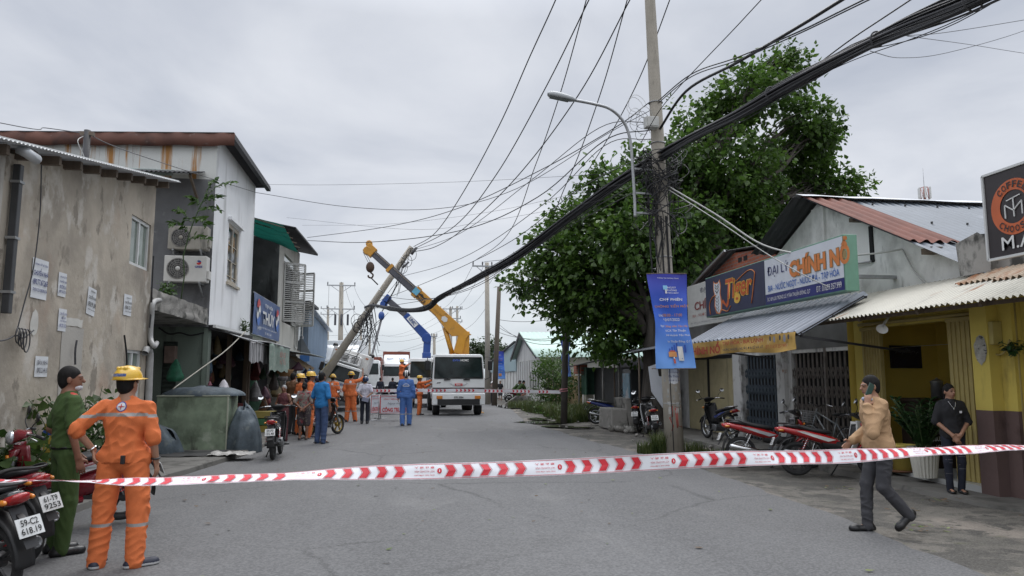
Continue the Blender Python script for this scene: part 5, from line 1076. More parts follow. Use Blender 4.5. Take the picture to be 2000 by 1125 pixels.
tg=thing("cable_tangle","messy black tangle of spare cable loops hanging round the big concrete pole","cable tangle",on_pole(6.0));T0=on_pole(6.0);mb=MB()
for k in range(34):
 z=r8 .uniform(4.9,6.6);c=on_pole(z);rr=r8 .uniform(.2,.48);a0=r8 .uniform(0,6.28);pts=[]
 for i in range(15):
  a=a0+i*.46*r8 .uniform(.9,1.1);pts.append(c+Vector((rr*math.cos(a)*(1.2+.3*math.sin(i)),(rr*.7)*math.sin(a)-.08,.22*math.sin(a*1.3+k)+.12*math.sin(i*.9)))-T0)
 q=MB();q.tube(catmull(pts,3),r8 .uniform(.006,.014),5,caps=False);q.build("loop",m_cable,tg)
for k in range(22):
 z0_,z1_=r8 .uniform(5.4,6.6),r8 .uniform(3.7,5.2);a=r8 .uniform(-2.1,1.2);r_=.19+r8 .uniform(0,.16);pts=[]
 for i in range(8):z=lerp(z0_,z1_,i/7);c=on_pole(z);pts.append(c+Vector((r_*math.sin(a+.3*math.sin(i+k)),-r_*math.cos(a+.3*math.sin(i+k)),0))-T0)
 q=MB();q.tube(catmull(pts,3),r8 .uniform(.006,.016),5,caps=False);q.build("dropper",m_cable,tg)
for k in range(5):
 pts=[on_face(.1+.09*k-.9*(k>2),z,.012)+PB-T0 for z in(5.2,4.4,3.6,2.6,1.2,.1)][:(6 if k==4 else 4)];q=MB();q.tube(catmull(pts,4),.010,5,caps=False);q.build("dropper",m_cable,tg)
for k in range(8):
 c=PY(1255+r8 .uniform(-18,18),225+r8 .uniform(-25,35),15.4)-T0;q=MB();q.tube([c+Vector((.16*math.cos(a)*(1+.3*k/8),.05*math.sin(a*2),.2*math.sin(a)))for a in[i*.5 for i in range(11)]],.005,5,caps=False);q.build("thin_loop",m_pale if k%2 else m_cable,tg)
c0=on_pole(11.6)
def conductor(px_list,end,r,label,group):
 """wire from the crossarm on top of the big pole: its run in plan is fixed by where it leaves the picture at about 11 m up"""
 r0=ray(px_list[0][0],px_list[0][1]);t=(11.0-CAM_H)/r0 .z;p1=Vector((r0 .x*t,r0 .y*t,11.0));A,B=(p1 .x,p1 .y),(end.x,end.y)
 pts=[PV(x,y,A,B)for x,y in px_list]+[end];k=(15.45-p1 .y)/(end.y-p1 .y);st=Vector((p1 .x+(end.x-p1 .x)*k,15.45,11.72));pts=[st]+pts
 d=(st-p1).normalized();back=[Vector((st.x+.3,-25,11.7)),Vector((st.x+.15,-5,11.0))];arm_x.append(st.x);return wire("power_line",back+pts,r,m_cable,label,group,sub=10)
arm_x=[];EA=LT+Vector((.1,-.1,-.1))
gA="black conductors running down to the leaning pole";lA="black power line dropping from the big pole's top to the leaning pole's tip"
for px_list in([(1085,0),(1035,110),(975,245),(905,375),(850,455)],[(1150,0),(1062,178),(970,340),(890,440)],[(1230,0),(1130,185),(1010,345),(905,447),(850,482)]):
 conductor(px_list,EA+Vector((0,0,rnd.uniform(-.3,.1))),.017,lA,gA)
gB="black conductors running on to the far pole";lB="black power line running overhead from the big pole's top to the far concrete pole"
for px_list,ex in(([(1145,0),(1095,180),(1045,325),(990,460)],-.9),([(1225,0),(1172,185),(1108,355),(1035,490)],-.3),([(1308,0),(1240,172),(1160,315),(1075,435),(1010,505)],.9)):
 conductor(px_list,far_t+Vector((ex,-.1,.0)),.015,lB,gB)
mb=MB();mb.bb(min(arm_x)-.15-PB.x,max(arm_x)+.15-PB.x,-.06+c0 .y-PB.y,.06+c0 .y-PB.y,11.24,11.36);mb.build("crossarm",steel,mp);mb=MB()
for x in arm_x:mb.cyl((x-PB.x,c0 .y-PB.y,11.36),(x-PB.x,c0 .y-PB.y,11.72),.045,n=10)
mb.each("insulator",mat("insulator_brown",(.10,.05,.04),rough=.3),mp)
gC="thin wires crossing the street to the houses";b1_=on_pole(7.85)+Vector((-.15,-.05,0));b2_=on_pole(7.2)+Vector((-.15,-.05,0))
h3=PX(600,464,XL+.3);h2=PX(500,376,XL+.2);h2b=PX(500,360,XL+.3)
for st,en,mid,r,l in((b1_,h3,[(1200,250),(1060,330),(900,405),(760,442)],.012,"thin black wire from the big pole to the shuttered house, upper of the sagging pair"),(b2_,h3+Vector((0,.2,-.1)),[(1180,275),(1050,385),(900,450),(720,473)],.014,"sagging black wire from the big pole to the shuttered house, lower of the pair"),(b1_+Vector((0,0,-.2)),h2,[(1180,265),(1010,368),(860,407),(680,404)],.008,"thin wire from the big pole to the white house corner, sagging across the sky"),(on_pole(6.3),h2b,[(1170,340),(900,355),(650,361)],.004,"faint straight wire from the big pole to the white house eave"),(on_pole(6.1),PX(590,440,XL+.3),[(1150,372),(950,415),(750,438)],.004,"faint wire from the cable tangle to the shuttered house roof"),(on_pole(5.9),PX(560,425,XL+.3),[(1130,400),(950,432),(800,448)],.004,"faintest lower wire from the cable tangle toward the green tarpaulin")):
 wire("service_wire",[st]+[PV(x,y,(st.x,st.y),(en.x,en.y))for x,y in mid]+[en],r,m_cable2,l,gC)
msb=PX(166,325,XL-.9);o=thing("service_mast","short dark service post on the roof of the grey house","post",(XL-.9,msb.y,4.3));mt=PX(169,253,XL-.9);mb=MB();mb.tube([(0,0,0),(0,0,mt.z-4.3)],.055,10);mb.build("post",m_dkroof,o);mb=MB();mb.box((0,.0,mt.z-4.36),(.22,.08,.06));mb.build("bracket",m_wood,o)
e0=PX(0,240,-6.5);wire("service_wire",[e0+Vector((-4,-2,.3)),e0,PX(90,250,-6.2),Vector((XL-.9,msb.y,mt.z-.06))],.008,m_cable2,"thin wire leaving the roof post of the grey house to the left",gC)
wire("service_wire",[Vector((XL-.9,msb.y,mt.z-.06)),PX(240,292,XL-.5),PX(400,345,XL-.1),h2],.008,m_cable2,"thin wire from the grey house's roof post to the white house corner",gC)
wire("service_wire",[Vector((XL-.95,msb.y,mt.z-.1)),PX(152,275,XL-.9),PX(162,300,XL-.85),PX(168,318,XL-.8)],.007,m_pale,"pale loop of wire beside the roof post of the grey house",gC)
g1_,g2_=PX(1762,487,XR-.05),PX(1662,572,7.8)
wire("pale_wire",[on_pole(5.9)+Vector((.1,-.15,0)),PV(1400,420,(5.8,15.5),(g1_.x,g1_.y)),PV(1490,478,(5.8,15.5),(g1_.x,g1_.y)),PV(1590,499,(5.8,15.5),(g1_.x,g1_.y)),PV(1690,497,(5.8,15.5),(g1_.x,g1_.y)),g1_],.018,m_pale,"pale cable sagging from the big pole to the grocery gable, upper of two","pale cables to the grocery")
wire("pale_wire",[on_pole(5.8)+Vector((.1,-.2,0)),PV(1400,430,(5.8,15.4),(g2_.x,g2_.y)),PV(1500,497,(5.8,15.4),(g2_.x,g2_.y)),PV(1600,552,(5.8,15.4),(g2_.x,g2_.y)),g2_],.011,m_pale,"thin pale cable running straight from the big pole across the white sign, lower of two","pale cables to the grocery")
wire("pale_wire",[g1_,PX(1790,535,XR-.1),PX(1830,565,XR-.12),PX(1880,562,XR-.1),PX(1902,555,XR-.05)],.016,m_pale,"pale cable hanging in a curve on the white gable wall above the cream tin roof","pale cables to the grocery")
gE="black lines leading up right from the big pole";N0=(8.6,-12)
for st,mid,r,l in((on_pole(7.15),[(1340,178),(1440,122),(1560,52),(1660,-10)],.030,"thick twisted black line leading up right from the big pole"),(on_pole(7.85),[(1350,145),(1440,112),(1560,62),(1690,-2)],.013,"black line leading up right from the pole's upper clamp, above the thick twisted one"),(on_pole(7.80),[(1350,150),(1440,118),(1560,66),(1705,-4)],.011,"thin black line just under the clamp line, leading up right from the pole"),(on_pole(6.9)+Vector((-.4,0,.0)),[(1300,200),(1440,50),(1490,-4)],.009,"single thin wire rising steeply to the top edge right of the big pole"),(on_pole(6.45),[(1440,215),(1560,150),(1665,75),(1790,-8)],.011,"messenger wire running just above the thick cable bundle on the right")):
 B=N0 if 'steeply' not in l else(7.2,-12);pts=[st]+[PV(x,y,(st.x,st.y),B)for x,y in mid];d=(pts[-1]-pts[-2]).normalized();wire("power_line",pts+[pts[-1]+d*6],r,m_cable,l,gE)
q0=PV(1700,100,A1,A2);q1=PX(2000,60,13.5)
wire("service_wire",[q0,PX(1760,113,8.4),PX(1850,103,10.5),q1,PX(2120,5,15.5)],.006,m_cable2,"thin wire drooping from the cable bundle off to the right edge","thin wires to the right")
q0=PV(1765,70,A1,A2);wire("service_wire",[q0,PX(1850,63,9.2),PX(2000,39,12),PX(2150,12,15)],.006,m_cable2,"thin wire leaving the cable bundle nearly level to the right edge","thin wires to the right");wire("service_wire",[q0+Vector((.05,0,0)),PX(1900,88,10.5),PX(2000,104,13),PX(2150,126,17)],.005,m_cable2,"thin wire descending from the cable bundle to the right edge","thin wires to the right")
gF="far wires beyond the crane trucks";lF="thin far wire strung between the distant poles beyond the crane trucks"
for a,b,s in((lp_t+Vector((1,0,-.2)),lpt(.62),.3),(lp_t+Vector((.3,0,-.3)),lpt(.56),.5),(lp_t+Vector((1,0,-1.5)),lpt(.5),.4),(lp_t+Vector((0,0,-2.4)),lpt(.45),.3),(far_t+Vector((-.9,0,-.2)),t880+Vector((-1,0,-.2)),.6),(far_t+Vector((-.2,0,-.2)),t880+Vector((0,0,-.2)),.8),(far_t+Vector((.8,0,-.25)),t880+Vector((1,0,-.2)),.8),(far_t+Vector((0,0,-2.8)),t880+Vector((.5,0,-2.2)),.7),(t880,Vector((-4,130,9)),1.2),(t880+Vector((1,0,0)),Vector((-3,130,9)),1.4),(t880+Vector((0,0,-2)),PY(705,660,90),1.0),(t880+Vector((0,0,-3)),PY(722,680,100),1.0),(lp_t+Vector((-1,0,-.2)),PY(641,610,95),.6),(PY(705,650,90),Vector((-20,100,9)),1),(PY(900,640,78),PY(700,700,95),.6)):
 mb=MB();mb.tube(sagline(a,b,s,16),.012,4,caps=False);mb.build("far_wire",m_cable2,label=lF,cat="wire",group=gF)
gG="wires tangled between the leaning pole and the big pole"
for i,(t,z,mids)in enumerate(((.80,7.0,[(900,505),(1060,400),(1180,285)]),(.66,6.7,[(860,540),(1000,470),(1130,370)]),(.62,6.2,[(880,575),(1000,515),(1130,425)]),(.97,7.4,[(900,455),(1040,350),(1170,250)]),(.70,6.0,[(820,585),(930,560),(1080,460)]))):
 a,b=lpt(t)+Vector((.1,-.15,0)),on_pole(z)+Vector((-.15,0,0));wire("service_wire",[a]+[PV(x,y,(a.x,a.y),(b.x,b.y))for x,y in mids]+[b],.011,m_cable2,"loose thin wire sagging between the leaning pole and the big pole",gG)
wt=PY(975,640,45.7);tr=Vector((9.5,30,4.6))
for dz,s in((0,1.1),(.5,.5),(-.3,.7),(.2,1.5)):mb=MB();mb.tube(sagline(wt+Vector((0,0,dz)),tr+Vector((0,0,dz)),s,20),.014,4,caps=False);mb.build("far_wire",m_cable2,label="dark wire sagging from the old wooden pole into the tree",cat="wire",group="wires from the wooden pole into the tree")
hg=thing("torn_cables","bunch of torn black cables dangling from the leaning pole above the tilted truck","cables",lpt(.60));H0=lpt(.60)
def strand(pts,r):q=MB();q.tube([p-H0 for p in catmull(pts,6)],r,5,caps=False);q.build("strand",m_cable,hg)
for k in range(17):
 t=r8 .uniform(.55,.66);a=lpt(t);tx,ty=r8 .uniform(690,742),r8 .uniform(630,715);e=PY(tx,ty,35.6);m_=(a+e)/2+Vector((r8 .uniform(-.1,.25),0,r8 .uniform(-.3,.1)));strand([a+Vector((0,-.15,0)),m_,e],r8 .uniform(.010,.026))
for k in range(9):c=PY(r8 .uniform(695,722),r8 .uniform(610,640),35.7);rr=r8 .uniform(.12,.3);strand([c+Vector((rr*math.cos(a),.05*a,rr*math.sin(a)*1.2))for a in[i*.7 for i in range(9)]],.014)
for k in range(8):a=lpt(r8 .uniform(.84,.99));b=lpt(r8 .uniform(.6,.72))+Vector((r8 .uniform(.3,1.2),-.2,0));strand([a+Vector((.05,-.12,0)),(a+b)/2+Vector((.15,-.1,-.1)),b],.012)
for k in range(3):c=lpt(.95-.04*k)+Vector((.25,-.2,0));strand([c+Vector((.25*math.cos(a),0,.3*math.sin(a)))for a in[i*.7 for i in range(10)]],.012)
for k in range(10):a=lpt(r8 .uniform(.3,.5));e=a+Vector((r8 .uniform(.5,2.2),r8 .uniform(-.3,.3),r8 .uniform(.0,1.6)));strand([a+Vector((0,-.15,0)),(a+e)/2+Vector((0,0,-.35)),e],.010)
# ======== vegetation
def leaf_mat(name,col,hi,trans=.42,rough=.45,scale=1.6):
 m=bpy.data.materials.new(name);m.use_nodes=True;nt=m.node_tree;N=nt.nodes.new;L=nt.links.new;b=nt.nodes["Principled BSDF"];out=nt.nodes["Material Output"]
 b.inputs["Roughness"].default_value=rough;tc=N("ShaderNodeTexCoord");n=N("ShaderNodeTexNoise");n.inputs["Scale"].default_value=scale;n.inputs["Detail"].default_value=6;n.inputs["Roughness"].default_value=.7;L(tc.outputs["Object"],n.inputs["Vector"])
 rp=N("ShaderNodeValToRGB");L(n.outputs[0],rp.inputs[0]);e=rp.color_ramp.elements;e[0].position=.40;e[0].color=(*col,1);e[1].position=.66;e[1].color=(*hi,1);L(rp.outputs[0],b.inputs["Base Color"])
 t=N("ShaderNodeBsdfTranslucent");L(rp.outputs[0],t.inputs["Color"]);ms=N("ShaderNodeMixShader");ms.inputs[0].default_value=trans;L(b.outputs[0],ms.inputs[1]);L(t.outputs[0],ms.inputs[2]);L(ms.outputs[0],out.inputs["Surface"]);return m
rng=np.random.default_rng(11)
def leaf_cloud(centres,dirs,size,name,mats,parent,droop=.35,width=.75,mi=None,**k):
 """many individual folded leaves: centres (n,3), dirs (n,3)"""
 n=len(centres);C=np.asarray(centres,float);D=np.asarray(dirs,float)+rng.normal(0,.45,(n,3));D[:,2]-=droop;D/=np.linalg.norm(D,axis=1)[:,None]+1e-9
 U=rng.normal(0,1,(n,3))*np.array([.6,.6,.5])+np.array([0,0,1.0]);S=np.cross(D,U);S/=np.linalg.norm(S,axis=1)[:,None]+1e-9;Nn=np.cross(S,D);L_=(size*rng.uniform(.5,1.35,n))[:,None];W=L_*width*rng.uniform(.8,1.1,n)[:,None]
 P=np.stack([C,C+D*L_*.32+S*W*.5+Nn*W*.12,C+D*L_*.7+S*W*.3-Nn*L_*.02,C+D*L_-Nn*L_*.12,C+D*L_*.7-S*W*.3-Nn*L_*.02,C+D*L_*.32-S*W*.5+Nn*W*.12],1).reshape(-1,3)
 i=np.arange(n)[:,None]*6;F=np.concatenate([i+np.array([[0,1,2,3]]),i+np.array([[0,3,4,5]])],1).reshape(-1)
 me=bpy.data.meshes.new(name);me.vertices.add(len(P));me.vertices.foreach_set("co",P.ravel());me.loops.add(len(F));me.loops.foreach_set("vertex_index",F.astype(np.int32));me.polygons.add(2*n);me.polygons.foreach_set("loop_start",np.arange(0,8*n,4,dtype=np.int32))
 for m in(mats if isinstance(mats,list)else[mats]):me.materials.append(m)
 if mi is not None:me.polygons.foreach_set("material_index",np.repeat(mi,2).astype(np.int32))
 me.update(calc_edges=True);o=bpy.data.objects.new(name,me);COL.objects.link(o);o.parent=parent
 return tag(o,**k)
lf_tree=leaf_mat("tree_leaf",(.024,.056,.010),(.125,.235,.038));lf_young=leaf_mat("young_tree_leaf",(.05,.10,.015),(.10,.17,.03),.4)
bark=mat("bark",(.085,.075,.065),rough=.95,var=.35,scale=3,stretch=(2,2,.4),bump=.8,bscale=12)
def crown(lobes,per,twigs,size,o,mats,young=.12,hole=.0,seed=1,origin=(0,0,0)):
 """lobes = (centre, radii); twig tips scattered mostly near each lobe's shell; each twig carries a spray of leaves"""
 g=np.random.default_rng(seed);Cs,Ds,Mi,tips=[],[],[],[]
 for c,r in lobes:
  n=int(twigs*(r[0]*r[2])**.8);v=g.normal(0,1,(n,3));v/=np.linalg.norm(v,axis=1)[:,None];rad=(g.random(n)**.42)[:,None];wob=1+.17*g.normal(0,1,(n,1))
  p=np.array(c)+v*rad*wob*np.array(r);tips.append((np.array(c),p))
  for q,d,rr in zip(p,v,rad[:,0]):
   m=int(per*g.uniform(.5,1.4));td=d+g.normal(0,.6,3);td/=np.linalg.norm(td);t=g.random(m)[:,None]
   Cs.append(q+td*t*size*2.4+g.normal(0,size*.75,(m,3)));Ds.append(np.tile(td,(m,1))+g.normal(0,.5,(m,3)));Mi.append((g.random(m)<(young*(1.6 if rr>.8 and d[2]>0 else .25))).astype(int))
 C=np.concatenate(Cs)-np.array(origin);return leaf_cloud(C,np.concatenate(Ds),size,"crown",mats,o,mi=np.concatenate(Mi)),tips
TY=23.5;tb=Vector((8.25,23.0,0));tree=thing("fig_tree","big spreading dark green fig tree behind the concrete pole and the grocery","tree",tb)
lob=[]
for px_,py_,rp_,dy in((1035,548,36,2),(1085,490,52,1),(1120,440,52,2),(1185,372,50,0),(1165,560,88,1),(1235,470,90,-1),(1105,605,42,2),(1190,640,72,1),(1250,330,38,1),(1265,600,70,1),(1335,315,60,0),(1385,240,62,1),(1462,190,70,0),(1540,150,50,1),(1530,110,16,1),(1610,258,34,0),(1575,235,52,0),(1598,280,34,1),(1430,350,105,0),(1540,320,82,2),(1600,362,48,1),(1660,372,30,1),(1400,440,100,1),(1510,420,74,2),(1350,520,56,3),(1300,400,80,2),(1300,640,60,2),(1265,400,66,1),(1205,430,60,1),(1120,530,60,1),(1340,440,62,-1),(1328,505,48,-1),(1410,520,52,1),(1470,450,50,0)):
 c=PY(px_,py_,TY+dy);r=rp_*(TY+dy)*.90/FPX;lob.append((tuple(c),(r,r*1.25,r*.92)))
_,tips=crown(lob,16,150,.195,tree,[lf_tree,lf_young],.30,seed=3,origin=tb)
mb=MB();g=random.Random(21)
for k in range(7):
 a=k*.9;pts=[Vector((.38*math.cos(a)*(1.25 if i==0 else 1-.08*i)+g.uniform(-.05,.05),.38*math.sin(a)*(1.25 if i==0 else 1-.08*i),i*.65-.1))for i in range(7)];mb.tube(catmull(pts,4),[.22-.0035*j for j in range(25)],9)
mb.build("trunk",bark,tree)
mb=MB();fork=Vector((0,0,3.6))
def limb(mb,a,b,r0,r1,k=6,wig=.12):
 a,b=Vector(a),Vector(b);L=(b-a).length;pts=[a.lerp(b,i/k)+Vector((g.uniform(-1,1),g.uniform(-1,1),g.uniform(-.5,1)))*wig*L*.35*math.sin(math.pi*i/k)+Vector((0,0,.10*L*math.sin(math.pi*i/k)))for i in range(k+1)]
 c=catmull(pts,3);mb.tube(c,[lerp(r0,r1,i/(len(c)-1))for i in range(len(c))],8);return c
for c,p in tips:
 e=Vector(c)-tb;cc=limb(mb,fork+Vector((g.uniform(-.3,.3),g.uniform(-.3,.3),g.uniform(-.9,.5))),e,.13+.02*g.random(),.035,6)
 for j in range(0,len(p),max(1,len(p)//9)):limb(mb,cc[g.randint(8,len(cc)-2)],Vector(p[j])-tb,.026,.008,3,.2)
mb.build("limbs",bark,tree)
lf_bright=leaf_mat("creeper_leaf",(.030,.075,.012),(.085,.16,.025),.4);lf_mid=leaf_mat("bush_leaf",(.028,.060,.014),(.075,.125,.03),.35)
vb=Vector((7.3,36,0));o=thing("creeper_bush","bright green creeper heaped over the garden wall, left of the small banner post","bush",vb);lb_=[]
for px_,py_,rp_,Y in((1062,715,22,37),(1085,705,22,35.5),(1075,745,24,36.5),(1100,730,20,34.5),(1060,765,15,37),(1090,770,16,35),(1118,760,14,33)):c=PY(px_,py_,Y);r=rp_*Y*1.03/FPX;lb_.append((tuple(c),(r,r*1.6,r)))
crown(lb_,12,190,.11,o,[lf_bright,lf_young],.3,seed=5,origin=vb)
q=MB()
for k in range(14):q.tube([Vector((g.uniform(-.3,.9),g.uniform(-1,2),0)),Vector((g.uniform(-.3,.9),g.uniform(-1,2),1.0)),Vector((g.uniform(-.3,.9),g.uniform(-1,2),2.0))],.02,5)
q.build("stems",bark,o)
def shrub(loc,label,stems,size,mats,spread,height,leaves,seed):
 o=thing("shrub",label,"plant",loc);gg=random.Random(seed);q=MB();C,D=[],[]
 for s in range(stems):
  a=gg.uniform(0,6.28);h=height*gg.uniform(.55,1);sp_=spread*gg.uniform(.3,1);pts=[Vector((.05*math.cos(a),.05*math.sin(a),0))]
  for i in range(1,7):t=i/6;pts.append(Vector((math.cos(a)*sp_*t**1.5+gg.uniform(-.03,.03),math.sin(a)*sp_*t**1.5*.6+gg.uniform(-.03,.03),h*t*(1-.12*t))))
  cc=catmull(pts,3);q.tube(cc,[.011*(1-.7*i/len(cc))for i in range(len(cc))],5)
  for k in range(leaves):i=int(len(cc)*gg.uniform(.12,1))-1;t=gg.uniform(0,6.28);C.append(cc[i]+Vector((.05*math.cos(t),.05*math.sin(t),gg.uniform(-.02,.04))));D.append((math.cos(t),math.sin(t),.1))
 leaf_cloud(C,D,size,"foliage",mats,o,droop=.45,width=.9);q.build("stems",MATS["green_stem"],o);return o
shrub((-4.12,10.2,.1),"leafy shrub with broad leaves behind the green uniformed officer",19,.14,lf_mid,.75,1.66,19,3)
shrub((-4.2,11.3,.1),"leafy shrub with broad leaves between the officer and the orange worker",19,.135,lf_mid,.8,1.7,19,5)
shrub((-4.15,8.75,.1),"dense broad leaved shrub at the left edge by the grey wall",26,.135,lf_mid,.62,1.15,22,8)
shrub((-4.15,9.4,.1),"broad leaved shrub behind the red scooter's mirror",15,.12,lf_mid,.5,1.15,14,9)
o=thing("wall_sapling","sapling with long fern like fronds growing by the air conditioners","plant",(-5.0,17.9,3.28));q=MB();C,D=[],[]
st_=catmull([PY(358,500,17.6),PY(372,450,17.5),PY(388,410,17.5),PY(400,385,17.5)],5);B0=Vector((-5.0,17.9,3.28));q.tube([B0-B0,PY(360,540,17.7)-B0]+[p-B0 for p in st_],.014,6)
for px_,py_,ex,ey in((400,385,455,355),(398,390,420,352),(394,398,425,385),(384,415,430,412),(378,430,405,440),(376,440,340,410),(370,455,335,435),(388,408,368,385),(364,470,408,468)):
 a,b=PY(px_,py_,17.5),PY(ex,ey,17.3);cc=catmull([a,(a+b)/2+Vector((0,0,.10)),b],10);q.tube([p-B0 for p in cc],.005,4)
 for i in range(3,len(cc)):
  d=(cc[i]-cc[i-1]).normalized();s=d.cross(Vector((0,-.5,1))).normalized()
  for k in(-1,1):C.append(cc[i]-B0);D.append(d*.5+s*k*1.6)
leaf_cloud(C,D,.16,"fronds",lf_bright,o,droop=.15,width=.45);q.build("stems",MATS["green_stem"],o)
p=PX(328,600,-4.75);shrub((p.x,p.y,3.29),"small round leaved plant growing on the concrete slab",9,.075,lf_bright,.25,.42,14,12)
p=PX(478,655,-4.35);shrub((p.x,p.y,2.9),"little tuft of weeds hanging at the edge of the blue banner",8,.06,lf_mid,.2,.5,14,13)
p=PX(1976,690,8.3);shrub((p.x,p.y,1.95),"small dark potted plant hanging beside the electricity meter",8,.07,lf_dk,.18,.25,10,15)
def grass(name,spots,label,seed):
 gg=np.random.default_rng(seed);P,F=[],[]
 for x,y,rx,ry,h,n in spots:
  for _ in range(n):
   a,r=gg.uniform(0,6.28),math.sqrt(gg.random());bx,by=x+rx*r*math.cos(a),y+ry*r*math.sin(a);hh=h*gg.uniform(.4,1.1);t=gg.uniform(0,6.28);w=.008+.006*gg.random();lx,ly=math.cos(t)*hh*gg.uniform(.1,.7),math.sin(t)*hh*gg.uniform(.1,.7);wx,wy=-math.sin(t)*w,math.cos(t)*w;o=len(P)
   P+=[(bx-wx,by-wy,-.03),(bx+wx,by+wy,-.03),(bx+lx*.35+wx*.8,by+ly*.35+wy*.8,hh*.6),(bx+lx*.35-wx*.8,by+ly*.35-wy*.8,hh*.6),(bx+lx,by+ly,hh)];F+=[(o,o+1,o+2,o+3),(o+3,o+2,o+4)]
 return MB().add(P,F).build(name,leaf_mat(name+"_blade",(.035,.060,.014),(.13,.15,.05),.3,scale=2.5),label=label,cat="grass",kind="stuff")
grass("pole_grass",[(5.72,15.75,.22,.25,.5,420),(5.5,15.9,.3,.3,.3,260),(6.3,15.6,.3,.3,.3,220),(6.9,15.4,.5,.3,.16,200)],"tufts of long grass round the foot of the big pole",1)
grass("roadside_weeds",[(7.0,36.5,.8,3.5,.55,2600),(7.0,31,.8,2.6,.6,2200),(6.7,28.4,.6,1.0,.5,900),(6.15,27.3,.35,.3,.3,260),(7.4,28.6,.5,.8,.8,700),(6.9,42,.7,2,.4,700)],"green weeds and tall grass along the far right verge",2)
leafC,leafD=[],[];gg=np.random.default_rng(9)
for _ in range(900):leafC.append((gg.normal(7.0,.45),gg.uniform(27.8,37),abs(gg.normal(.1,.25))));leafD.append((gg.normal(),gg.normal(),.3))
leaf_cloud(leafC,leafD,.10,"weed_leaves",lf_bright,None,label="low broad leaved weeds among the roadside grass",cat="weeds",kind="stuff")
leafC,leafD=[],[]
for _ in range(240):leafC.append((gg.uniform(-3,9),gg.uniform(5,30),.03));leafD.append((gg.normal(),gg.normal(),.1))
for x,y,n in((5.75,7.6,26),(6.2,8.6,14),(6.6,10.4,14),(7.2,9.2,16)):
 for _ in range(n):leafC.append((gg.normal(x,.13),gg.normal(y,.10),.03));leafD.append((gg.normal(),gg.normal(),.1))
fl_=leaf_cloud(leafC,leafD,.075,"fallen_leaves",[leaf_mat("fallen_green",(.06,.10,.02),(.20,.24,.06),.2),mat("fallen_brown",(.10,.065,.035),rough=.8,var=.3)],None,droop=.05,width=.6,mi=(gg.random(len(leafC))<.55).astype(int),label="scattered fallen leaves on the road and verge",cat="leaves",kind="stuff")
for v_ in fl_.data.vertices:v_.co.z=.022+abs(v_.co.z-.03)*.25
lf_far=leaf_mat("far_leaf",(.016,.034,.010),(.05,.085,.024),.2,scale=.5)
for i,(px_,py_,rp_,Y,l)in enumerate(((930,690,20,95,"distant dark tree behind the white crane truck's cab"),(960,686,22,100,"distant dark tree between the far pole and the old wooden pole"),(985,700,18,92,"distant low tree above the blue green shed"),(905,702,14,105,"distant low tree peeping beside the yellow turret"))):
 c=PY(px_,py_,Y);o=thing("distant_tree",l,"tree",(c.x,Y,0),0,"distant trees");r=rp_*Y/FPX;gx=random.Random(i);lbs=[((c.x+gx.uniform(-.6,.6)*r,Y+gx.uniform(-.5,.5)*r,c.z+gx.uniform(-.5,.4)*r),(r*.6,r*.6,r*.55))for _ in range(7)];crown(lbs,8,60,.34,o,[lf_far,lf_far],.1,seed=40+i,origin=(c.x,Y,0));mb=MB();mb.tube([(0,0,0),(.1,0,c.z*.5),(0,0,c.z)],[.3,.22,.1],8);mb.build("trunk",bark,o)
# ======== motorbikes
def loft(mb,secs,n=16,m=0,p=2.6,caps=True):
 """skin through cross sections (centre, half width along y, half height along z, tilt)"""
 V=[];F=[]
 for c,hw,hh,tl in secs:
  for j in range(n):
   t=2*math.pi*j/n;ct,st=math.cos(t),math.sin(t);y=hw*math.copysign(abs(ct)**(2/p),ct);z=hh*math.copysign(abs(st)**(2/p),st)
   V.append((c[0]-z*math.sin(tl),c[1]+y,c[2]+z*math.cos(tl)))
 k=len(secs)
 for i in range(k-1):
  for j in range(n):F.append((i*n+j,i*n+(j+1)%n,(i+1)*n+(j+1)%n,(i+1)*n+j))
 if caps:F+=[tuple(range(n))[::-1],tuple((k-1)*n+j for j in range(n))]
 mb.add(V,F,m,True);return mb
rubber=mat("tyre_rubber",(.022,.022,.023),rough=.8,var=.25,scale=12,bump=.4,bscale=120);chrome=mat("chrome",(.55,.56,.57),rough=.18,metal=1.0,var=.08);alloy=mat("engine_alloy",(.22,.225,.23),rough=.45,metal=.7,var=.25,scale=9);seatm=mat("seat_vinyl",(.022,.022,.024),rough=.5,var=.2,scale=8);tail_r=mat("tail_lamp_red",(.36,.012,.014),rough=.15,var=.2,scale=30,coat=.6);amber=mat("amber_lens",(.60,.20,.02),rough=.15,coat=.5);mirror_g=mat("mirror_glass",(.86,.88,.90),rough=.3,metal=.35,var=.03);lens_c=mat("headlamp_lens",(.55,.57,.60),rough=.06,metal=.6,var=.2,scale=20,coat=1);plate_w=mat("plate_white",(.66,.67,.66),rough=.5,var=.06)  # mirror_glass: bright sky reflection put into a pale, half-matt base colour
def paint(n,c):return mat(n,c,rough=.22,var=.06,scale=2,coat=.7,spec=.5)
P_RED,P_DRED,P_BLACK,P_BLUE,P_SILVER,P_WHITE,P_GREY=paint("bike_red",(.40,.016,.018)),paint("bike_dark_red",(.17,.010,.018)),paint("bike_black",(.014,.014,.016)),paint("bike_blue",(.02,.04,.20)),paint("bike_silver",(.42,.43,.44)),paint("bike_white",(.62,.62,.60)),paint("bike_grey",(.10,.10,.10))
WB,WR=.62,.285
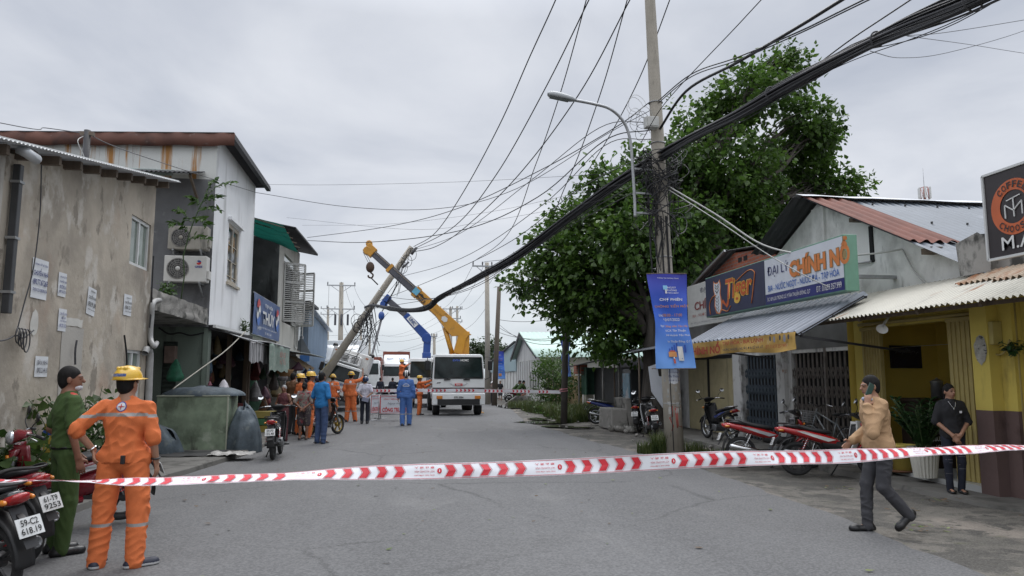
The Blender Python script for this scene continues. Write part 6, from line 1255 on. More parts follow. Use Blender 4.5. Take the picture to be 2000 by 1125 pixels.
def bike(label,loc,rz,body=P_RED,shield=None,side=P_SILVER,plate=None,rim='spoke',lean=5,mirrors=True,group="motorbikes parked along the street",steer=0.0,scooter=False,rackless=False,tailcol=None,rimcol=None):
 shield=shield or body;rimcol=rimcol or chrome;o=thing("motorbike",label,"motorbike",loc,rz,group);o.rotation_euler=(R(-lean),0,rz)
 hd=Vector((.44,0,.80))
 def wheel(x):
  c=Vector((x,0,WR));mb=MB();mb.torus(c,(0,1,0),WR-.038,.038,44,10,flat=1.05);t=mb.build("tyre",rubber)
  w=MB();w.torus(c,(0,1,0),WR-.078,.014,40,8);w.cyl(c-Vector((0,.06,0)),c+Vector((0,.06,0)),.045 if rim=='spoke' else .06,n=16);wo=w.build("wheel",rimcol,o);t.parent=wo;s=MB()
  if rim=='spoke':
   for i in range(18):
    a=i*math.pi/9
    for sg in(-1,1):s.cyl(c+Vector((.04*math.cos(a+sg*.5),sg*.03,.04*math.sin(a+sg*.5))),c+Vector((.2*math.cos(a),0,.2*math.sin(a))),.0028,n=4,smooth=False)
  else:
   for i in range(5):
    a=i*2*math.pi/5+.3
    for da in(-.12,.12):s.beam(c+Vector((.05*math.cos(a),0,.05*math.sin(a))),c+Vector((.205*math.cos(a+da),0,.205*math.sin(a+da))),.022,.02,up=(0,1,0))
  s.build("spokes",rimcol,wo)
 wheel(-WB);wheel(WB)
 mb=MB()
 for s in(-1,1):mb.cyl((WB-.005,s*.075,WR),(.50,s*.075,.62),.019,n=10);mb.cyl((.515,s*.075,.56),(hd.x,s*.07,hd.z),.026,n=10)
 mb.build("fork",alloy,o)
 mb=MB();V=[];
 mb.grid(lambda a,b:Vector((WB+(WR+.028)*math.cos(lerp(.35,2.75,a)),(b-.5)*.125*(1-.25*abs(2*a-1)),WR+(WR+.028-.045*(2*b-1)**2)*math.sin(lerp(.35,2.75,a)))),18,6);mb.build("front_mudguard",body if not scooter else shield,o,solid=.006)
 mb=MB()
 mb.grid(lambda a,b:Vector((lerp(.47,.26,b)+.05*math.sin(math.pi*b)-.13*(2*a-1)**2,(a-.5)*2*lerp(.20,.15,b)*(1-.25*max(0,.25-b)*4),lerp(.92,.30,b))),14,12);mb.build("leg_shield",shield,o,solid=.012)
 mb=MB();mb.grid(lambda a,b:Vector((lerp(.445,.225,b)+.035*math.sin(math.pi*b)-.10*(2*a-1)**2,(a-.5)*2*lerp(.15,.12,b),lerp(.87,.34,b))),10,8);mb.build("inner_shield",black if not scooter else shield,o,solid=.006)
 mb=MB();loft(mb,[((.54,0,.72),.05,.05,0),((.50,0,.77),.10,.09,0),((.42,0,.86),.12,.06,.3)],16);mb.build("nose_cowl",body,o)
 mb=MB()
 for s in(-1,1):mb.ell((.525,s*.10,.80),(.02,.045,.025),n=10,k=6)
 mb.each("turn_signal",amber,o)
 hb=MB();loft(hb,[((.50,0,.985),.05,.05,0),((.46,0,1.0),.10,.075,.2),((.40,0,1.01),.13,.06,.5),((.34,0,1.03),.16,.035,.7)],18);hbo=hb.build("handlebar_cowl",black if not scooter else body,o)
 mb=MB();mb.ell((.505,0,.985),(.022,.075,.058),n=16,k=8);mb.build("headlight",lens_c,hbo)
 mb=MB();mb.tube(catmull([(.25,-.36,1.02),(.33,-.22,1.04),(.40,0,1.02),(.33,.22,1.04),(.25,.36,1.02)],5),.012,8);ho=mb.build("handlebar",chrome,o)
 mb=MB()
 for s in(-1,1):mb.cyl((.30,s*.27,1.034),(.245,s*.375,1.018),.018,n=10)
 mb.each("grip",black,ho);mb=MB()
 for s in(-1,1):mb.tube([(.35,s*.24,1.03),(.36,s*.31,1.02),(.31,s*.40,1.0)],.006,6)
 mb.each("brake_lever",chrome,ho)
 if mirrors:
  for s in(-1,1):
   mb=MB();mb.tube(catmull([(.33,s*.22,1.05),(.35,s*.27,1.13),(.31,s*.33,1.20)],4),.006,6);mo=mb.build("mirror",black,o);mb=MB();mb.ell((.315,s*.345,1.235),(.018,.062,.046),n=16,k=8);mb.build("mirror_shell",black,mo);mb=MB();mb.lathe([(0,0),(.044,0)],(.2955,s*.345,1.235),(-1,0,.5),18);g=mb.build("mirror_glass",mirror_g,mo);
   for v in g.data.vertices:v.co.y=s*.345+(v.co.y-s*.345)*1.25
 mb=MB();loft(mb,[((.24,0,.46),.09,.12,.3),((.10,0,.50),.085,.07,.2),((-.05,0,.54),.09,.10,0),((-.2,0,.58),.10,.12,0)],14);mb.build("centre_tunnel",black if not scooter else body,o)
 mb=MB();loft(mb,[((.10,0,.56),.03,.05,.3),((.0,0,.58),.095,.075,.2),((-.18,0,.62),.125,.095,.15),((-.42,0,.68),.13,.085,.12),((-.66,0,.735),.115,.062,.1),((-.84,0,.775),.085,.045,.1),((-.90,0,.785),.05,.03,.1)],20);mb.build("tail_fairing",body,o)
 if side is not None:
  mb=MB()
  for s in(-1,1):mb.prism([(.02,s*.098,.60),(-.2,s*.132,.655),(-.5,s*.134,.735),(-.62,s*.125,.74),(-.34,s*.136,.64),(-.12,s*.125,.57)],(0,s*.006,0))
  mb.each("side_stripe",side,o)
 mb=MB();loft(mb,[((-.02,0,.715),.05,.02,.3),((-.08,0,.725),.105,.04,.2),((-.22,0,.745),.125,.045,.1),((-.36,0,.765),.125,.045,.15),((-.50,0,.80),.125,.045,.12),((-.70,0,.825),.105,.036,.1),((-.80,0,.835),.06,.02,0)],18);mb.build("seat",seatm,o)
 mb=MB();mb.tube(catmull([(-.52,-.135,.80),(-.70,-.135,.86),(-.86,-.085,.875),(-.90,0,.875),(-.86,.085,.875),(-.70,.135,.86),(-.52,.135,.80)],5),.011,8);mb.build("grab_rail",tailcol or black,o)
 mb=MB();loft(mb,[((-.80,0,.745),.095,.042,.1),((-.90,0,.765),.085,.045,.25),((-.945,0,.775),.045,.03,.3)],16);tl=mb.build("tail_light",tail_r,o)
 mb=MB()
 for s in(-1,1):mb.ell((-.865,s*.105,.755),(.05,.022,.022),n=10,k=6)
 mb.each("rear_signal",amber,o)
 mb=MB();mb.grid(lambda a,b:Vector((-WB-(WR+.04)*math.cos(lerp(-.2,1.5,a)),(b-.5)*.15,WR+(WR+.05-.03*(2*b-1)**2)*math.sin(lerp(-.2,1.5,a))+.04)),14,5);mb.add([(-.86,-.06,.70),(-.86,.06,.70),(-1.03,.05,.42),(-1.03,-.05,.42)],[(0,1,2,3)]);mb.build("rear_mudguard",black,o,solid=.008)
 pl=MB();pm=plane_m(Vector((-1.0,0,.57)),(0,-1,0),(-.25,0,-.0)if False else(.38,0,.92));w_,h_=.19,.14
 pl.add([pm@Vector((a*w_/2,b*h_/2,d))for d in(0,.006)for a,b in((-1,-1),(1,-1),(1,1),(-1,1))],[(3,2,1,0),(4,5,6,7),(0,1,5,4),(1,2,6,5),(2,3,7,6),(3,0,4,7)]);po=pl.build("licence_plate",plate_w,o)
 mb=MB();mb.beam((-.86,0,.66),(-.985,0,.57),.05,.03);mb.build("plate_bracket",black,o)
 if plate:
  lettering("lettering",plate[0],.13,.048,at2(pm,0,.032,.009),inkb,po,bold=.015);lettering("lettering",plate[1],.15,.048,at2(pm,0,-.03,.009),inkb,po,bold=.015)
 mb=MB();mb.box((.06,0,.31),(.30,.20,.16));mb.cyl((.18,0,.34),(.33,0,.37),.075,.06,12);mb.cyl((-.02,-.13,.31),(-.02,.13,.31),.09,n=18)
 for k in range(5):mb.cyl((.19+.025*k,0,.345+.004*k),(.198+.025*k,0,.346+.004*k),.09,n=14)
 mb.build("engine",alloy,o,bevel=.015)
 mb=MB();mb.tube(catmull([(.28,-.07,.30),(.2,-.12,.22),(0,-.14,.215),(-.2,-.145,.26),(-.34,-.15,.30)],5),.016,8);mb.lathe([(.02,0),(.043,.03),(.05,.1),(.052,.52),(.045,.56),(.03,.565),(.028,.50),(0,.5)],(-.30,-.15,.29),(-.98,-.02,.19),16);mb.build("exhaust",chrome if rim=='spoke' else alloy,o)
 mb=MB()
 for s in(-1,1):mb.beam((-.05,s*.09,.33),(-WB-.03,s*.09,WR),.03,.045)
 mb.build("swingarm",black,o)
 for s in(-1,1):
  mb=MB();mb.cyl((-WB+.02,s*.125,WR+.03),(-.44,s*.12,.63),.012,n=8);so=mb.build("shock_absorber",chrome,o);mb=MB();mb.tube([Vector((-WB+.02,s*.125,WR+.03)).lerp(Vector((-.44,s*.12,.63)),.12+.8*i/70)+Vector((.025*math.cos(i*.62),.025*math.sin(i*.62),0))for i in range(71)],.005,5);mb.build("spring",chrome if rim=='spoke' else tail_r,so)
 mb=MB();mb.tube([(.10,.12,.24),(-.02,.21,.02)],.012,7);mb.box((-.02,.22,.012),(.06,.05,.012));mb.build("kickstand",black,o)
 mb=MB();mb.tube([(.05,-.24,.25),(.05,.24,.25)],.012,8)
 for s in(-1,1):mb.cyl((.05,s*.14,.25),(.05,s*.25,.25),.02,n=8)
 mb.build("footrest",black,o)
 if scooter:
  mb=MB();loft(mb,[((.30,0,.28),.16,.03,0),((.05,0,.27),.17,.03,0),((-.2,0,.30),.15,.05,0)],14);loft(mb,[((-.1,0,.42),.13,.14,0),((-.4,0,.50),.15,.15,.1),((-.75,0,.60),.12,.12,.1)],16);mb.build("scooter_bodywork",body,o)
  mb=MB();mb.ell((.50,0,.985),(.05,.085,.075),n=18,k=10);mb.build("round_headlight",lens_c,o)
 return o
def park(rear,rz,**k):
 c=Vector((math.cos(rz),math.sin(rz),0));p=Vector((rear[0],rear[1],k.pop("z",.0)))+c*WB;return bike(loc=p,rz=rz,**k)
park((-2.93,6.25),R(150),z=.01,label="nearest black motorbike at the lower left corner, with plate 59-C2 618.19",body=P_BLACK,side=P_WHITE,plate=("59-C2","618.19"),rim='alloy',rimcol=black,lean=6,steer=.1)
park((-3.27,7.35),R(152),z=.01,label="dark red motorbike with plate 61-T9 9253, left of the orange worker",body=P_DRED,side=P_BLUE,plate=("61-T9","9253"),rim='spoke',lean=6,tailcol=black)
park((-3.1,9.25),R(211),z=.04,label="red scooter with round headlight, beside the green uniformed officer",body=P_DRED,shield=P_DRED,side=P_SILVER,rim='alloy',rimcol=black,scooter=True,lean=5)
park((-2.47,15.75),R(92),z=.006,label="black motorbike with white plate 59-P3, standing alone at the kerb, seen from behind",body=P_BLACK,side=None,plate=("59-P3","135.48"),rim='alloy',rimcol=black,lean=3)
park((-2.45,21.6),R(55),z=.006,label="black motorbike with gold wheels behind the man in the blue shirt",body=P_BLACK,side=P_GREY,plate=("59-X1","204.11"),rim='alloy',rimcol=mat("gold_rim",(.42,.30,.08),rough=.35,metal=.8),lean=4)
park((6.27,13.1),R(-12),z=.0,label="red and silver motorbike, farther of the two red ones outside the grocery",body=P_RED,shield=P_BLACK,side=P_SILVER,plate=("54-T4","2617"),rim='spoke',lean=5)
park((6.72,11.95),R(-17),z=.0,label="red and white motorbike, nearer of the two red ones, behind the man on the phone",body=P_RED,shield=P_WHITE,side=P_WHITE,plate=("52-S1","7720"),rim='alloy',rimcol=black,lean=5)
park((8.15,17.5),R(95),z=.08,label="black motorbike with low red tail lamp standing at the cream folding doors",body=P_BLACK,shield=P_BLACK,side=P_BLUE,plate=("59-C1","114.21"),rim='spoke',lean=3,tailcol=chrome)
park((7.25,21.9),R(55),z=.0,label="black motorbike with white plate just left of the big pole",body=P_BLACK,side=None,plate=("59-H1","350.02"),rim='alloy',rimcol=black,lean=4)
park((7.0,19.9),R(80),z=.0,label="dark grey motorbike half hidden behind the big pole",body=P_GREY,shield=P_SILVER,side=P_SILVER,plate=("51-U2","9104"),rim='alloy',rimcol=alloy,lean=4)
park((7.02,26.1),R(-14),z=.0,label="old navy and white step through motorbike by the concrete planter",body=P_BLUE,shield=P_WHITE,side=None,rim='spoke',lean=4,tailcol=chrome)
park((7.0,47.2),R(20),z=.0,label="distant dark red motorbike beside the seated officers",body=P_DRED,side=None,rim='alloy',rimcol=black,lean=4)
park((5.75,48.8),R(60),z=.0,label="distant blue motorbike behind the old wooden pole",body=P_BLUE,side=P_WHITE,rim='alloy',rimcol=black,lean=4)
bc=thing("bicycle","old bicycle with wire basket leaning on the brown grille behind the red motorbikes","bicycle",(8.45,13.9,.08),R(100));bc.rotation_euler=(R(8),0,R(100))
for x in(-.52,.52):
 c=Vector((x,0,.32));mb=MB();mb.torus(c,(0,1,0),.30,.017,36,8);w=mb.build("wheel",rubber,bc);mb=MB();mb.torus(c,(0,1,0),.278,.008,32,6)
 for i in range(14):a=i*2*math.pi/14;mb.cyl(c,c+Vector((.278*math.cos(a),0,.278*math.sin(a))),.002,n=4)
 mb.build("rim",chrome,w)
mb=MB()
for a,b in(((-.52,0,.32),(-.12,0,.30)),((-.12,0,.30),(-.22,0,.78)),((-.52,0,.32),(-.20,0,.70)),((-.12,0,.30),(.38,0,.82)),((-.2,0,.66),(.37,0,.88)),((.52,0,.32),(.36,0,.95))):mb.cyl(a,b,.016,n=8)
mb.build("frame",mat("bicycle_frame",(.25,.27,.28),rough=.35,metal=.4),bc)
mb=MB();mb.tube(catmull([(.22,-.30,1.02),(.34,-.2,1.05),(.36,0,1.0),(.34,.2,1.05),(.22,.30,1.02)],5),.012,8);mb.build("handlebar",chrome,bc)
mb=MB();loft(mb,[((-.10,0,.84),.03,.02,0),((-.22,0,.85),.07,.03,0),((-.34,0,.86),.09,.03,0)],12);mb.build("saddle",seatm,bc)
mb=MB()
for k in range(6):z=.66+.045*k;r_=.10+.008*k;mb.tube([(.62-r_,-r_-.03,z),(.62+r_,-r_-.03,z),(.62+r_,r_+.03,z),(.62-r_,r_+.03,z),(.62-r_,-r_-.03,z)],.004,4)
for k in range(9):y=-.16+.04*k;mb.cyl((.72,y*.8,.66),(.76,y,.89),.003,n=4);mb.cyl((.52,y*.8,.66),(.48,y,.89),.003,n=4)
mb.build("basket",steel,bc)
# ======== trucks (built facing -y, x to the viewer's right)
t_white=paint("truck_white",(.74,.76,.76));t_yel=mat("crane_yellow",(.56,.265,.025),rough=.4,var=.10,scale=2,coat=.2,dirt=[((.30,.16,.04),.62,.1,3,(1,1,1))]);t_blue=mat("crane_blue",(.014,.060,.25),rough=.4,var=.12,scale=2,coat=.2);t_grey=mat("boom_grey",(.085,.085,.10),rough=.45,var=.2,scale=2);wind=mat("windscreen",(.014,.022,.022),rough=.08,var=.6,scale=1.5,spec=.35);reflx=mat("windscreen_reflection",(.10,.12,.12),rough=.2)
def wheel_t(o,x,y,r=.46,w=.28):
 mb=MB();mb.lathe([(r*.55,-w/2),(r*.92,-w/2),(r,-w/2+.04),(r,w/2-.04),(r*.92,w/2),(r*.55,w/2)],(x,y,r),(1,0,0),28);wo=mb.build("wheel",rubber,o);mb=MB();mb.lathe([(0,-w/2+.03),(r*.3,-w/2+.02),(r*.55,-w/2+.06),(r*.57,-w/2)],(x,y,r),(1,0,0),20);mb.lathe([(0,w/2-.03),(r*.3,w/2-.02),(r*.55,w/2-.06),(r*.57,w/2)],(x,y,r),(1,0,0),20);mb.build("rim",alloy,wo)
def truck_cab(o,w,z0,z1,wz0,wz1,depth,m,rake=.28,brand=None,plate=None,lampz=.72,bump=(.42,.95),band=None,slope=.10,pillar=.13):
 """a forward-control cab: y=0 is the front face"""
 hw=w/2
 def prof(z):return 0.0 if z<=wz0 else rake*(z-wz0)/(z1-wz0)*.8
 zs=[z0,wz0,wz1,z1];mb=MB();P=[]
 ring=lambda z,e,y1:[(-hw+e,prof(z),z),(hw-e,prof(z),z),(hw-e*.4,y1,z),(-hw+e*.4,y1,z)]
 lev=[(z0,.03),(z0+.1,.0),(wz0,.0),(wz1,.07),(z1-.06,.09),(z1,.18)];V=[]
 for z,e in lev:V+=ring(z,e,depth)
 F=[(0,3,2,1)]
 for i in range(len(lev)-1):
  for j in range(4):F.append((4*i+j,4*i+(j+1)%4,4*i+4+(j+1)%4,4*i+4+j))
 n=4*(len(lev)-1);F.append((n,n+1,n+2,n+3));mb.add(V,F);cab_=mb.build("cab",m,o,bevel=.04,seg=3)
 g=lambda x,z,d=.012:(x,prof(z)-d,z)
 mb=MB();e=pillar;mb.add([g(-hw+e,wz0+.06),g(hw-e,wz0+.06),g(hw-e-.05,wz1-.02),g(-hw+e+.05,wz1-.02)],[(0,1,2,3)]);wo=mb.build("windscreen",wind,o);mb=MB();c=[Vector(g(-hw+e,wz0+.06,.016)),Vector(g(hw-e,wz0+.06,.016)),Vector(g(hw-e-.05,wz1-.02,.016)),Vector(g(-hw+e+.05,wz1-.02,.016))]
 for i in range(4):mb.beam(c[i],c[(i+1)%4],.03,.03)
 mb.build("rubber_seal",black,wo)
 mb=MB()
 for x in(-hw*.45,hw*.25):mb.beam(g(x,wz0+.04,.03),g(x+hw*.55,wz0+.14,.03),.02,.02)
 mb.each("wiper",black,o)
 for s in(-1,1):
  mb=MB();x=s*(hw+.004);mb.add([(x,prof(wz0)+.18,wz0+.05),(x,depth-.35,wz0+.05),(s*(hw-.07*.6),depth-.35,wz1-.05),(s*(hw-.05),prof(wz1)+.22,wz1-.05)],[(0,1,2,3)if s>0 else(3,2,1,0)]);mb.build("side_window",glass,o)
  mb=MB();mb.tube([(s*hw*.97,.12,wz1),(s*(hw+.22),-.08,wz1-.02),(s*(hw+.22),-.08,wz0+.1),(s*hw,.05,wz0)],.016,6);mo=mb.build("mirror_arm",black,o);mb=MB();mb.box((s*(hw+.22),-.10,(wz0+wz1)/2+.12),(.20,.06,.42));mb.build("mirror",black,mo,bevel=.03)
  mb=MB();mb.box((s*(hw-.32),-.10,lampz),(.26,.06,.14));mb.build("headlight",amber if band else lens_c,o,bevel=.015)
 mb=MB();mb.box((0,-.0,(bump[0]+bump[1])/2),(w+.02,.22,bump[1]-bump[0]));bo=mb.build("bumper",m,o,bevel=.05,seg=3);mb=MB();mb.box((0,-.115,bump[0]+.12),(w*.45,.012,.07));mb.build("air_slot",black,bo)
 if band:mb=MB();mb.box((0,-.006,(band[0]+band[1])/2),(w*.99,.03,band[1]-band[0]));mb.build("grille_band",black,o,bevel=.01)
 if plate:mb=MB();mb.box((0,-.125,lampz),(.46,.012,.12));po=mb.build("licence_plate",plate_w,o);lettering("lettering",plate,.40,.08,plane_m(Vector((0,-.133,lampz)),(1,0,0),(0,0,1)),inkb,po,bold=.02)
 mb=MB();mb.box((0,.3,z0-.12),(w*.8,.9,.25));mb.build("chassis",black,o);return cab_
# ---- white crane truck on the right
ct=thing("crane_truck","white crane truck facing the viewer, yellow boom raised to the left","crane truck",(2.60,32.55,0));W=2.30
truck_cab(ct,W,.72,2.68,1.56,2.56,1.7,t_white,pillar=.09,band=(1.02,1.22),plate="57K 5084",lampz=.80,bump=(.46,.98))
for s in(-1,1):wheel_t(ct,s*.93,.95,.47,.30);wheel_t(ct,s*.88,5.6,.47,.5)
mb=MB();mb.box((0,3.9,.82),(.9,6.5,.24));mb.build("chassis_rail",black,ct);mb=MB();mb.box((0,5.0,1.16),(2.3,4.2,.18));mb.box((-1.13,5.0,1.45),(.05,4.2,.42));mb.box((1.13,5.0,1.45),(.05,4.2,.42));mb.box((0,7.08,1.45),(2.3,.05,.42));mb.build("cargo_bed",mat("bed_grey",(.25,.26,.27),rough=.6,var=.2),ct)
lettering("lettering","EVN",.30,.10,plane_m(Vector((-.10,.16,2.41)),(1,0,0),(0,.25,1)),mat("sticker_blue",(.03,.08,.38),rough=.5),ct,bold=.03);lettering("lettering","HCMC",.36,.10,plane_m(Vector((.27,.16,2.41)),(1,0,0),(0,.25,1)),white_p,ct,bold=.03)
mb=MB();mb.add([(-.30,.175,2.35),(.5,.175,2.35),(.5,.20,2.475),(-.30,.20,2.475)],[(0,1,2,3)]);mb.build("windscreen_sticker",mat("sticker_grey",(.34,.37,.42),rough=.5),ct)
lettering("lettering","FF",.2,.06,plane_m(Vector((-.86,-.012,1.42)),(1,0,0),(0,0,1)),black,ct,bold=.04,shear=.3)
mb=MB();mb.prism([(-.40,-.006,1.42),(-.24,-.006,1.31),(.24,-.006,1.31),(.40,-.006,1.42),(.2,-.006,1.37),(-.2,-.006,1.37)],(0,-.015,0));mb.build("grille_wings",chrome,ct);mb=MB();mb.box((0,-.022,1.345),(.34,.02,.10));mb.build("badge",red_p,ct,bevel=.02);lettering("lettering","HINO",.22,.06,plane_m(Vector((0,-.036,1.345)),(1,0,0),(0,0,1)),white_p,ct,bold=.03)
mb=MB();mb.add([(-.88,.035,1.68),(-.5,.035,1.68),(-.5,.09,1.92),(-.88,.09,1.92)],[(0,1,2,3)]);mb.build("permit_card",mat("card_pale",(.40,.46,.46),rough=.6),ct)
mb=MB()
for x in(-.5,.35):mb.box((x,-.02,1.56),(.28,.04,.05))
mb.each("wiper_vent",black,ct)
for s in(1,):
 mb=MB();mb.box((s*1.2,2.15,1.25),(.16,.2,.42));mb.box((s*1.2,2.15,.6),(.11,.14,1.2));mb.box((s*1.2,2.15,.03),(.3,.3,.06));mb.build("outrigger",[t_yel,black][0],ct,bevel=.02)
def V3(px_,py_,Y):return PY(px_,py_,Y)
C0=Vector((2.60,32.55,0));PVT,TIP=V3(903,652,34.9)-C0,V3(726,492,35.3)-C0;bdr=(TIP-PVT).normalized();up_=Vector((0,1,0))
col=MB();col.beam(Vector((PVT.x-.25,2.35,1.0)),Vector((PVT.x-.25,2.35,2.75)),.75,.6);col.beam(Vector((PVT.x-.22,2.35,2.75)),PVT+Vector((.06,0,.15)),.5,.42,w2=.36,h2=.40);col.beam(Vector((PVT.x+.1,2.35,2.6)),PVT+Vector((.12,0,.12)),.22,.44);col.build("crane_column",t_yel,ct,bevel=.04)
def boom(o,a,b,w,h,m,name):mb=MB();mb.beam(a,b,w,h,up=(0,1,0));return mb.build(name,m,o,bevel=.03)
BL=(TIP-PVT).length;bp=lambda t:PVT+bdr*BL*t;dn=Vector((bdr.z,0,-bdr.x));dn=-dn if dn.z>0 else dn
b1=boom(ct,bp(-.05),bp(.50),.46,.38,t_yel,"boom_base");
mb=MB();mb.prism([bp(-.06)+dn*-.24+Vector((0,-.195,0)),bp(.05)+dn*.42+Vector((0,-.195,0)),bp(.12)+dn*.40+Vector((0,-.195,0)),bp(.26)+dn*.22+Vector((0,-.195,0)),bp(.26)+Vector((0,-.195,0))],(0,.39,0));mb.build("boom_gusset",t_yel,b1)
b2=boom(ct,bp(.50),bp(.80),.37,.30,t_grey,"boom_middle");b3=boom(ct,bp(.80),bp(1.0),.31,.25,t_grey,"boom_tip")
mb=MB();mb.beam(bp(.485),bp(.525),.52,.44,up=(0,1,0));mb.beam(bp(.785),bp(.81),.43,.35,up=(0,1,0));mb.each("boom_collar",t_yel,ct)
for t0_,t1_,off in((.53,.78,.10),(.815,.98,.08)):mb=MB();mb.beam(bp(t0_)-dn*off+Vector((0,-.176,0)),bp(t1_)-dn*off+Vector((0,-.176,0)),.02,.02);mb.build("boom_edge_line",mat("edge_cream",(.40,.33,.24),rough=.5),b2)
hdm=MB();hdm.beam(bp(.975),bp(1.06),.50,.38,up=(0,1,0));hdm.cyl(bp(1.03)+dn*.1+Vector((0,-.2,0)),bp(1.03)+dn*.1+Vector((0,.2,0)),.2,n=16);hdm.cyl(bp(1.06)-dn*.2+Vector((0,-.18,0)),bp(1.06)-dn*.2+Vector((0,.18,0)),.16,n=14);hdm.build("boom_head",t_yel,ct,bevel=.03)
mb=MB();mb.cyl(Vector((PVT.x-.45,2.35,2.7)),bp(.14)+dn*.35,.11,n=12);mb.build("lift_cylinder",t_yel,ct);mb=MB();mb.cyl(Vector((PVT.x-.45,2.35,2.7)).lerp(bp(.14)+dn*.35,.45),bp(.2)+dn*.2,.07,n=12);mb.build("cylinder_rod",chrome,ct)
Mb=plane_m(bp(.36)+Vector((0,-.205,0))+dn*.05,-bdr,-dn if dn.z<0 else dn);lettering("lettering","EAGLE",.62,.15,at2(Mb,-.5,-.08,.006),black,b1,bold=.02);mb=MB()
mb.add([Mb@Vector(p)for p in((-.75,.05,.006),(-.55,.16,.006),(-.4,.08,.006),(-.25,.18,.006),(-.35,.02,.006),(-.55,.03,.006))],[(0,1,2,3,4,5)]);mb.build("bird_emblem",black,b1)
lettering("lettering","EAGLE 554",.5,.08,at2(Mb,.55,.0,.006),mat("faded_brown_ink",(.25,.14,.03),rough=.6),b1);mb=MB();mb.add([Mb@Vector((1.0+.17*math.cos(t),-.02+.14*math.sin(t),.007))for t in[i*math.pi/3 for i in range(6)]],[tuple(range(6))]);mb.build("maker_plate",plate_w,b1);mb=MB();mb.box(bp(.51)+Vector((0,-.26,0)),(.3,.01,.3),rot=(0,.7,0));mb.build("blue_sticker",mat("sticker_lightblue",(.15,.45,.62),rough=.5),b1)
hk=thing("crane_hook","dark rusty hook block hanging on ropes from the yellow boom head","hook",V3(723,522,35.2));H0=V3(723,522,35.2);hm=mat("hook_rust",(.07,.04,.025),rough=.7,var=.3)
mb=MB();mb.ell((0,0,.0),(.2,.12,.26),n=14,k=8);mb.build("block",hm,hk);mb=MB();mb.tube(catmull([(.02,0,-.24),(.14,0,-.36),(.08,0,-.50),(-.06,0,-.47),(-.08,0,-.38)],5),.04,8);mb.build("hook",hm,hk)
mb=MB();e=V3(714,500,35.25)-H0
for dx in(-.08,.02):mb.cyl((dx,0,.2),e+Vector((dx-.05,0,.2)),.012,n=5)
mb.each("rope",m_cable2,hk);mb=MB();mb.tube([(.05,0,-.5),V3(738,556,35.4)-H0],.03,6);mb.build("sling",m_cable2,hk)
# ---- blue crane truck behind
bt=thing("crane_truck","white cab crane truck with folding blue boom, behind and left of the first one","crane truck",(1.62,41.2,0));truck_cab(bt,2.25,.75,2.72,1.62,2.55,1.7,t_white,band=(1.1,1.3),lampz=.85,bump=(.5,1.0))
for s in(-1,1):wheel_t(bt,s*.9,.95);wheel_t(bt,s*.86,5.4,.46,.5)
mb=MB();mb.box((0,4.8,1.1),(2.2,4.8,.2));mb.box((0,4,.8),(.9,6.2,.24));mb.build("cargo_bed",t_blue,bt)
B0=Vector((1.62,41.2,0));bv=lambda x,y:V3(x,y,43.4)-B0;a,b,c,d=bv(833,692),bv(833,664),bv(792,615),bv(760,588);mb=MB();mb.beam(Vector((a.x,2.2,1.1)),a+Vector((0,0,.1)),.5,.5);mb.beam(a,b+Vector((.06,0,.2)),.36,.42);mb.build("crane_column",t_blue,bt,bevel=.04)
mb=MB();mb.beam(b+Vector((.05,0,.12)),c,.50,.38,up=(0,1,0),w2=.38);mb.cyl(b+Vector((0,-.24,.1)),b+Vector((0,.24,.1)),.28,n=18);mb.build("boom_base",t_blue,bt,bevel=.03);mb=MB();mb.beam(c,d,.33,.28,up=(0,1,0));mb.build("boom_middle",t_grey,bt,bevel=.03)
mb=MB();mb.beam(d,d+(d-c).normalized()*.35,.5,.4,up=(0,1,0));mb.cyl(d+Vector((-.3,-.2,-.2)),d+Vector((-.3,.2,-.2)),.22,n=14);mb.build("boom_head",t_blue,bt,bevel=.03);cc_=(b+c)/2;Mx=plane_m(cc_+Vector((0,-.22,.05)),b-c,Vector((.6,0,.8)));mb=MB();mb.add([at2(Mx,-.35,.02)@Vector(p)for p in((-.35,-.16,.006),(.35,-.16,.006),(.35,.16,.006),(-.35,.16,.006))],[(0,1,2,3)]);mb.build("maker_sticker",plate_w,bt);lettering("lettering","UNIC",.5,.2,at2(Mx,-.35,.02,.012),bn_b,bt,bold=.03)
hk=thing("sling","dark lifting sling and blue hook block hanging from the blue boom to the tilted truck","sling",V3(745,617,42.8));H0=V3(745,617,42.8);mb=MB();mb.ell((0,0,0),(.18,.14,.26),n=12,k=8);mb.build("hook_block",t_blue,hk);q=V3(726,696,39.6)-H0;mb=MB();mb.beam((0,0,-.2),q,.12,.03,up=(0,1,0));mb.build("strap",mat("sling_grey",(.07,.07,.075),rough=.8),hk);mb=MB();mb.cyl((0,0,.2),V3(758,592,43.4)-H0,.02,n=5);mb.build("rope",m_cable2,hk);mb=MB();mb.cyl((0,0,-.15),V3(722,642,41)-H0,.02,n=5);mb.build("guy_rope",m_cable2,hk)
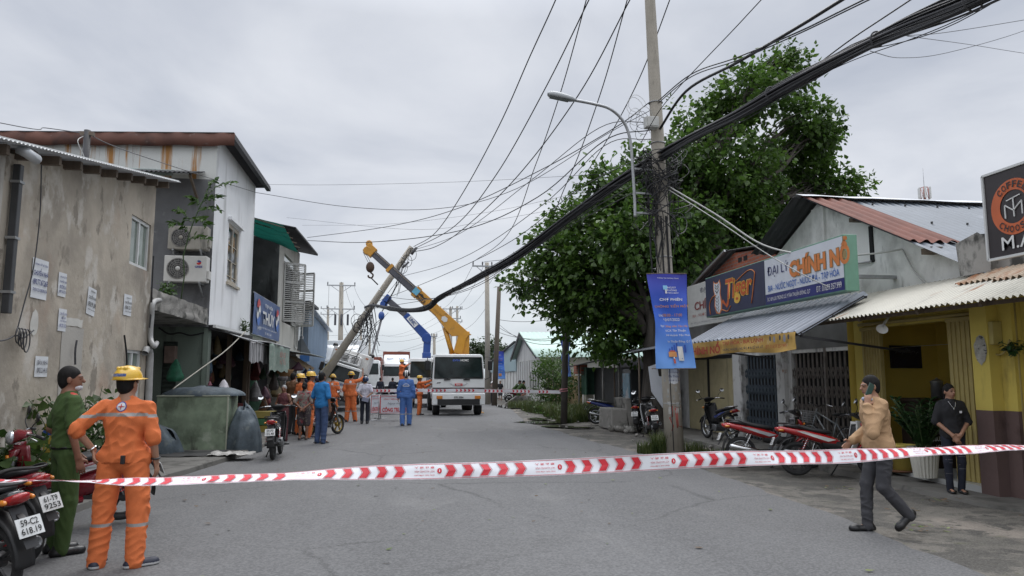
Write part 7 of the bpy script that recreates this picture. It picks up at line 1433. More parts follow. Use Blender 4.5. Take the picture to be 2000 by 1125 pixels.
# ---- tilted refrigerated truck
tt=thing("box_truck","white refrigerated box truck tipped over to the right under the leaning pole","truck",(-3.15,37.2,.33));tt.rotation_euler=(0,R(17),0)
truck_cab(tt,1.72,.55,2.02,1.15,1.90,1.5,t_white,rake=.25,lampz=.70,bump=(.38,.75),pillar=.08)
for s in(-1,1):wheel_t(tt,s*.72,.8,.36,.22);wheel_t(tt,s*.70,3.4,.36,.4)
mb=MB();mb.box((0,3.75,1.80),(1.98,4.1,2.0));mb.build("box_body",mat("box_white",(.72,.72,.70),rough=.5,var=.05,dirt=[((.36,.35,.33),.58,.15,1.2,(1,1,.6))]),tt,bevel=.05,seg=3);mb=MB();mb.box((0,1.52,2.36),(1.15,.38,.50));fo=mb.build("refrigeration_unit",mat("fridge_unit_white",(.75,.75,.74),rough=.45),tt,bevel=.08,seg=3);mb=MB()
for s in(-1,1):
 for k in range(5):mb.box((s*.25,1.326,2.22+.065*k),(.38,.012,.03))
mb.box((0,1.326,2.58),(.9,.012,.03));mb.each("vent_slat",black,fo);mb=MB()
for s in(-1,1):mb.box((s*.8,1.692,2.62),(.14,.02,.07))
mb.each("marker_lamp",mat("marker_orange",(.50,.16,.05),rough=.3),tt);mb=MB();mb.box((0,3,.52),(.7,5,.2));mb.build("chassis_rail",black,tt);lettering("lettering","ISUZU",.6,.10,plane_m(Vector((.0,-.016,1.06)),(1,0,0),(0,0,1)),mat("logo_blue",(.02,.06,.25),rough=.4),tt,bold=.03);mb=MB();mb.box((-.62,.13,1.80),(.16,.01,.12));mb.build("windscreen_label",mat("label_green",(.35,.50,.45),rough=.5),tt);mb=MB();mb.ell((.95,2.4,2.85),(.16,.2,.12),n=10,k=6);mb.ell((-.95,1.9,2.84),(.14,.2,.12),n=10,k=6);mb.each("sling_pad",black,tt)
# ---- other lorries waiting behind
def lorry(label,loc,w,cabz,boxz,boxm,name=None,deflector=True):
 o=thing("lorry",label,"lorry",loc);truck_cab(o,w,.9,cabz,cabz-1.15,cabz-.25,2.0,t_white,rake=.3,lampz=.85,bump=(.45,1.0))
 for s in(-1,1):wheel_t(o,s*(w/2-.18),1.3,.5,.3);wheel_t(o,s*(w/2-.2),8,.5,.55)
 mb=MB();mb.box((0,7.6,(boxz+1.3)/2),(w+.02,10,boxz-1.3));mb.build("container",boxm,o,bevel=.03);mb=MB();mb.box((0,6,1.1),(.9,12,.3));mb.build("chassis_rail",black,o)
 if deflector:mb=MB();mb.grid(lambda a,b:Vector(((a-.5)*2*(w/2-.05)*(1-.08*b),1.9-1.35*(1-b)*math.cos((a-.5)*1.6)**.5,cabz-.08+(boxz-.25-cabz)*math.sin(b*math.pi/2))),16,12);d_=mb.build("wind_deflector",t_white,o,solid=.03)
 if name:
  for t,x in name:lettering("lettering",t,.62,.22,plane_m(Vector((x,.60+.3*abs(x),cabz+.45)),(1,.45*(1 if x>0 else-1),0),(0,.25,1)),bn_b,o,bold=.02)
 return o
m_redbox=mat("container_red",(.20,.055,.035),rough=.6,var=.2,scale=2);m_whbox=mat("container_white",(.75,.77,.77),rough=.5,var=.06)
p=PY(773,770,69);lorry("white lorry with wind deflector and red container, far off between the cranes",(p.x,67,0),2.45,2.9,4.05,m_redbox,(("NGÂN",-.55),("HÀ",.55)))
p=PY(664,760,46);lorry("large white lorry with rounded deflector behind the tilted refrigerated truck",(p.x-.1,45.5,0),2.5,2.75,4.0,m_whbox)
p=PY(717,760,58);lorry("white lorry with dark cab window between the tilted truck and the container lorry",(p.x-.2,58,0),2.3,3.0,3.3,m_redbox,deflector=False)
# ======== people: one continuous body surface each, clothes as further surfaces over it
class Field:
 def __init__(s,lo,hi,vox):
  s.lo=np.array(lo,float);s.vox=vox;s.n=np.ceil((np.array(hi)-s.lo)/vox).astype(int)+1;s.f=np.full(s.n,.2,np.float32)
 def _sub(s,lo,hi):
  a=np.maximum(0,np.floor((np.array(lo)-s.lo)/s.vox).astype(int));b=np.minimum(s.n,np.ceil((np.array(hi)-s.lo)/s.vox).astype(int)+1)
  if(b<=a).any():return None,None
  g=[s.lo[i]+s.vox*np.arange(a[i],b[i])for i in range(3)];return tuple(slice(a[i],b[i])for i in range(3)),np.stack(np.meshgrid(*g,indexing='ij'),-1).astype(np.float32)
 def _mix(s,sl,d,k,op):
  f=s.f[sl]
  if op=='sub':s.f[sl]=np.maximum(f,-d)
  else:h=np.maximum(k-np.abs(f-d),0)/max(k,1e-6);s.f[sl]=np.minimum(f,d)-h*h*k*.25
 def cone(s,a,b,ra,rb,k=.02,op='add',flat=None):
  a,b=np.array(a,float),np.array(b,float);m=max(ra,rb)*1.0+k+.03;sl,p=s._sub(np.minimum(a,b)-m,np.maximum(a,b)+m)
  if sl is None:return s
  ab=b-a;q=p-a;t=np.clip((q@ab)/(ab@ab+1e-9),0,1);v=q-t[...,None]*ab
  if flat is not None:n,fs=np.array(flat[0],float),flat[1];n/=np.linalg.norm(n);v=v+(v@n)[...,None]*n*(1/fs-1)
  s._mix(sl,(np.linalg.norm(v,axis=-1)-(ra+(rb-ra)*t))*(1 if flat is None else min(1,.5+flat[1]/2)),k,op);return s
 def ell(s,c,r,k=.02,op='add',M=None):
  c,r=np.array(c,float),np.array(r,float);m=r.max()+k+.03;sl,p=s._sub(c-m,c+m)
  if sl is None:return s
  q=p-c
  if M is not None:q=q@np.array(M.to_3x3())
  k0=np.linalg.norm(q/r,axis=-1);k1=np.linalg.norm(q/(r*r),axis=-1)+1e-6;s._mix(sl,k0*(k0-1)/k1,k,op);return s
 def plane(s,p,n):
  n=np.array(n,float);n/=np.linalg.norm(n);g=np.meshgrid(*[s.lo[i]+s.vox*np.arange(s.n[i])for i in range(3)],indexing='ij',sparse=True);s.f=np.maximum(s.f,sum(n[i]*(g[i]-p[i])for i in range(3))).astype(np.float32);return s
 def wrinkle(s,amp,fr,seed):
  g=np.meshgrid(*[s.lo[i]+s.vox*np.arange(s.n[i],dtype=np.float32)for i in range(3)],indexing='ij',sparse=True);r=np.random.default_rng(int(seed)*7+1);w=lambda lo,hi,zz:(lambda d,k,p:np.sin(k*(d[0]*g[0]+d[1]*g[1]+d[2]*g[2])+p))((lambda v:v/np.linalg.norm(v))(r.normal(0,1,3)*(1,1,zz)),r.uniform(lo,hi),r.uniform(0,6.28))
  tot=0
  for i in range(7):tot=tot+w(28,75,.9)*np.clip(w(9,22,1)*1.3,0,1)*(1 if i<4 else .6)
  s.f=(s.f+amp*.34*np.abs(tot)-amp*.3).astype(np.float32);return s
 def mesh(s):
  f=s.f;f[0],f[-1]=.2,.2;f[:,0],f[:,-1]=.2,.2;f[:,:,0],f[:,:,-1]=.2,.2
  ins=f<0;nx,ny,nz=f.shape;cnt=np.zeros((nx-1,ny-1,nz-1),np.int8);co=[(i,j,k)for i in(0,1)for j in(0,1)for k in(0,1)]
  S=lambda a,c:a[c[0]:nx-1+c[0],c[1]:ny-1+c[1],c[2]:nz-1+c[2]]
  for c in co:cnt+=S(ins,c)
  act=np.argwhere((cnt>0)&(cnt<8));P=np.zeros((len(act),3));W=np.zeros(len(act))
  for a in co:
   for ax in range(3):
    if a[ax]:continue
    b=list(a);b[ax]=1;va=f[tuple((act+a).T)];vb=f[tuple((act+b).T)];m=(va<0)!=(vb<0);t=np.where(m,va/np.where(m,va-vb,1),0);q=np.array(a,float)[None]+np.zeros((len(act),1));q[:,ax]=t;P+=q*m[:,None];W+=m
  V=s.lo+s.vox*(act+P/W[:,None]);idx=np.full(cnt.shape,-1,np.int32);idx[tuple(act.T)]=np.arange(len(act));Q=[]
  for ax in range(3):
   o1,o2=[(1,2),(2,0),(0,1)][ax];sl0=[slice(1,-1)]*3;sl0[ax]=slice(0,-1);sl1=list(sl0);sl1[ax]=slice(1,None);A,B=ins[tuple(sl0)],ins[tuple(sl1)];e=np.argwhere(A!=B)
   off=np.ones(3,int);off[ax]=0;e=e+off;u,w=np.zeros(3,int),np.zeros(3,int);u[o1]=1;w[o2]=1;q=np.stack([idx[tuple((e-d).T)]for d in(u+w,w,0*u,u)],1);fl=~ins[tuple(e.T)];q[fl]=q[fl][:,::-1];Q.append(q)
  return V,np.concatenate(Q)
def sdf_obj(name,fld,mats,parent,region=None):
 V,Q=fld.mesh();me=bpy.data.meshes.new(name);me.vertices.add(len(V));me.vertices.foreach_set("co",V.ravel());me.loops.add(Q.size);me.loops.foreach_set("vertex_index",Q.ravel().astype(np.int32));me.polygons.add(len(Q));me.polygons.foreach_set("loop_start",np.arange(0,Q.size,4,dtype=np.int32))
 for m in(mats if isinstance(mats,list)else[mats]):me.materials.append(m)
 if region is not None:me.polygons.foreach_set("material_index",region(V[Q].mean(1)).astype(np.int32))
 me.polygons.foreach_set("use_smooth",np.ones(len(Q),bool));me.update(calc_edges=True);o=bpy.data.objects.new(name,me);COL.objects.link(o);o.parent=parent;return o
skin_m=[mat("skin",(.34,.18,.115),rough=.5,var=.10,scale=20),mat("skin_dark",(.22,.105,.065),rough=.5,var=.12,scale=20)]
lip,eye,hair_b,hair_g=mat("lips",(.22,.075,.065),rough=.4),mat("eye_dark",(.02,.014,.012),rough=.6),mat("hair_black",(.010,.009,.009),rough=.75,spec=.25,var=.4,scale=30,stretch=(1,1,.3),bump=.15,bscale=260),mat("hair_grey",(.30,.30,.30),rough=.6,var=.3,scale=30,bump=.4,bscale=90)
def cloth(n,c,**k):d=dict(rough=.85,var=.08,scale=6,bump=.25,bscale=160);d.update(k);return mat(n,c,**d)
c_or,c_green,c_tan,c_black,c_grey,c_jean,c_blue,c_cov,c_white,c_navy,c_brown,c_stripe,c_choc=cloth("orange_cotton",(.68,.17,.05),dirt=[((.58,.14,.045),.58,.2,4,(1,1,1))]),cloth("police_green",(.045,.085,.02)),cloth("tan_jacket",(.42,.265,.145)),cloth("black_cotton",(.016,.016,.019)),cloth("charcoal_trousers",(.05,.05,.056)),cloth("denim",(.045,.075,.16)),cloth("bright_blue_cotton",(.02,.17,.42)),cloth("coverall_blue",(.07,.16,.42)),cloth("white_shirt_cotton",(.56,.55,.62)),cloth("navy_trousers",(.014,.017,.03)),cloth("brown_jacket",(.13,.065,.03)),cloth("reflective_grey",(.30,.29,.28),rough=.4),cloth("collar_blue",(.38,.42,.52))
c_flo=cloth("floral_print",(.22,.20,.17),scale=14,dirt=[((.26,.05,.06),.52,.04,14,(1,1,1)),((.04,.05,.06),.56,.04,11,(1,1,1))]);c_flo2=cloth("dark_floral_shorts",(.06,.045,.05),dirt=[((.17,.15,.12),.55,.04,13,(1,1,1)),((.18,.03,.04),.60,.04,10,(1,1,1))]);c_maroon=cloth("maroon_print",(.10,.03,.035),dirt=[((.22,.10,.09),.60,.04,18,(1,1,1))])
helm_y=mat("hard_hat_yellow",(.66,.40,.03),rough=.3,var=.06,coat=.4);helm_b=paint("helmet_navy",(.02,.05,.14));helm_k=paint("helmet_black",(.015,.015,.017));helm_w=paint("helmet_white",(.6,.6,.6));shoe_m,shoe_n,sole_w=mat("shoe_black",(.012,.012,.013),rough=.35,var=.2),mat("shoe_navy",(.015,.018,.035),rough=.6),mat("sole_white",(.5,.5,.5),rough=.6);badge_w,badge_r=mat("emblem_white",(.6,.6,.62),rough=.6),mat("emblem_red",(.45,.04,.03),rough=.6)
def person(label,loc,rz,H=1.70,top=c_or,bot=c_or,sleeve='long',hem=.86,legs='long',hat=None,hair=hair_b,hairlen='short',shoe=shoe_m,skin=0,vox=.009,J=None,lean=0.0,turn=0.0,nod=0.0,headyaw=0.0,loose=.022,tloose=.03,curlL=.35,curlR=.35,handL=None,handR=None,mark=None,group=None,seed=1,mask=False,sandal=False,grp_wr=.006,foot=None,smooth_top=False):
 s=H/1.70;o=thing("person",label,"person",loc,rz,group);o.scale=(s,s,s);v=vox/s;hard=hat in('hard','moto')
 T=Matrix.Translation((0,0,.93))@Matrix.Rotation(turn,4,'Z')@Matrix.Rotation(lean,4,'X')@Matrix.Translation((0,0,-.93));U=lambda*p:np.array(T@Vector(p))
 j=dict(hipL=(.09,0,.88),hipR=(-.09,0,.88),kneeL=(.10,-.015,.48),kneeR=(-.10,-.015,.48),ankL=(.10,.02,.08),ankR=(-.10,.02,.08),shL=U(.168,.01,1.385),shR=U(-.168,.01,1.385),elL=U(.235,.035,1.12),elR=U(-.235,.035,1.12),wrL=U(.245,-.03,.875),wrR=U(-.245,-.03,.875),footL=(.02,-1,0),footR=(-.02,-1,0))
 for k_,p in(J or{}).items():j[k_]=p
 j={k_:np.array(p,float)for k_,p in j.items()};nk,hd0=U(0,.012,1.44),U(0,.0,1.475)
 MH=Matrix.Translation(Vector(hd0))@Matrix.Rotation(turn+headyaw,4,'Z')@Matrix.Rotation(lean*.4+nod,4,'X');HP=lambda*p:np.array(MH@Vector(p));RH=MH.to_3x3().to_4x4();RT=T.to_3x3().to_4x4()
 pts=np.array(list(j.values())+[HP(0,0,.26),HP(0,-.2,.1),HP(0,.2,.1)])[:,:3];pts=pts[[i for i in range(len(pts))if list(j.keys()|set())[0]or True]]
 body_pts=np.array([p for k_,p in j.items()if not k_.startswith('foot')]+[HP(0,0,.27),HP(.1,-.16,.1),HP(-.1,.17,.1)]);lo,hi=body_pts.min(0)-.17,body_pts.max(0)+.17;lo[2]=-.03
 B=Field(lo,hi,v);gar=hem<1.3
 B.ell(HP(0,.012,.13),(.073,.092,.098),M=RH);B.ell(HP(0,-.03,.065),(.054,.058,.062),.03,M=RH);B.cone(HP(0,-.088,.118),HP(0,-.105,.09),.009,.015,.014);B.ell(HP(0,-.083,.055),(.022,.012,.010),.008,M=RH);B.ell(HP(0,-.075,.135),(.05,.02,.010),.015,M=RH)
 for sx in(-1,1):B.ell(HP(sx*.076,.012,.10),(.010,.02,.032),.006,M=RH);B.ell(HP(sx*.03,-.078,.118),(.014,.010,.010),.006,M=RH)
 B.cone(nk,HP(0,.018,.06),.056,.050,.03)
 B.ell((0,.0,.92),(.15,.105,.12));B.ell(U(0,.005,1.08),(.13,.095,.17),.05,M=RT);B.ell(U(0,.005,1.27),(.16,.11,.17),.05,M=RT);B.cone(j['shL'],j['shR'],.05,.05,.05);B.cone(nk,U(0,.01,1.36),.06,.09,.05)
 for q in 'LR':
  B.cone(j['sh'+q],j['el'+q],.047,.038,.025);B.cone(j['el'+q],j['wr'+q],.038,.026,.015);B.cone(j['hip'+q],j['knee'+q],.078,.052,.03);B.cone(j['knee'+q],j['ank'+q],.05,.035,.02);c=j['knee'+q]*.68+j['ank'+q]*.32
  if abs(j['ank'+q][1]-j['knee'+q][1])<.1:B.ell(c+np.array((0,.018,0)),(.040,.042,.09),.03)
  fd=j['foot'+q]/np.linalg.norm(j['foot'+q]);a=j['ank'+q];drop=np.array((0,0,-.045));B.cone(a+(drop*.6-fd*.03 if abs(fd[2])<.2 else drop*0),a+drop*(1 if abs(fd[2])<.2 else 0)+fd*.13,.027,.024,.02)
  d,n=(handL if q=='L' else handR)or(None,None);d=np.array(d,float)if d is not None else j['wr'+q]-j['el'+q];d/=np.linalg.norm(d);n=np.array(n,float)if n is not None else np.array((1.0 if q=='R' else-1.0,0,.1));n-=d*(n@d);n/=np.linalg.norm(n);sd=np.cross(d,n)*(1 if q=='R' else-1);w=j['wr'+q];cu=curlL if q=='L' else curlR
  B.cone(w,w+d*.085,.030,.036,.015,flat=(n,.45))
  for i,L in enumerate((.072,.082,.078,.060)):
   p=w+d*(.088-.004*i)+sd*(.029-.0195*i);dd=d.copy();r=.0095
   for sg in range(3):
    dd=dd*math.cos(cu*(.6+.3*sg))+n*math.sin(cu*(.6+.3*sg));dd/=np.linalg.norm(dd);q2=p+dd*L*(.45,.32,.25)[sg];B.cone(p,q2,r,r*.9,.004);p,r=q2,r*.92
  t0=w+d*.03+sd*.028;t1=t0+(d*.5+sd*.75+n*.25)*.042;B.cone(t0,t1,.014,.012,.01);B.cone(t1,t1+(d*.8+sd*.25+n*.45)*.036,.0115,.009,.006)
 B.plane((0,0,0),(0,0,-1));IH=np.array(MH.inverted())
 def face(c):
  h=c@IH[:3,:3].T+IH[:3,3];m=np.zeros(len(c),int);ax=np.abs(h[:,0]);fr=h[:,1]<-.066;m[fr&(np.abs(ax-.031)<.010)&(np.abs(h[:,2]-.118)<.0045)]=1;m[fr&(np.abs(ax-.032)<.018)&(np.abs(h[:,2]-.140)<.0045)]=1;m[fr&(ax<.021)&(np.abs(h[:,2]-.055)<.007)]=2;return m
 sdf_obj("body",B,[skin_m[skin],eye,lip],o,face)
 if mask:F=Field(HP(0,0,.1)-.2,HP(0,0,.1)+.2,v);F.ell(HP(0,-.042,.032),(.050,.056,.036),M=RH);F.plane(HP(0,-.03,.05),np.array(RH@Vector((0,1,.2)))[:3]);sdf_obj('face_mask',F,mat('mask_white',(.5,.52,.55),rough=.8),o)
 hb=HP(0,0,.1);ext=.30 if hairlen=='short' else .5;F=Field(hb-np.array((.2,.2,ext)),hb+np.array((.2,.2,.22)),v);F.ell(HP(0,.020,.138),(.079,.097,.101),M=RH);F.ell(HP(0,.048,.085),(.066,.058,.075),.02,M=RH)
 if hairlen=='long':F.cone(HP(0,.08,.08),HP(0,.10,-.12),.06,.03,.03,flat=((0,1,0),.6))
 if hairlen=='bun':F.ell(HP(0,.12,.10),(.05,.045,.05),.01);F.cone(HP(0,.1,.07),HP(0,.12,-.02),.035,.02,.02)
 F.ell(HP(0,-.122,.055),(.085,.095,.125),0,'sub',M=RH);F.ell(HP(.09,-.03,.055),(.04,.055,.07),0,'sub',M=RH);F.ell(HP(-.09,-.03,.055),(.04,.055,.07),0,'sub',M=RH)
 if hairlen=='short':F.plane(HP(0,0,.045),np.array(RH@Vector((0,-.5,-1)))[:3])
 F.wrinkle(.004,60,seed);sdf_obj("hair",F,hair,o)
 if hat:
  F=Field(hb-np.array((.22,.22,.2)),hb+np.array((.22,.22,.3)),v)
  if hat=='hard':
   F.ell(HP(0,.012,.155),(.112,.138,.118),M=RH)
   for x in(-.035,0,.035):F.cone(HP(x,-.08,.245),HP(x,.10,.245),.016,.016,.012)
   F.plane(HP(0,0,.145),np.array(RH@Vector((0,0,-1)))[:3]);F.cone(HP(0,-.03,.15),HP(0,.0,.15),.145,.145,.01,flat=(np.array(RH@Vector((0,.05,1)))[:3],.07))
   rg=(lambda c:(((c@IH[:3,:3].T+IH[:3,3])[:,1]>.05)&(np.abs((c@IH[:3,:3].T+IH[:3,3])[:,2]-.185)<.013)&(np.abs((c@IH[:3,:3].T+IH[:3,3])[:,0])<.062)).astype(int));sdf_obj("hard_hat",F,[helm_y,mat("hat_label",(.03,.06,.2),rough=.5)],o,rg)
   if vox<.008:
    C=HP(.0,.137,.198);x,z=np.array(RH@Vector((-1,0,0)))[:3],np.array(RH@Vector((0,0,1)))[:3];lettering("lettering","TỔNG CÔNG TY ĐIỆN LỰC\nTP HỒ CHÍ MINH",.11,.020,plane_m(HP(0,.152,.185),x,z),white_p,o)
  else:
   m,stripe={'moto':(helm_b,helm_k),'moto_k':(helm_k,helm_w),'moto_w':(helm_w,helm_k)}[hat];F.ell(HP(0,.01,.14),(.115,.135,.125),M=RH);F.ell(HP(0,-.14,.06),(.10,.10,.10),0,'sub',M=RH);F.plane(HP(0,0,.065),np.array(RH@Vector((0,0,-1)))[:3]);F.cone(HP(0,-.08,.165),HP(0,-.15,.155),.09,.085,.01,flat=(np.array(RH@Vector((0,0,1)))[:3],.1));sdf_obj("helmet",F,[m,stripe],o,lambda c:(np.abs(np.abs((c@IH[:3,:3].T+IH[:3,3])[:,0])-.03)<.014).astype(int))
 e=loose;F=Field(lo,hi,v);ch=(U(0,.005,1.08),U(0,.005,1.27));F.ell(ch[0],(.135+e,.098+e,.20),.05,M=RT);F.ell(ch[1],(.162+e,.112+e*.8,.175),.05,M=RT);F.ell((0,0,.93),(.155+e,.112+e,.15),.05);F.cone(j['shL']*.8+j['shR']*.2,j['shR']*.8+j['shL']*.2,.052+e*.25,.052+e*.25,.06);F.cone(U(0,.012,1.40),U(0,.008,1.452),.080,.064,.05);F.plane((0,0,hem),(0,0,-1))
 for q in 'LR':
  if sleeve=='none':break
  a,b,w=j['sh'+q],j['el'+q],j['wr'+q]
  if sleeve=='short':F.cone(a,a+(b-a)*.78,.053+e*.3,.052+e*.55,.04)
  elif sleeve=='rolled':F.cone(a,b,.054+e*.35,.047+e*.45,.04);F.cone(b+(a-b)*.06,b+(w-b)*.1,.049+e*.62,.048+e*.62,.008)
  elif sleeve=='half':F.cone(a,b,.053+e*.3,.048+e*.5,.04)
  else:F.cone(a,b,.054+e*.4,.044+e*.5,.04);F.cone(b,b+(w-b)*.93,.044+e*.5,.034+e*.5,.02)
 if top in(c_or,c_tan,c_cov):F.cone(U(-.14,-.01,.935),U(.14,-.01,.935),.095,.095,.06);
 F.wrinkle(grp_wr*2.2,34,seed)
 if sleeve=='none':F.ell(j['shL'],(.05,.06,.06),0,'sub');F.ell(j['shR'],(.05,.06,.06),0,'sub')
 mats=[top,c_stripe,badge_w,badge_r,mat("emblem_blue2",(.03,.06,.3),rough=.6)];IT=np.array(T.inverted())
 def rg(c):
  h=c@IT[:3,:3].T+IT[:3,3];m=np.zeros(len(c),int)
  if mark=='power':
   bk=h[:,1]>.02;arm=np.abs(h[:,0])>.215;m[bk&~arm&(np.abs(h[:,2]-1.315+.05*h[:,0]**2)<.0145)]=1;m[arm&(np.abs(h[:,2]-1.30)<.014)]=1;r=np.hypot(h[:,0],h[:,2]-1.395);a=np.arctan2(h[:,2]-1.395,h[:,0]);pass
  if mark=='power_small':bk=h[:,1]>.02;m[bk&(np.hypot(h[:,0],h[:,2]-1.37)<.045)]=2;m[bk&(np.abs(h[:,2]-1.30)<.014)]=1
  if mark=='police':m[(h[:,2]>1.405)&(np.abs(np.abs(h[:,0])-.13)<.05)&(h[:,1]<.03)&(np.abs(h[:,1]+.01)<.035)]=3
  if mark=='arc':bk=h[:,1]>.02;r=np.hypot(h[:,0],h[:,2]-1.20);m[bk&(np.abs(r-.11)<.008)&(h[:,2]>1.24)]=2;m[bk&(np.abs(h[:,2]-1.235)<.012)&(np.abs(h[:,0])<.10)]=2
  return m
 sdf_obj("shirt" if top not in(c_tan,c_brown)else "jacket",F,mats,o,rg)
 e=tloose;F=Field(lo,hi,v);F.ell((0,0,.93),(.145+e*.5,.105+e*.5,.13),.03)
 for q in 'LR':
  a,b,w=j['hip'+q],j['knee'+q],j['ank'+q]
  if legs=='shorts':F.cone(a,b+(a-b)*.02,.085+e,.06+e,.03)
  else:F.cone(a,b,.082+e*.6,.055+e,.03);wz=w+(w-b)/np.linalg.norm(w-b)*.015 if w[2]>.12 else w-np.array((0,0,.035));F.cone(b,wz,.055+e,.045+e*.85,.02)
  if bot is c_or:c=(a+b)/2+np.array((.075 if q=='L' else-.075,.0,-.08));F.ell(c,(.035,.06,.085),.012)
 F.wrinkle(grp_wr*2,30,seed+5);F.plane((0,0,min(1.02,hem+.14)),(0,0,1));
 def rg2(c):
  m=np.zeros(len(c),int)
  if mark in('power','power_small','arc'):
   for q in 'LR':k_=j['knee'+q];m[(np.abs(c[:,2]-.36)<.0145)]=1
  return m
 sdf_obj("shorts" if legs=='shorts' else "trousers",F,[bot,c_stripe],o,rg2)
 for q in 'LR':
  a=j['ank'+q];fd=j['foot'+q]/np.linalg.norm(j['foot'+q]);base=a+np.array((0,0,-.055))if abs(fd[2])<.2 else a+np.cross(fd,(fd[1],-fd[0],0))*0-np.array((0,0,.02));F=Field(a-.28,a+.28,min(v,.007));nrm=np.array((0,0,1.0))if abs(fd[2])<.2 else None
  if sandal:F.cone(base-fd*.07,base+fd*.15,.042,.046,.01,flat=((0,0,1),.35));F.cone(base+fd*.09+np.array((.05,0,.01)),base+fd*.09+np.array((-.05,0,.01)),.018,.018,.005);F.f-=.0
  else:F.cone(base-fd*.05,base+fd*.17,.044,.040,.02);F.cone(a-fd*.02,base-fd*.02,.044,.046,.03);F.ell(base+fd*.14,(.046,.046,.038),.02)
  if abs(fd[2])<.2:F.plane((0,0,.002),(0,0,-1))
  sdf_obj("sandal" if sandal else "shoe",F,[shoe,sole_w if shoe is shoe_n else shoe],o,lambda c:(c[:,2]<.022).astype(int))
 return o,j,s
def feet(px_,py_):return G(px_,py_)
def tall(px_,ptop,ft):return PY(px_,ptop,ft.y).z
D=R
# --- near left
ft=Vector((-2.40,7.15,.012));wk,wj,ws=person("worker in orange uniform and yellow hard hat, nearest the viewer, hand on hip, back turned",ft,R(176),1.70,sleeve='rolled',hem=.90,hat='hard',shoe=shoe_n,vox=.0055,J=dict(hipL=(.11,0,.88),hipR=(-.11,0,.88),kneeL=(.145,-.01,.48),kneeR=(-.14,-.02,.48),ankL=(.17,.02,.075),ankR=(-.155,.03,.075),elL=(.375,.12,1.19),wrL=(.255,.02,1.00),elR=(-.25,.03,1.12),wrR=(-.265,-.03,.90),footR=(-.75,-.65,0),footL=(.12,-1,0),shL=(.185,.01,1.38),shR=(-.185,.01,1.38)),loose=.027,tloose=.036,headyaw=-.25,mark='power',handL=((-.35,.35,-1),(-.8,-.3,.2)),curlL=.45,grp_wr=.0075,seed=3)
from mathutils.bvhtree import BVHTree
sh_o=[c for c in wk.children if c.name.startswith("shirt")][0];bv_=BVHTree.FromPolygons([v.co.copy()for v in sh_o.data.vertices],[list(p.vertices)for p in sh_o.data.polygons])
def onback(x,z,off):h=bv_.ray_cast(Vector((x,.6,z)),Vector((0,-1,0)));return h[0]+Vector((0,off,0))
for nm_,m_,off,pl in(("emblem_ring",MATS["emblem_blue2"],.004,[(.043*math.cos(t),.043*math.sin(t))for t in[i*math.pi/12 for i in range(24)]]),("emblem_disc",badge_w,.006,[(.036*math.cos(t),.036*math.sin(t))for t in[i*math.pi/12 for i in range(24)]]),("emblem_star",badge_r,.008,[((.032 if i%2==0 else .008)*math.sin(i*math.pi/4),(.032 if i%2==0 else .008)*math.cos(i*math.pi/4))for i in range(8)])):
 mb=MB();c_=onback(0,1.385,off);P_=[onback(x,1.385+z,off)for x,z in pl];mb.add([c_]+P_,[(0,1+(i+1)%len(P_),1+i)for i in range(len(P_))]);mb.build(nm_,m_,wk)
mb=MB();mb.torus((.266,.03,1.018),(-.4,-.3,-.75),.034,.010,20,8);mb.build("wristwatch",chrome,wk);mb=MB();mb.torus((-.265,-.022,.925),(0,-.2,-1),.033,.009,20,8);mb.build("bracelet",black,wk);mb=MB();mb.box((-.06,.165,.93),(.035,.03,.075));mb.build("belt_clip",black,wk,bevel=.006)
of,oj,os2=person("police officer in green short sleeved uniform looking right, beside the red scooter",Vector((-3.12,7.75,.012)),R(128),1.74,top=c_green,bot=c_green,sleeve='short',hem=.96,vox=.0065,skin=1,headyaw=-.35,loose=.022,tloose=.022,mark='police',mask=True,J=dict(elL=(.22,.08,1.12),wrL=(.20,-.1,.92)),seed=4,grp_wr=.005)
mb=MB();mb.torus((0,0,.965),(0,0,1),.158,.014,32,6,flat=1.5)
for i,vv in enumerate(mb.v):mb.v[i]=(vv[0],vv[1]*.78,vv[2])
mb.build("belt",shoe_m,of);
# --- man on the phone, woman at the cafe
pm_,pj,ps=person("man in tan jacket and dark trousers walking left while talking on a phone",Vector((5.18,7.5,.01)),R(-97),1.66,top=c_tan,bot=c_grey,sleeve='long',hem=.90,vox=.0055,lean=.10,nod=.06,J=dict(hipL=(.085,.02,.88),hipR=(-.085,.0,.88),kneeL=(.08,-.02,.49),ankL=(.07,.25,.19),kneeR=(-.09,-.12,.50),ankR=(-.08,-.14,.075),footL=(0,-.72,-.7),footR=(0,-1,0),elL=(.26,-.20,1.08),wrL=(.145,-.185,1.375),elR=(-.25,.03,1.11),wrR=(-.21,-.20,.955)),loose=.037,tloose=.014,handL=((-.25,.35,1),(-1,.2,0)),curlL=.35,seed=7,grp_wr=.007)
mb=MB();mb.box((.098,-.115,1.545),(.012,.072,.15),rot=(R(-28),0,R(12)));ph_=mb.build("phone",mat("phone_green",(.012,.05,.04),rough=.2,coat=.5),None,bevel=.01);
ph_.location=pm_.location;ph_.rotation_euler=pm_.rotation_euler;ph_.scale=pm_.scale;tag(ph_,"dark green phone held to the ear of the man in the tan jacket","phone")
mb=MB();mb.torus((0,-.065,1.425),(0,.25,1),.078,.017,24,8,flat=1.3);mb.build("shirt_collar",c_choc,pm_)
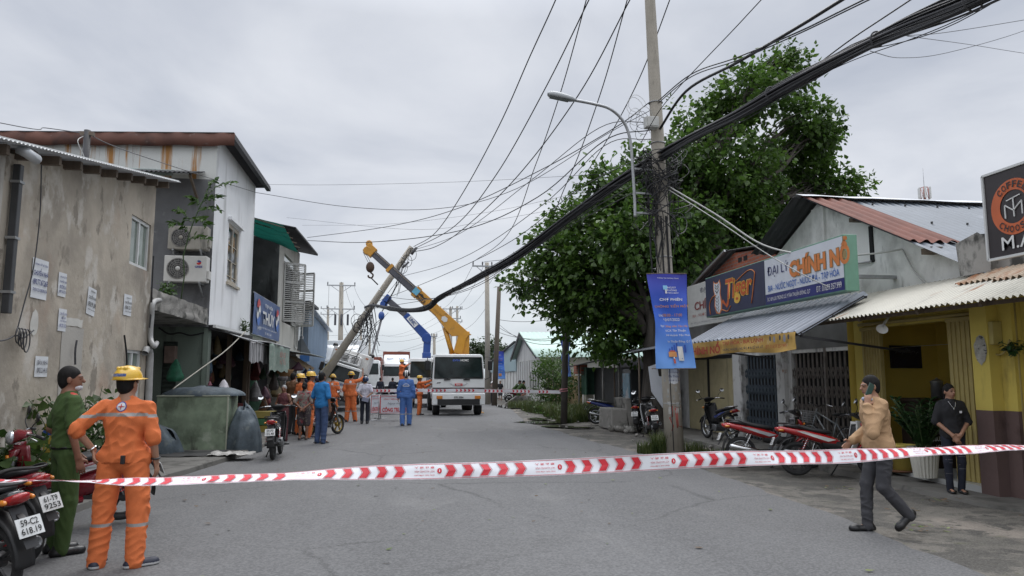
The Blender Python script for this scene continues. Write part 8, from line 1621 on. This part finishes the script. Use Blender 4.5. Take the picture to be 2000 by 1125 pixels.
wo,wj2,ws2=person("young woman in black t-shirt and dark ripped jeans standing at the coffee shop door",Vector((7.88,9.72,.022)),R(-22),1.53,top=c_black,bot=c_navy,sleeve='half',hem=.78,hairlen='long',vox=.006,loose=.030,tloose=.006,J=dict(shL=(.148,.01,1.385),shR=(-.148,.01,1.385),elL=(.235,.0,1.11),wrL=(.07,-.17,.92),elR=(-.235,.0,1.11),wrR=(-.05,-.19,.90),ankL=(.08,.02,.075),ankR=(-.08,.02,.075)),handL=((-.7,-.25,-.65),(0,.9,-.3)),handR=((.5,-.2,-.8),(0,.9,.2)),sandal=True,headyaw=.35,seed=9)
mb=MB();mb.tube(catmull([(-.055,-.075,1.44),(-.03,-.125,1.37),(0,-.145,1.33),(.03,-.125,1.37),(.055,-.075,1.44)],4),.0035,5);mb.ell((0,-.149,1.315),(.008,.005,.018),n=8,k=6);mb.build("necklace",chrome,wo);mb=MB()
for sx in(-1,1):
 for k,z in enumerate((.60,.52,.47,.30)if sx<0 else(.57,.44,.38)):mb.grid(lambda a,b:Vector((sx*(.095)+.052*(a-.5)*2,-.062-.02*(1-(2*a-1)**2)+.012*(z<.45),z+.006*b)),6,1)
mb.build("jean_rips",mat("rip_grey",(.16,.16,.17),rough=.9),wo);mb=MB();mb.box((.09,-.158,1.27),(.035,.004,.035));mb.build("shirt_print",badge_w,wo)
# --- group by the stalls and by the tilted truck
def grp(label,x,y,ptop,rz,**k):
 ft=feet(x,y);k.setdefault('vox',.011);return person(label,ft+Vector((0,0,.015)),R(rz),tall(x,ptop,ft)-.005,group="people watching the fallen pole",**k)
bk=dict(elL=(.26,.10,1.12),wrL=(.06,.19,.95),elR=(-.26,.10,1.12),wrR=(-.04,.21,.93));bkh=dict(handL=((-.8,.3,-.5),(0,-1,0)),handR=((.8,.3,-.5),(0,-1,0)))
grp("grey haired woman in sleeveless maroon dress and blue scarf behind the lone motorbike",551,862,753,-28,top=c_maroon,bot=c_maroon,sleeve='none',hem=.80,hair=hair_g,skin=1,sandal=True,legs='long',tloose=.03,loose=.03,headyaw=.3,J=dict(elL=(.27,.03,1.12),wrL=(.05,-.2,1.05),elR=(-.27,0,1.12),wrR=(-.06,-.2,1.03)),seed=11)
grp("man in brown jacket and dark trousers standing behind the group at the stalls",570,848,729,150,top=c_brown,bot=c_grey,hem=.85,loose=.04,seed=12)
grp("worker in orange with yellow hard hat at the back left of the watching group",584,850,733,120,hat='hard',sleeve='short',loose=.03,tloose=.03,seed=13,skin=1)
grp("woman in floral blouse and shorts, hands behind her back, seen from behind",592,860,748,172,top=c_flo,bot=c_flo2,sleeve='half',hem=.80,legs='shorts',hairlen='bun',sandal=True,skin=1,J=bk,loose=.035,tloose=.04,seed=14,**bkh)
grp("worker in orange with yellow hard hat facing right, beside the floral woman",604,856,729,95,hat='hard',shoe=shoe_n,loose=.03,tloose=.03,seed=15,skin=1)
grp("worker in orange jacket and blue helmet behind the man in the blue shirt",619,846,735,165,hat='moto',bot=c_navy,loose=.03,mark='power_small',seed=16)
grp("man in bright blue t-shirt and jeans watching from the road",626,867,728,140,top=c_blue,bot=c_jean,sleeve='half',hem=.84,sandal=True,skin=1,loose=.034,tloose=.022,headyaw=.1,J=dict(elL=(.25,.04,1.12),elR=(-.25,.03,1.12)),vox=.009,seed=17)
grp("worker in orange with yellow hard hat in front of the tilted truck's cab, half hidden",648,822,733,175,hat='hard',sleeve='short',mark='power_small',loose=.03,seed=18)
grp("worker in orange raising his right arm toward the tilted truck's windscreen",684,824,728,170,hat='hard',sleeve='rolled',mark='power_small',loose=.034,tloose=.036,J=dict(elR=(-.37,-.1,1.46),wrR=(-.36,-.2,1.72),ankL=(.13,.02,.08),ankR=(-.16,-.05,.08)),vox=.009,seed=19)
wp_,_,_=grp("man in white shirt and navy helmet holding papers behind his back",712,828,737,178,hat='moto',top=c_white,bot=c_navy,sleeve='short',hem=.93,J=bk,loose=.028,tloose=.016,vox=.009,seed=20,**bkh)
pp=MB();pp.box((0,0,0),(.24,.012,.17),rot=(.5,.25,0));o=pp.build("papers",mat("paper_blue",(.45,.48,.62),rough=.8),loc=wp_.location+Vector((.02,-.265,.86)),label="sheaf of pale papers held behind the man in the white shirt",cat="papers")
grp("worker in blue coverall and black and white helmet walking away up the road",792,832,726,178,hat='moto_k',top=c_cov,bot=c_cov,mark='arc',loose=.032,tloose=.034,J=dict(kneeL=(.1,-.03,.48),ankL=(.1,.05,.08),ankR=(-.11,-.1,.08),kneeR=(-.11,-.08,.49)),vox=.009,seed=21)
grp("worker in orange reaching up to the crane truck's door with his right arm",819,811,735,78,hat='hard',J=dict(elR=(-.2,-.28,1.42),wrR=(-.12,-.52,1.50),elL=(.2,-.2,1.2),wrL=(.14,-.42,1.32)),loose=.03,tloose=.03,skin=1,seed=22)
ft=Vector((PY(784,770,40).x,40.2,.92));person("worker in orange and yellow hard hat standing on the blue crane truck's step",ft,R(60),1.66,hat='hard',vox=.012,J=dict(elR=(-.2,-.25,1.3),wrR=(-.1,-.45,1.45)),seed=23);mb=MB();mb.box((0,0,-.05),(.7,.5,.1));mb.box((0,.0,-.5),(.5,.4,.82));mb.build("step_box",t_blue,loc=ft,label="dark blue step platform beside the blue crane truck",cat="platform")
for x,y,t,l,m in((742,787,738,"bystander in dark navy clothes at the far end, left of the two behind the barriers",c_navy),(766,789,738,"bystander in dark navy clothes at the far end, right of the two behind the barriers",c_navy)):grp(l,x,y,t,170,top=m,bot=c_navy,vox=.014,seed=x)
sit=dict(hipL=(.09,0,.55),hipR=(-.09,0,.55));grp("person in black t-shirt and shorts beside the old wooden pole",977,783,744,-20,top=c_black,bot=c_grey,legs='shorts',sleeve='short',sandal=True,vox=.014,seed=31);grp("person in striped shirt and helmet by the distant blue motorbike",961,787,746,10,hat='moto_w',top=c_flo,bot=c_navy,vox=.014,seed=32)
grp("officer in dark blue and white helmet standing by the white warehouse",1020,787,742,-60,hat='moto_w',top=c_navy,bot=c_grey,vox=.014,seed=33)
for x,y,rz,l in((1004,787,70,"green uniformed officer bending over the distant dark red motorbike"),(1012,789,100,"second green uniformed officer stooping right of the first, by the far white wall")):p=feet(x,y);person(l,p+Vector((0,0,.01)),R(rz),1.6,top=c_green,bot=c_green,sleeve='short',lean=.75,vox=.014,J=dict(wrL=(.1,-.72,.72),elL=(.22,-.5,.95),wrR=(-.1,-.72,.72),elR=(-.22,-.5,.95)),group="people watching the fallen pole",seed=x)
p=feet(1036,789);person("green uniformed officer crouching at the right end of the group by the far wall",p+Vector((0,0,-.36)),R(-75),1.64,top=c_green,bot=c_green,sleeve='short',lean=.35,vox=.014,J=dict(hipL=(.09,.05,.62),hipR=(-.09,.05,.62),kneeL=(.16,-.33,.80),kneeR=(-.16,-.33,.78),ankL=(.12,-.1,.44),ankR=(-.12,-.1,.44),wrL=(.1,-.55,.95),wrR=(-.1,-.55,.95),elL=(.2,-.3,1.05),elR=(-.2,-.3,1.05)),group="people watching the fallen pole",seed=40)
# ======== tapes, barriers, goods and clutter
tape_w=mat("tape_white",(.78,.79,.82),rough=.35,var=.04);tape_r=mat("tape_red",(.60,.025,.04),rough=.35,var=.05);tape_p=mat("tape_faded_red",(.55,.22,.24),rough=.4)
def tape(label,pts,widths,tilt,chev,txt=True,sub=10):
 """plastic tape: pts = centre line, widths and tilt (how far its face turns upward) along it"""
 o=thing("barrier_tape",label,"tape",pts[0]);C=catmull([Vector(p)-Vector(pts[0])for p in pts],sub);n=len(C);L=[0.0]
 for i in range(1,n):L.append(L[-1]+(C[i]-C[i-1]).length)
 u=np.array(L);xs=np.linspace(0,1,len(widths))*u[-1]
 def P(s,v,off=0.0):
  i=min(n-2,max(0,int(np.searchsorted(u,s)-1)));t=(s-u[i])/(u[i+1]-u[i]);c=C[i].lerp(C[i+1],t);d=(C[i+1]-C[i]).normalized();a=float(np.interp(s,xs,tilt));w=float(np.interp(s,xs,widths));up=Vector((0,0,1));nrm=d.cross(up).normalized();up=nrm.cross(d).normalized();dr=up*math.cos(a)+nrm*math.sin(a);nn=nrm*math.cos(a)-up*math.sin(a)
  return c+dr*(v-.5)*w+nn*(off+.006*math.sin(s*5+v*2)+.012*pnoise(Vector((s*2.2,v*1.2,3)))+.004*pnoise(Vector((s*11,v*3,8))))+up*.012*pnoise(Vector((s*.9,0,4)))
 mb=MB();k=int(u[-1]/.04);mb.grid(lambda a,b:P(a*u[-1],b),k,4);mb.build("strip",tape_w,o);st=MB();fd=MB();s=.05;i=0
 ed=MB();ed.grid(lambda a,b:P(a*u[-1],.93+.04*b,.0022),k,1);ed.grid(lambda a,b:P(a*u[-1],.03+.04*b,.0022),k,1);ed.build("edge_line",tape_p,o)
 def shape(m,pl,k_=0,off=.003):m.add([P(s+x*chev,y,off)for x,y in pl],[tuple(range(len(pl)))],k_)
 while s<u[-1]-3.2*chev:
  if i%6<5:
   q=[(0,.15),(.42,.15),(.62,.5),(.42,.85),(0,.85),(.2,.5)];st.add([P(s+x*chev,y,.003)for x,y in q],[(0,1,2,5),(5,2,3,4)]);e=[(-.05,.11),(.44,.11),(.68,.5),(.44,.89),(-.05,.89),(.15,.5)]
   if txt:
    for a in range(6):p0,p1=e[a],e[(a+1)%6];p0,p1=P(s+p0[0]*chev,p0[1],.0035),P(s+p1[0]*chev,p1[1],.0035);fd.beam(p0,p1,.0022,.0008)
   s+=chev
  else:
   if txt:
    for row,(t,v,hh)in enumerate((("KHU VỰC CẤM VÀO",.24,.11),("NOT ALLOWED AREA",.47,.11),("禁 止 进 入",.72,.13))):
     c=P(s+.75*chev,v,.004);x=P(s+.55*chev,v,.004)-P(s+.95*chev,v,.004);y=P(s+.75*chev,v-.05,.004)-P(s+.75*chev,v+.05,.004);lettering("lettering",t,1.15*chev,hh*float(np.interp(s,xs,widths)),plane_m(c,x,y),tape_p if row%2 else tape_r,o,bold=.015,depth=0.0)
    c=[(1.62+.13*math.cos(t)*1,.5+.17*math.sin(t))for t in[j*math.pi/8 for j in range(16)]];shape(st,c);shape(fd,[(1.60,.42),(1.64,.42),(1.64,.58),(1.60,.58)],1,.0045)
   s+=1.95*chev
  i+=1
 st.build("printed_chevrons",tape_r,o)
 if fd.v:fd.build("printed_outlines",[tape_p,tape_w],o)
 return o
def TP(px_,py_,d):
 r=ray(px_,py_);f=Vector((math.sin(CAM_YAW)*math.cos(CAM_PITCH),math.cos(CAM_YAW)*math.cos(CAM_PITCH),math.sin(CAM_PITCH)));return Vector((0,0,CAM_H))+r*(d/r.dot(f))
tape("red and white barrier tape stretched across the near foreground, printed with chevrons",[TP(-420,946,4.1),TP(0,943,3.95),TP(250,941,3.85),TP(420,937,3.8),TP(620,926,3.75),TP(1000,915,3.75),TP(1400,899,3.95),TP(1700,886,4.35),TP(2000,875,5.0),TP(2250,866,5.7)],[.06,.065,.07,.075,.08,.083,.083,.083,.083,.083,.083],[-1.55,-1.54,-1.42,-1.0,-.35,-.15,-.35,-.85,-1.2,-1.35,-1.4],.088)
A_=G(1101,826);tape("far red and white barrier tape tied to the thin dark post under the tree",[Vector((-4.3,30.6,1.12)),Vector((-1.5,29.9,1.14)),Vector((1.6,29.0,1.16)),Vector((4.2,28.2,1.14)),Vector((A_.x-.12,A_.y-.05,1.12))],[.13]*5,[0.1]*5,.16,txt=False)
mb=MB();mb.tube([Vector((A_.x+.15*math.cos(t),A_.y+.15*math.sin(t),1.1+.012*t))for t in[i*.6 for i in range(22)]],.02,5);mb.build("tape_wrap",tape_p,label="tape end wound round the thin dark post under the tree",cat="tape")
def barrier(label,p,rz,w=1.25):
 o=thing("road_barrier",label,"barrier",p,rz,"road work barriers");mb=MB()
 for x in(-w/2,w/2):mb.tube([(x,0,0),(x,0,1.0)],.02,8);mb.tube([(x,-.28,.02),(x,.28,.02)],.02,8)
 mb.tube([(-w/2,0,.98),(w/2,0,.98)],.02,8);mb.tube([(-w/2,0,.25),(w/2,0,.25)],.02,8);mb.build("stand",steel,o);mb=MB();mb.bb(-w/2+.03,w/2-.03,-.03,-.01,.28,.96);mb.build("panel",s_white,o);M=plane_m(Vector((0,-.034,0)),(1,0,0),(0,0,1));mb=MB()
 for a,b in(((-.58,.30),(.58,.30)),((.58,.30),(.58,.94)),((.58,.94),(-.58,.94)),((-.58,.94),(-.58,.30))):mb.beam(M@Vector((*a,0)),M@Vector((*b,0)),.035,.008)
 mb.build("red_border",red_p,o);lettering("lettering","CÔNG TRƯỜNG",1.0,.21,at2(M,0,.45,.006),red_p,o,bold=.03);lettering("lettering","CÔNG TY ĐIỆN LỰC TÂN THUẬN",.9,.08,at2(M,0,.83,.006),red_p,o,bold=.01);lettering("lettering","Nguy hiểm",.6,.12,at2(M,0,.67,.006),gry,o,shear=.3)
barrier("white CÔNG TRƯỜNG road work sign facing the viewer behind the man in blue",G(772,822),R(0));barrier("white road work sign turned sideways, right of the man in the white shirt",G(733,820),R(72),1.25)
# ---- green box, tarpaulins and clutter at the corner shop
def blob(fn,nu=28,nv=14):m=MB();m.grid(fn,nu,nv);return m
m_tarp=mat("blue_grey_tarp",(.065,.085,.10),rough=.7,var=.35,scale=5,bump=.5,bscale=18,dirt=[((.12,.14,.14),.58,.1,4,(1,1,1))])
q0,q1=G(300,890),G(445,886);o=thing("green_box","weathered mottled green box stall on the kerb under the white house","stall",(q0 .x,q0 .y,.0));w=q1 .x-q0 .x;mb=MB();mb.bb(0,w,0,1.0,.05,1.24);mb.build("box",mat("mottled_green_paint",(.20,.25,.175),rough=.8,var=.3,scale=3,dirt=[((.10,.125,.085),.50,.14,2.2,(1,1,.7)),((.32,.36,.28),.60,.1,3,(1,1,1)),((.05,.05,.04),.62,.08,1.5,(2,2,.4))]),o,bevel=.008);mb=MB();mb.bb(w-.015,w+.01,-.015,.03,.05,1.26);mb.bb(-.01,w+.01,-.015,1.0,1.245,1.27);mb.build("edge_trim",mat("pale_trim",(.34,.36,.28),rough=.7),o);B_=q0
def drape(name,c,rx,ry,h,label,seed,base=0.0):return blob(lambda a,b:Vector(c)+Vector((rx*math.cos(a*6.283)*math.cos(b*1.5)*(1+.22*pnoise(Vector((math.cos(a*6.28)*2,math.sin(a*6.28)*2,seed)))*(1-b)+.05*math.sin(a*44)),ry*math.sin(a*6.283)*math.cos(b*1.5)*(1+.05*math.sin(a*44)),base+h*math.sin(b*1.5)*(1+.25*pnoise(Vector((a*5,b*3,seed)))))),60,14).build(name,m_tarp,label=label,cat="tarpaulin")
drape("tarpaulin",(q0 .x+.85,q0 .y+.5,1.25),.85,.5,.22,"folded blue grey tarpaulin lying on top of the green box",1);drape("tarpaulin",(q0 .x+.05,q0 .y-.55,0.03),.62,.4,.68,"heaped blue grey tarpaulin on the ground in front of the green box",2);drape("tarpaulin",(q1 .x+.28,q1 .y+.15,.02),.36,.5,.98,"blue grey tarpaulin hanging over something at the right end of the green box",3)
mb=MB();mb.grid(lambda a,b:Vector((lerp(q0 .x-.3,q1 .x+.1,a),q0 .y-.25-1.1*b+.12*math.sin(a*7),.115+.03*max(0,pnoise(Vector((a*6,b*4,2)))))),24,8);mb.build("ground_sheet",mat("black_sheet",(.03,.03,.03),rough=.7,var=.4),label="crumpled black sheet spread on the pavement before the green box",cat="sheet")
def bag(x,y,z,r,h,col,label,cat="bag",grp_=None,name="bag"):
 m=MB();sd_=x*7.3+y*3.1;pr=lambda b:(1-max(0,b-.25)/.75)**.8*min(1,.55+b*3)*.93+.07;m.grid(lambda a,b:Vector((x+r*pr(b)*(math.cos(a*6.283)+.34*pnoise(Vector((math.cos(a*6.28)*1.6,math.sin(a*6.28)*1.6+b*2,sd_))))+.03*b*math.sin(sd_),y+r*.75*pr(b)*(math.sin(a*6.283)+.34*pnoise(Vector((math.sin(a*6.28)*1.6,b*2+5,sd_)))),z+h*b)),26,14);return m.build(name,mat("goods_%02d%02d%02d"%tuple(int(c*99)for c in col),col,rough=.6,var=.3,scale=9),label=label,cat=cat,group=grp_)
bag(q1 .x-.25,q1 .y+.35,1.27,.15,.34,(.48,.46,.48),"white plastic bag with red print on the end of the green box");bag(q1 .x-.52,q1 .y+.4,1.27,.09,.3,(.16,.05,.07),"small dark red packet standing on the green box")
p=PY(342,728,18.3);bag(p.x,p.y,p.z-.2,.2,.52,(.02,.13,.07),"dark green plastic bag hanging below the meter box");p=PY(336,693,18.5);mb=MB();mb.bb(p.x-.12,p.x+.12,p.y-.2,p.y,p.z-.2,p.z+.2);mb.build("meter_box",mat("rusty_meter",(.16,.11,.09),rough=.7,var=.3),label="small brown meter box on the pale green wall",cat="meter",bevel=.01)
p=G(478,848,.1);mb=MB();mb.lathe([(0,0),(.17,0),(.21,.36),(.225,.37),(.225,.40),(.2,.40),(.165,.02)],p,n=24);mb.build("bucket",mat("bucket_grey",(.36,.36,.35),rough=.6,var=.2,scale=6),label="dirty white plastic bucket at the dark shop entrance",cat="bucket")
p=G(492,826,.1);bag(p.x,p.y,.15,.38,1.6,(.07,.16,.10),"tall pale green cloth sack hanging by the dark shop's post","sack",name="sack")
p=G(452,889,.1);blob(lambda a,b:p+Vector((.42*(a-.5)*2+.1*pnoise(Vector((a*5,b*5,1))),.28*(b-.5)*2,.02+.09*abs(pnoise(Vector((a*4,b*4,5)))))),14,10).build("crumpled_plastic",mat("dirty_plastic",(.36,.35,.33),rough=.4,var=.3,scale=9),label="crumpled dirty white plastic lying on the kerb",cat="rubbish")
gr_=random.Random(17);cols=[(.15,.03,.03),(.03,.04,.09),(.12,.09,.04),(.20,.19,.19),(.03,.06,.035),(.09,.04,.06),(.05,.04,.035),(.15,.07,.03),(.03,.06,.09),(.13,.12,.11)]
for k in range(30):y=gr_.uniform(19.2,23.2);x=XL-gr_.uniform(.15,1.0);bag(x,y,gr_.uniform(1.5,2.3),gr_.uniform(.07,.15),gr_.uniform(.25,.5),gr_.choice(cols),"small packet of goods hanging in the dark shop under the striped awning","goods","goods hanging in the dark shop","hanging_goods")
for k in range(16):y=gr_.uniform(19.2,23.2);x=XL-gr_.uniform(.0,.9);h=gr_.uniform(.25,.5);mb=MB();mb.box((x,y,.11+h/2+(.45 if k%3==0 else 0)),(gr_.uniform(.25,.5),gr_.uniform(.3,.6),h),rot=(0,0,gr_.uniform(-.3,.3)));mb.build("goods_crate",mat("crate_%d"%(k%10),cols[k%10],rough=.6,var=.25),label="crate of goods stacked inside the dark shop",cat="crate",group="crates inside the dark shop",bevel=.01)
for k in range(26):y=gr_.uniform(24.6,33);x=XL+gr_.uniform(-.6,.75);bag(x,y,gr_.uniform(.2,2.0),gr_.uniform(.10,.24),gr_.uniform(.3,.7),gr_.choice(cols),"bag of goods hanging at the stalls beyond the striped awning","goods","goods hanging at the stalls","hanging_goods")
for px_,py_,r,l in((552,712,.2,"tan wicker basket hanging at the stall, upper one"),(558,728,.26,"tan wicker basket hanging at the stall, lower wider one"),(547,722,.14,"small tan basket hanging left of the other two")):
 p=PY(px_,py_,25.5);mb=MB();mb.lathe([(0,-.12),(r*.7,-.12),(r,.08),(r*1.05,.1),(r*.95,.08),(r*.6,-.08)],p,n=18);mb.build("basket",mat("wicker",(.32,.19,.09),rough=.8,var=.3,scale=25),label=l,cat="basket")
p=PY(470,676,23.4);mb=MB();mb.bb(XL-.05,XL+.05,23.35,23.55,.1,2.7);mb.build("stall_post",m_wood,label="upright wooden post between the dark shop and the stalls",cat="post")
fn_=thing("wall_fan","small grey wall fan under the end of the striped awning","fan",(XL+.45,23.5,2.32));mb=MB()
for k in range(4):mb.torus((0,0,0),(.3,-1,0),.06+.05*k,.006,20,5)
mb.build("grille",steel,fn_);mb=MB();mb.cyl((0,0,0),(-.1,.25,0),.06,n=10);mb.build("motor",steel,fn_)
for rr in range(3):mb=MB();mb.bb(XL+.1,XL+.95,22.3+.02*rr,22.9,.1+.2*rr,.28+.2*rr);mb.build("bench_board",mat("bench_%d"%rr,[(.30,.24,.05),(.05,.16,.07),(.32,.26,.07)][rr],rough=.6),label=["yellow box at the bottom of the stack by the green sack","green box in the middle of the stack by the green sack","yellow box on top of the stack by the green sack"][rr],cat="box")
def wtube(pts,r,m,label,cat):mb=MB();mb.tube(catmull(pts,6),r,8,caps=False);return mb.build(cat.replace(" ","_"),m,label=label,cat=cat)
X5=XL+.06;pv=mat("pvc_grey",(.36,.36,.35),rough=.5,var=.15)
wtube([PX(320,585,X5-.2),PX(300,590,X5),PX(296,620,X5),PX(294,660,X5),PX(301,676,X5+.1),PX(306,670,X5-.1)],.045,pv,"pale corrugated pipe bending down the far corner of the grey house","drain pipe")
wtube([PX(283,690,X5),PX(287,682,X5),PX(293,690,X5),PX(292,730,X5),PX(290,790,X5)],.06,pv,"short grey elbow pipe beside the lower window of the grey house","elbow pipe")
wtube([PX(81,322,X5),PX(78,420,X5),PX(66,520,X5),PX(48,590,X5),PX(32,650,X5)],.008,m_cable2,"thin wire running down the middle of the grey wall","wall wire");wtube([PX(-20,668,X5),PX(10,664,X5),PX(32,655,X5),PX(46,660,X5),PX(66,645,X5)],.009,m_cable2,"thin wire crossing low on the grey wall","wall wire");wtube([PX(150,665,X5),PX(147,685,X5),PX(147,712,X5)],.014,m_cable2,"short dark cable end hanging on the grey wall","wall cable");wtube([PX(300,500,X5),PX(297,560,X5),PX(296,600,X5),PX(292,640,X5)],.012,m_cable,"black cable down the far corner of the grey house","wall cable");wtube([PX(243,655,X5),PX(247,690,X5),PX(248,720,X5)],.015,m_cable,"black cable dropping to the lower window of the grey house","wall cable")
mb=MB();c=PX(35,655,X5)
for k in range(4):mb.torus(c+Vector((.02*k,.03*k,-.02*k)),(1,.2,0),.09+.015*k,.008,18,5)
mb.build("cable_coil",m_cable2,label="small coil of wire hung low on the grey wall",cat="coil")
wtube([PY(310,640,18.4),PY(330,652,18.4),PY(352,650,18.4),PY(372,655,18.4),PY(398,650,18.4)],.02,m_cable,"black cable sagging under the concrete slab","wall cable")
p=PY(590,690,36);sgn=thing("traffic_sign","grey backed triangular traffic sign over a small blue sign by the warehouse","traffic sign",(p.x,36,0));mb=MB();mb.tube([(0,0,0),(0,0,3.6)],.035,8);mb.build("post",steel,sgn);mb=MB();mb.prism([(-.42,-.05,2.75),(.42,-.05,2.75),(0,-.05,3.5)],(0,.012,0));mb.build("triangle",mat("sign_back",(.20,.22,.24),rough=.5),sgn);mb=MB();mb.bb(-.35,.35,-.05,-.035,2.4,2.7);mb.build("blue_sign",mat("road_sign_blue",(.05,.16,.42),rough=.5),sgn)
p=PY(625,720,36.4);mb=MB();mb.grid(lambda a,b:p+Vector((.75*(a-.5)+.3*b,.06*math.sin(a*6),.8*(a-.5)+.35*(b-.5))),8,6);mb.build("yellow_flag",mat("yellow_cloth",(.55,.42,.06),rough=.7,var=.1),label="yellow cloth flag hanging beside the leaning pole's foot",cat="flag")
mb=MB();p=lpt(.14);mb.torus(p,ld,.24,.04,18,6);mb.build("reflective_band",mat("band_blue_white",(.25,.36,.55),rough=.4),label="blue and white band round the foot of the leaning pole",cat="band")
p=G(1025,791);mb=MB();mb.prism([p+Vector(v)for v in((-1.3,0,0),(1.1,0,0),(1.1,0,.48),(-.5,0,.55))],(0,.35,0));mb.build("concrete_block",m_concrete,label="sloping concrete block on the verge in front of the crouching officers",cat="block")
for px_,py_,l in((1078,803,"white rubbish bag lying in the weeds left of the banner post"),(1094,793,"smaller white rubbish bag behind the first one in the weeds")):p=G(px_,py_);bag(p.x,p.y,0,.35,.3,(.5,.5,.48),l,"rubbish bag",name="rubbish_bag")
p=G(1128,806);mb=MB();mb.box((p.x,p.y,.55),(.12,.25,.9),rot=(0,.5,.3));mb.build("broken_board",mat("broken_board",(.45,.36,.30),rough=.7,var=.4,scale=4),label="pale broken board propped in the weeds right of the banner post",cat="board");p=PY(1287,745,20.6);mb=MB();mb.prism([p+Vector(v)for v in((-.30,0,.42),(-.05,0,.5),(.0,0,.15),(.45,0,.1),(.45,0,-.65),(.1,0,-.75),(-.22,0,-.3))],(0,.04,0));mb.build("cut_board",s_white,label="odd shaped white cut out board standing behind the big pole",cat="board")
p=Vector((-4.2,10.1,.1));bxo=thing("yellow_box","yellow box with blue stripe behind the orange worker's elbow","box",p);mb=MB();mb.bb(-.15,.2,0,.4,.45,.98);mb.build("box",mat("box_yellow",(.42,.30,.05),rough=.5,var=.15),bxo,bevel=.02);mb=MB();mb.bb(-.152,.202,-.004,.3,.84,.9);mb.build("stripe",mat("box_blue",(.03,.10,.42),rough=.5),bxo);mb=MB();mb.bb(-.13,.18,.05,.35,0,.45);mb.build("stand",black,bxo)
m_brick_bits=mat('brick_bits',(.22,.08,.05),rough=.9,var=.3)
gq=random.Random(31)
for k in range(46):
 if k<26:x,y=gq.uniform(6.5,7.9),gq.uniform(13.2,15.4)
 else:x,y=gq.uniform(5.2,7.8),gq.uniform(16.5,30)
 r=gq.uniform(.02,.07);mb=MB();mb.ell((0,0,0),(r,r*gq.uniform(.6,1),r*.6),n=6,k=4,rot=(gq.random()*3,gq.random(),gq.random()*3));mb.build("stone",m_brick_bits if k%3==0 and k<26 else m_concrete,loc=(x,y,.02),label="small stone or brick bit scattered on the verge near the big pole",cat="stone",group="stones on the verge")
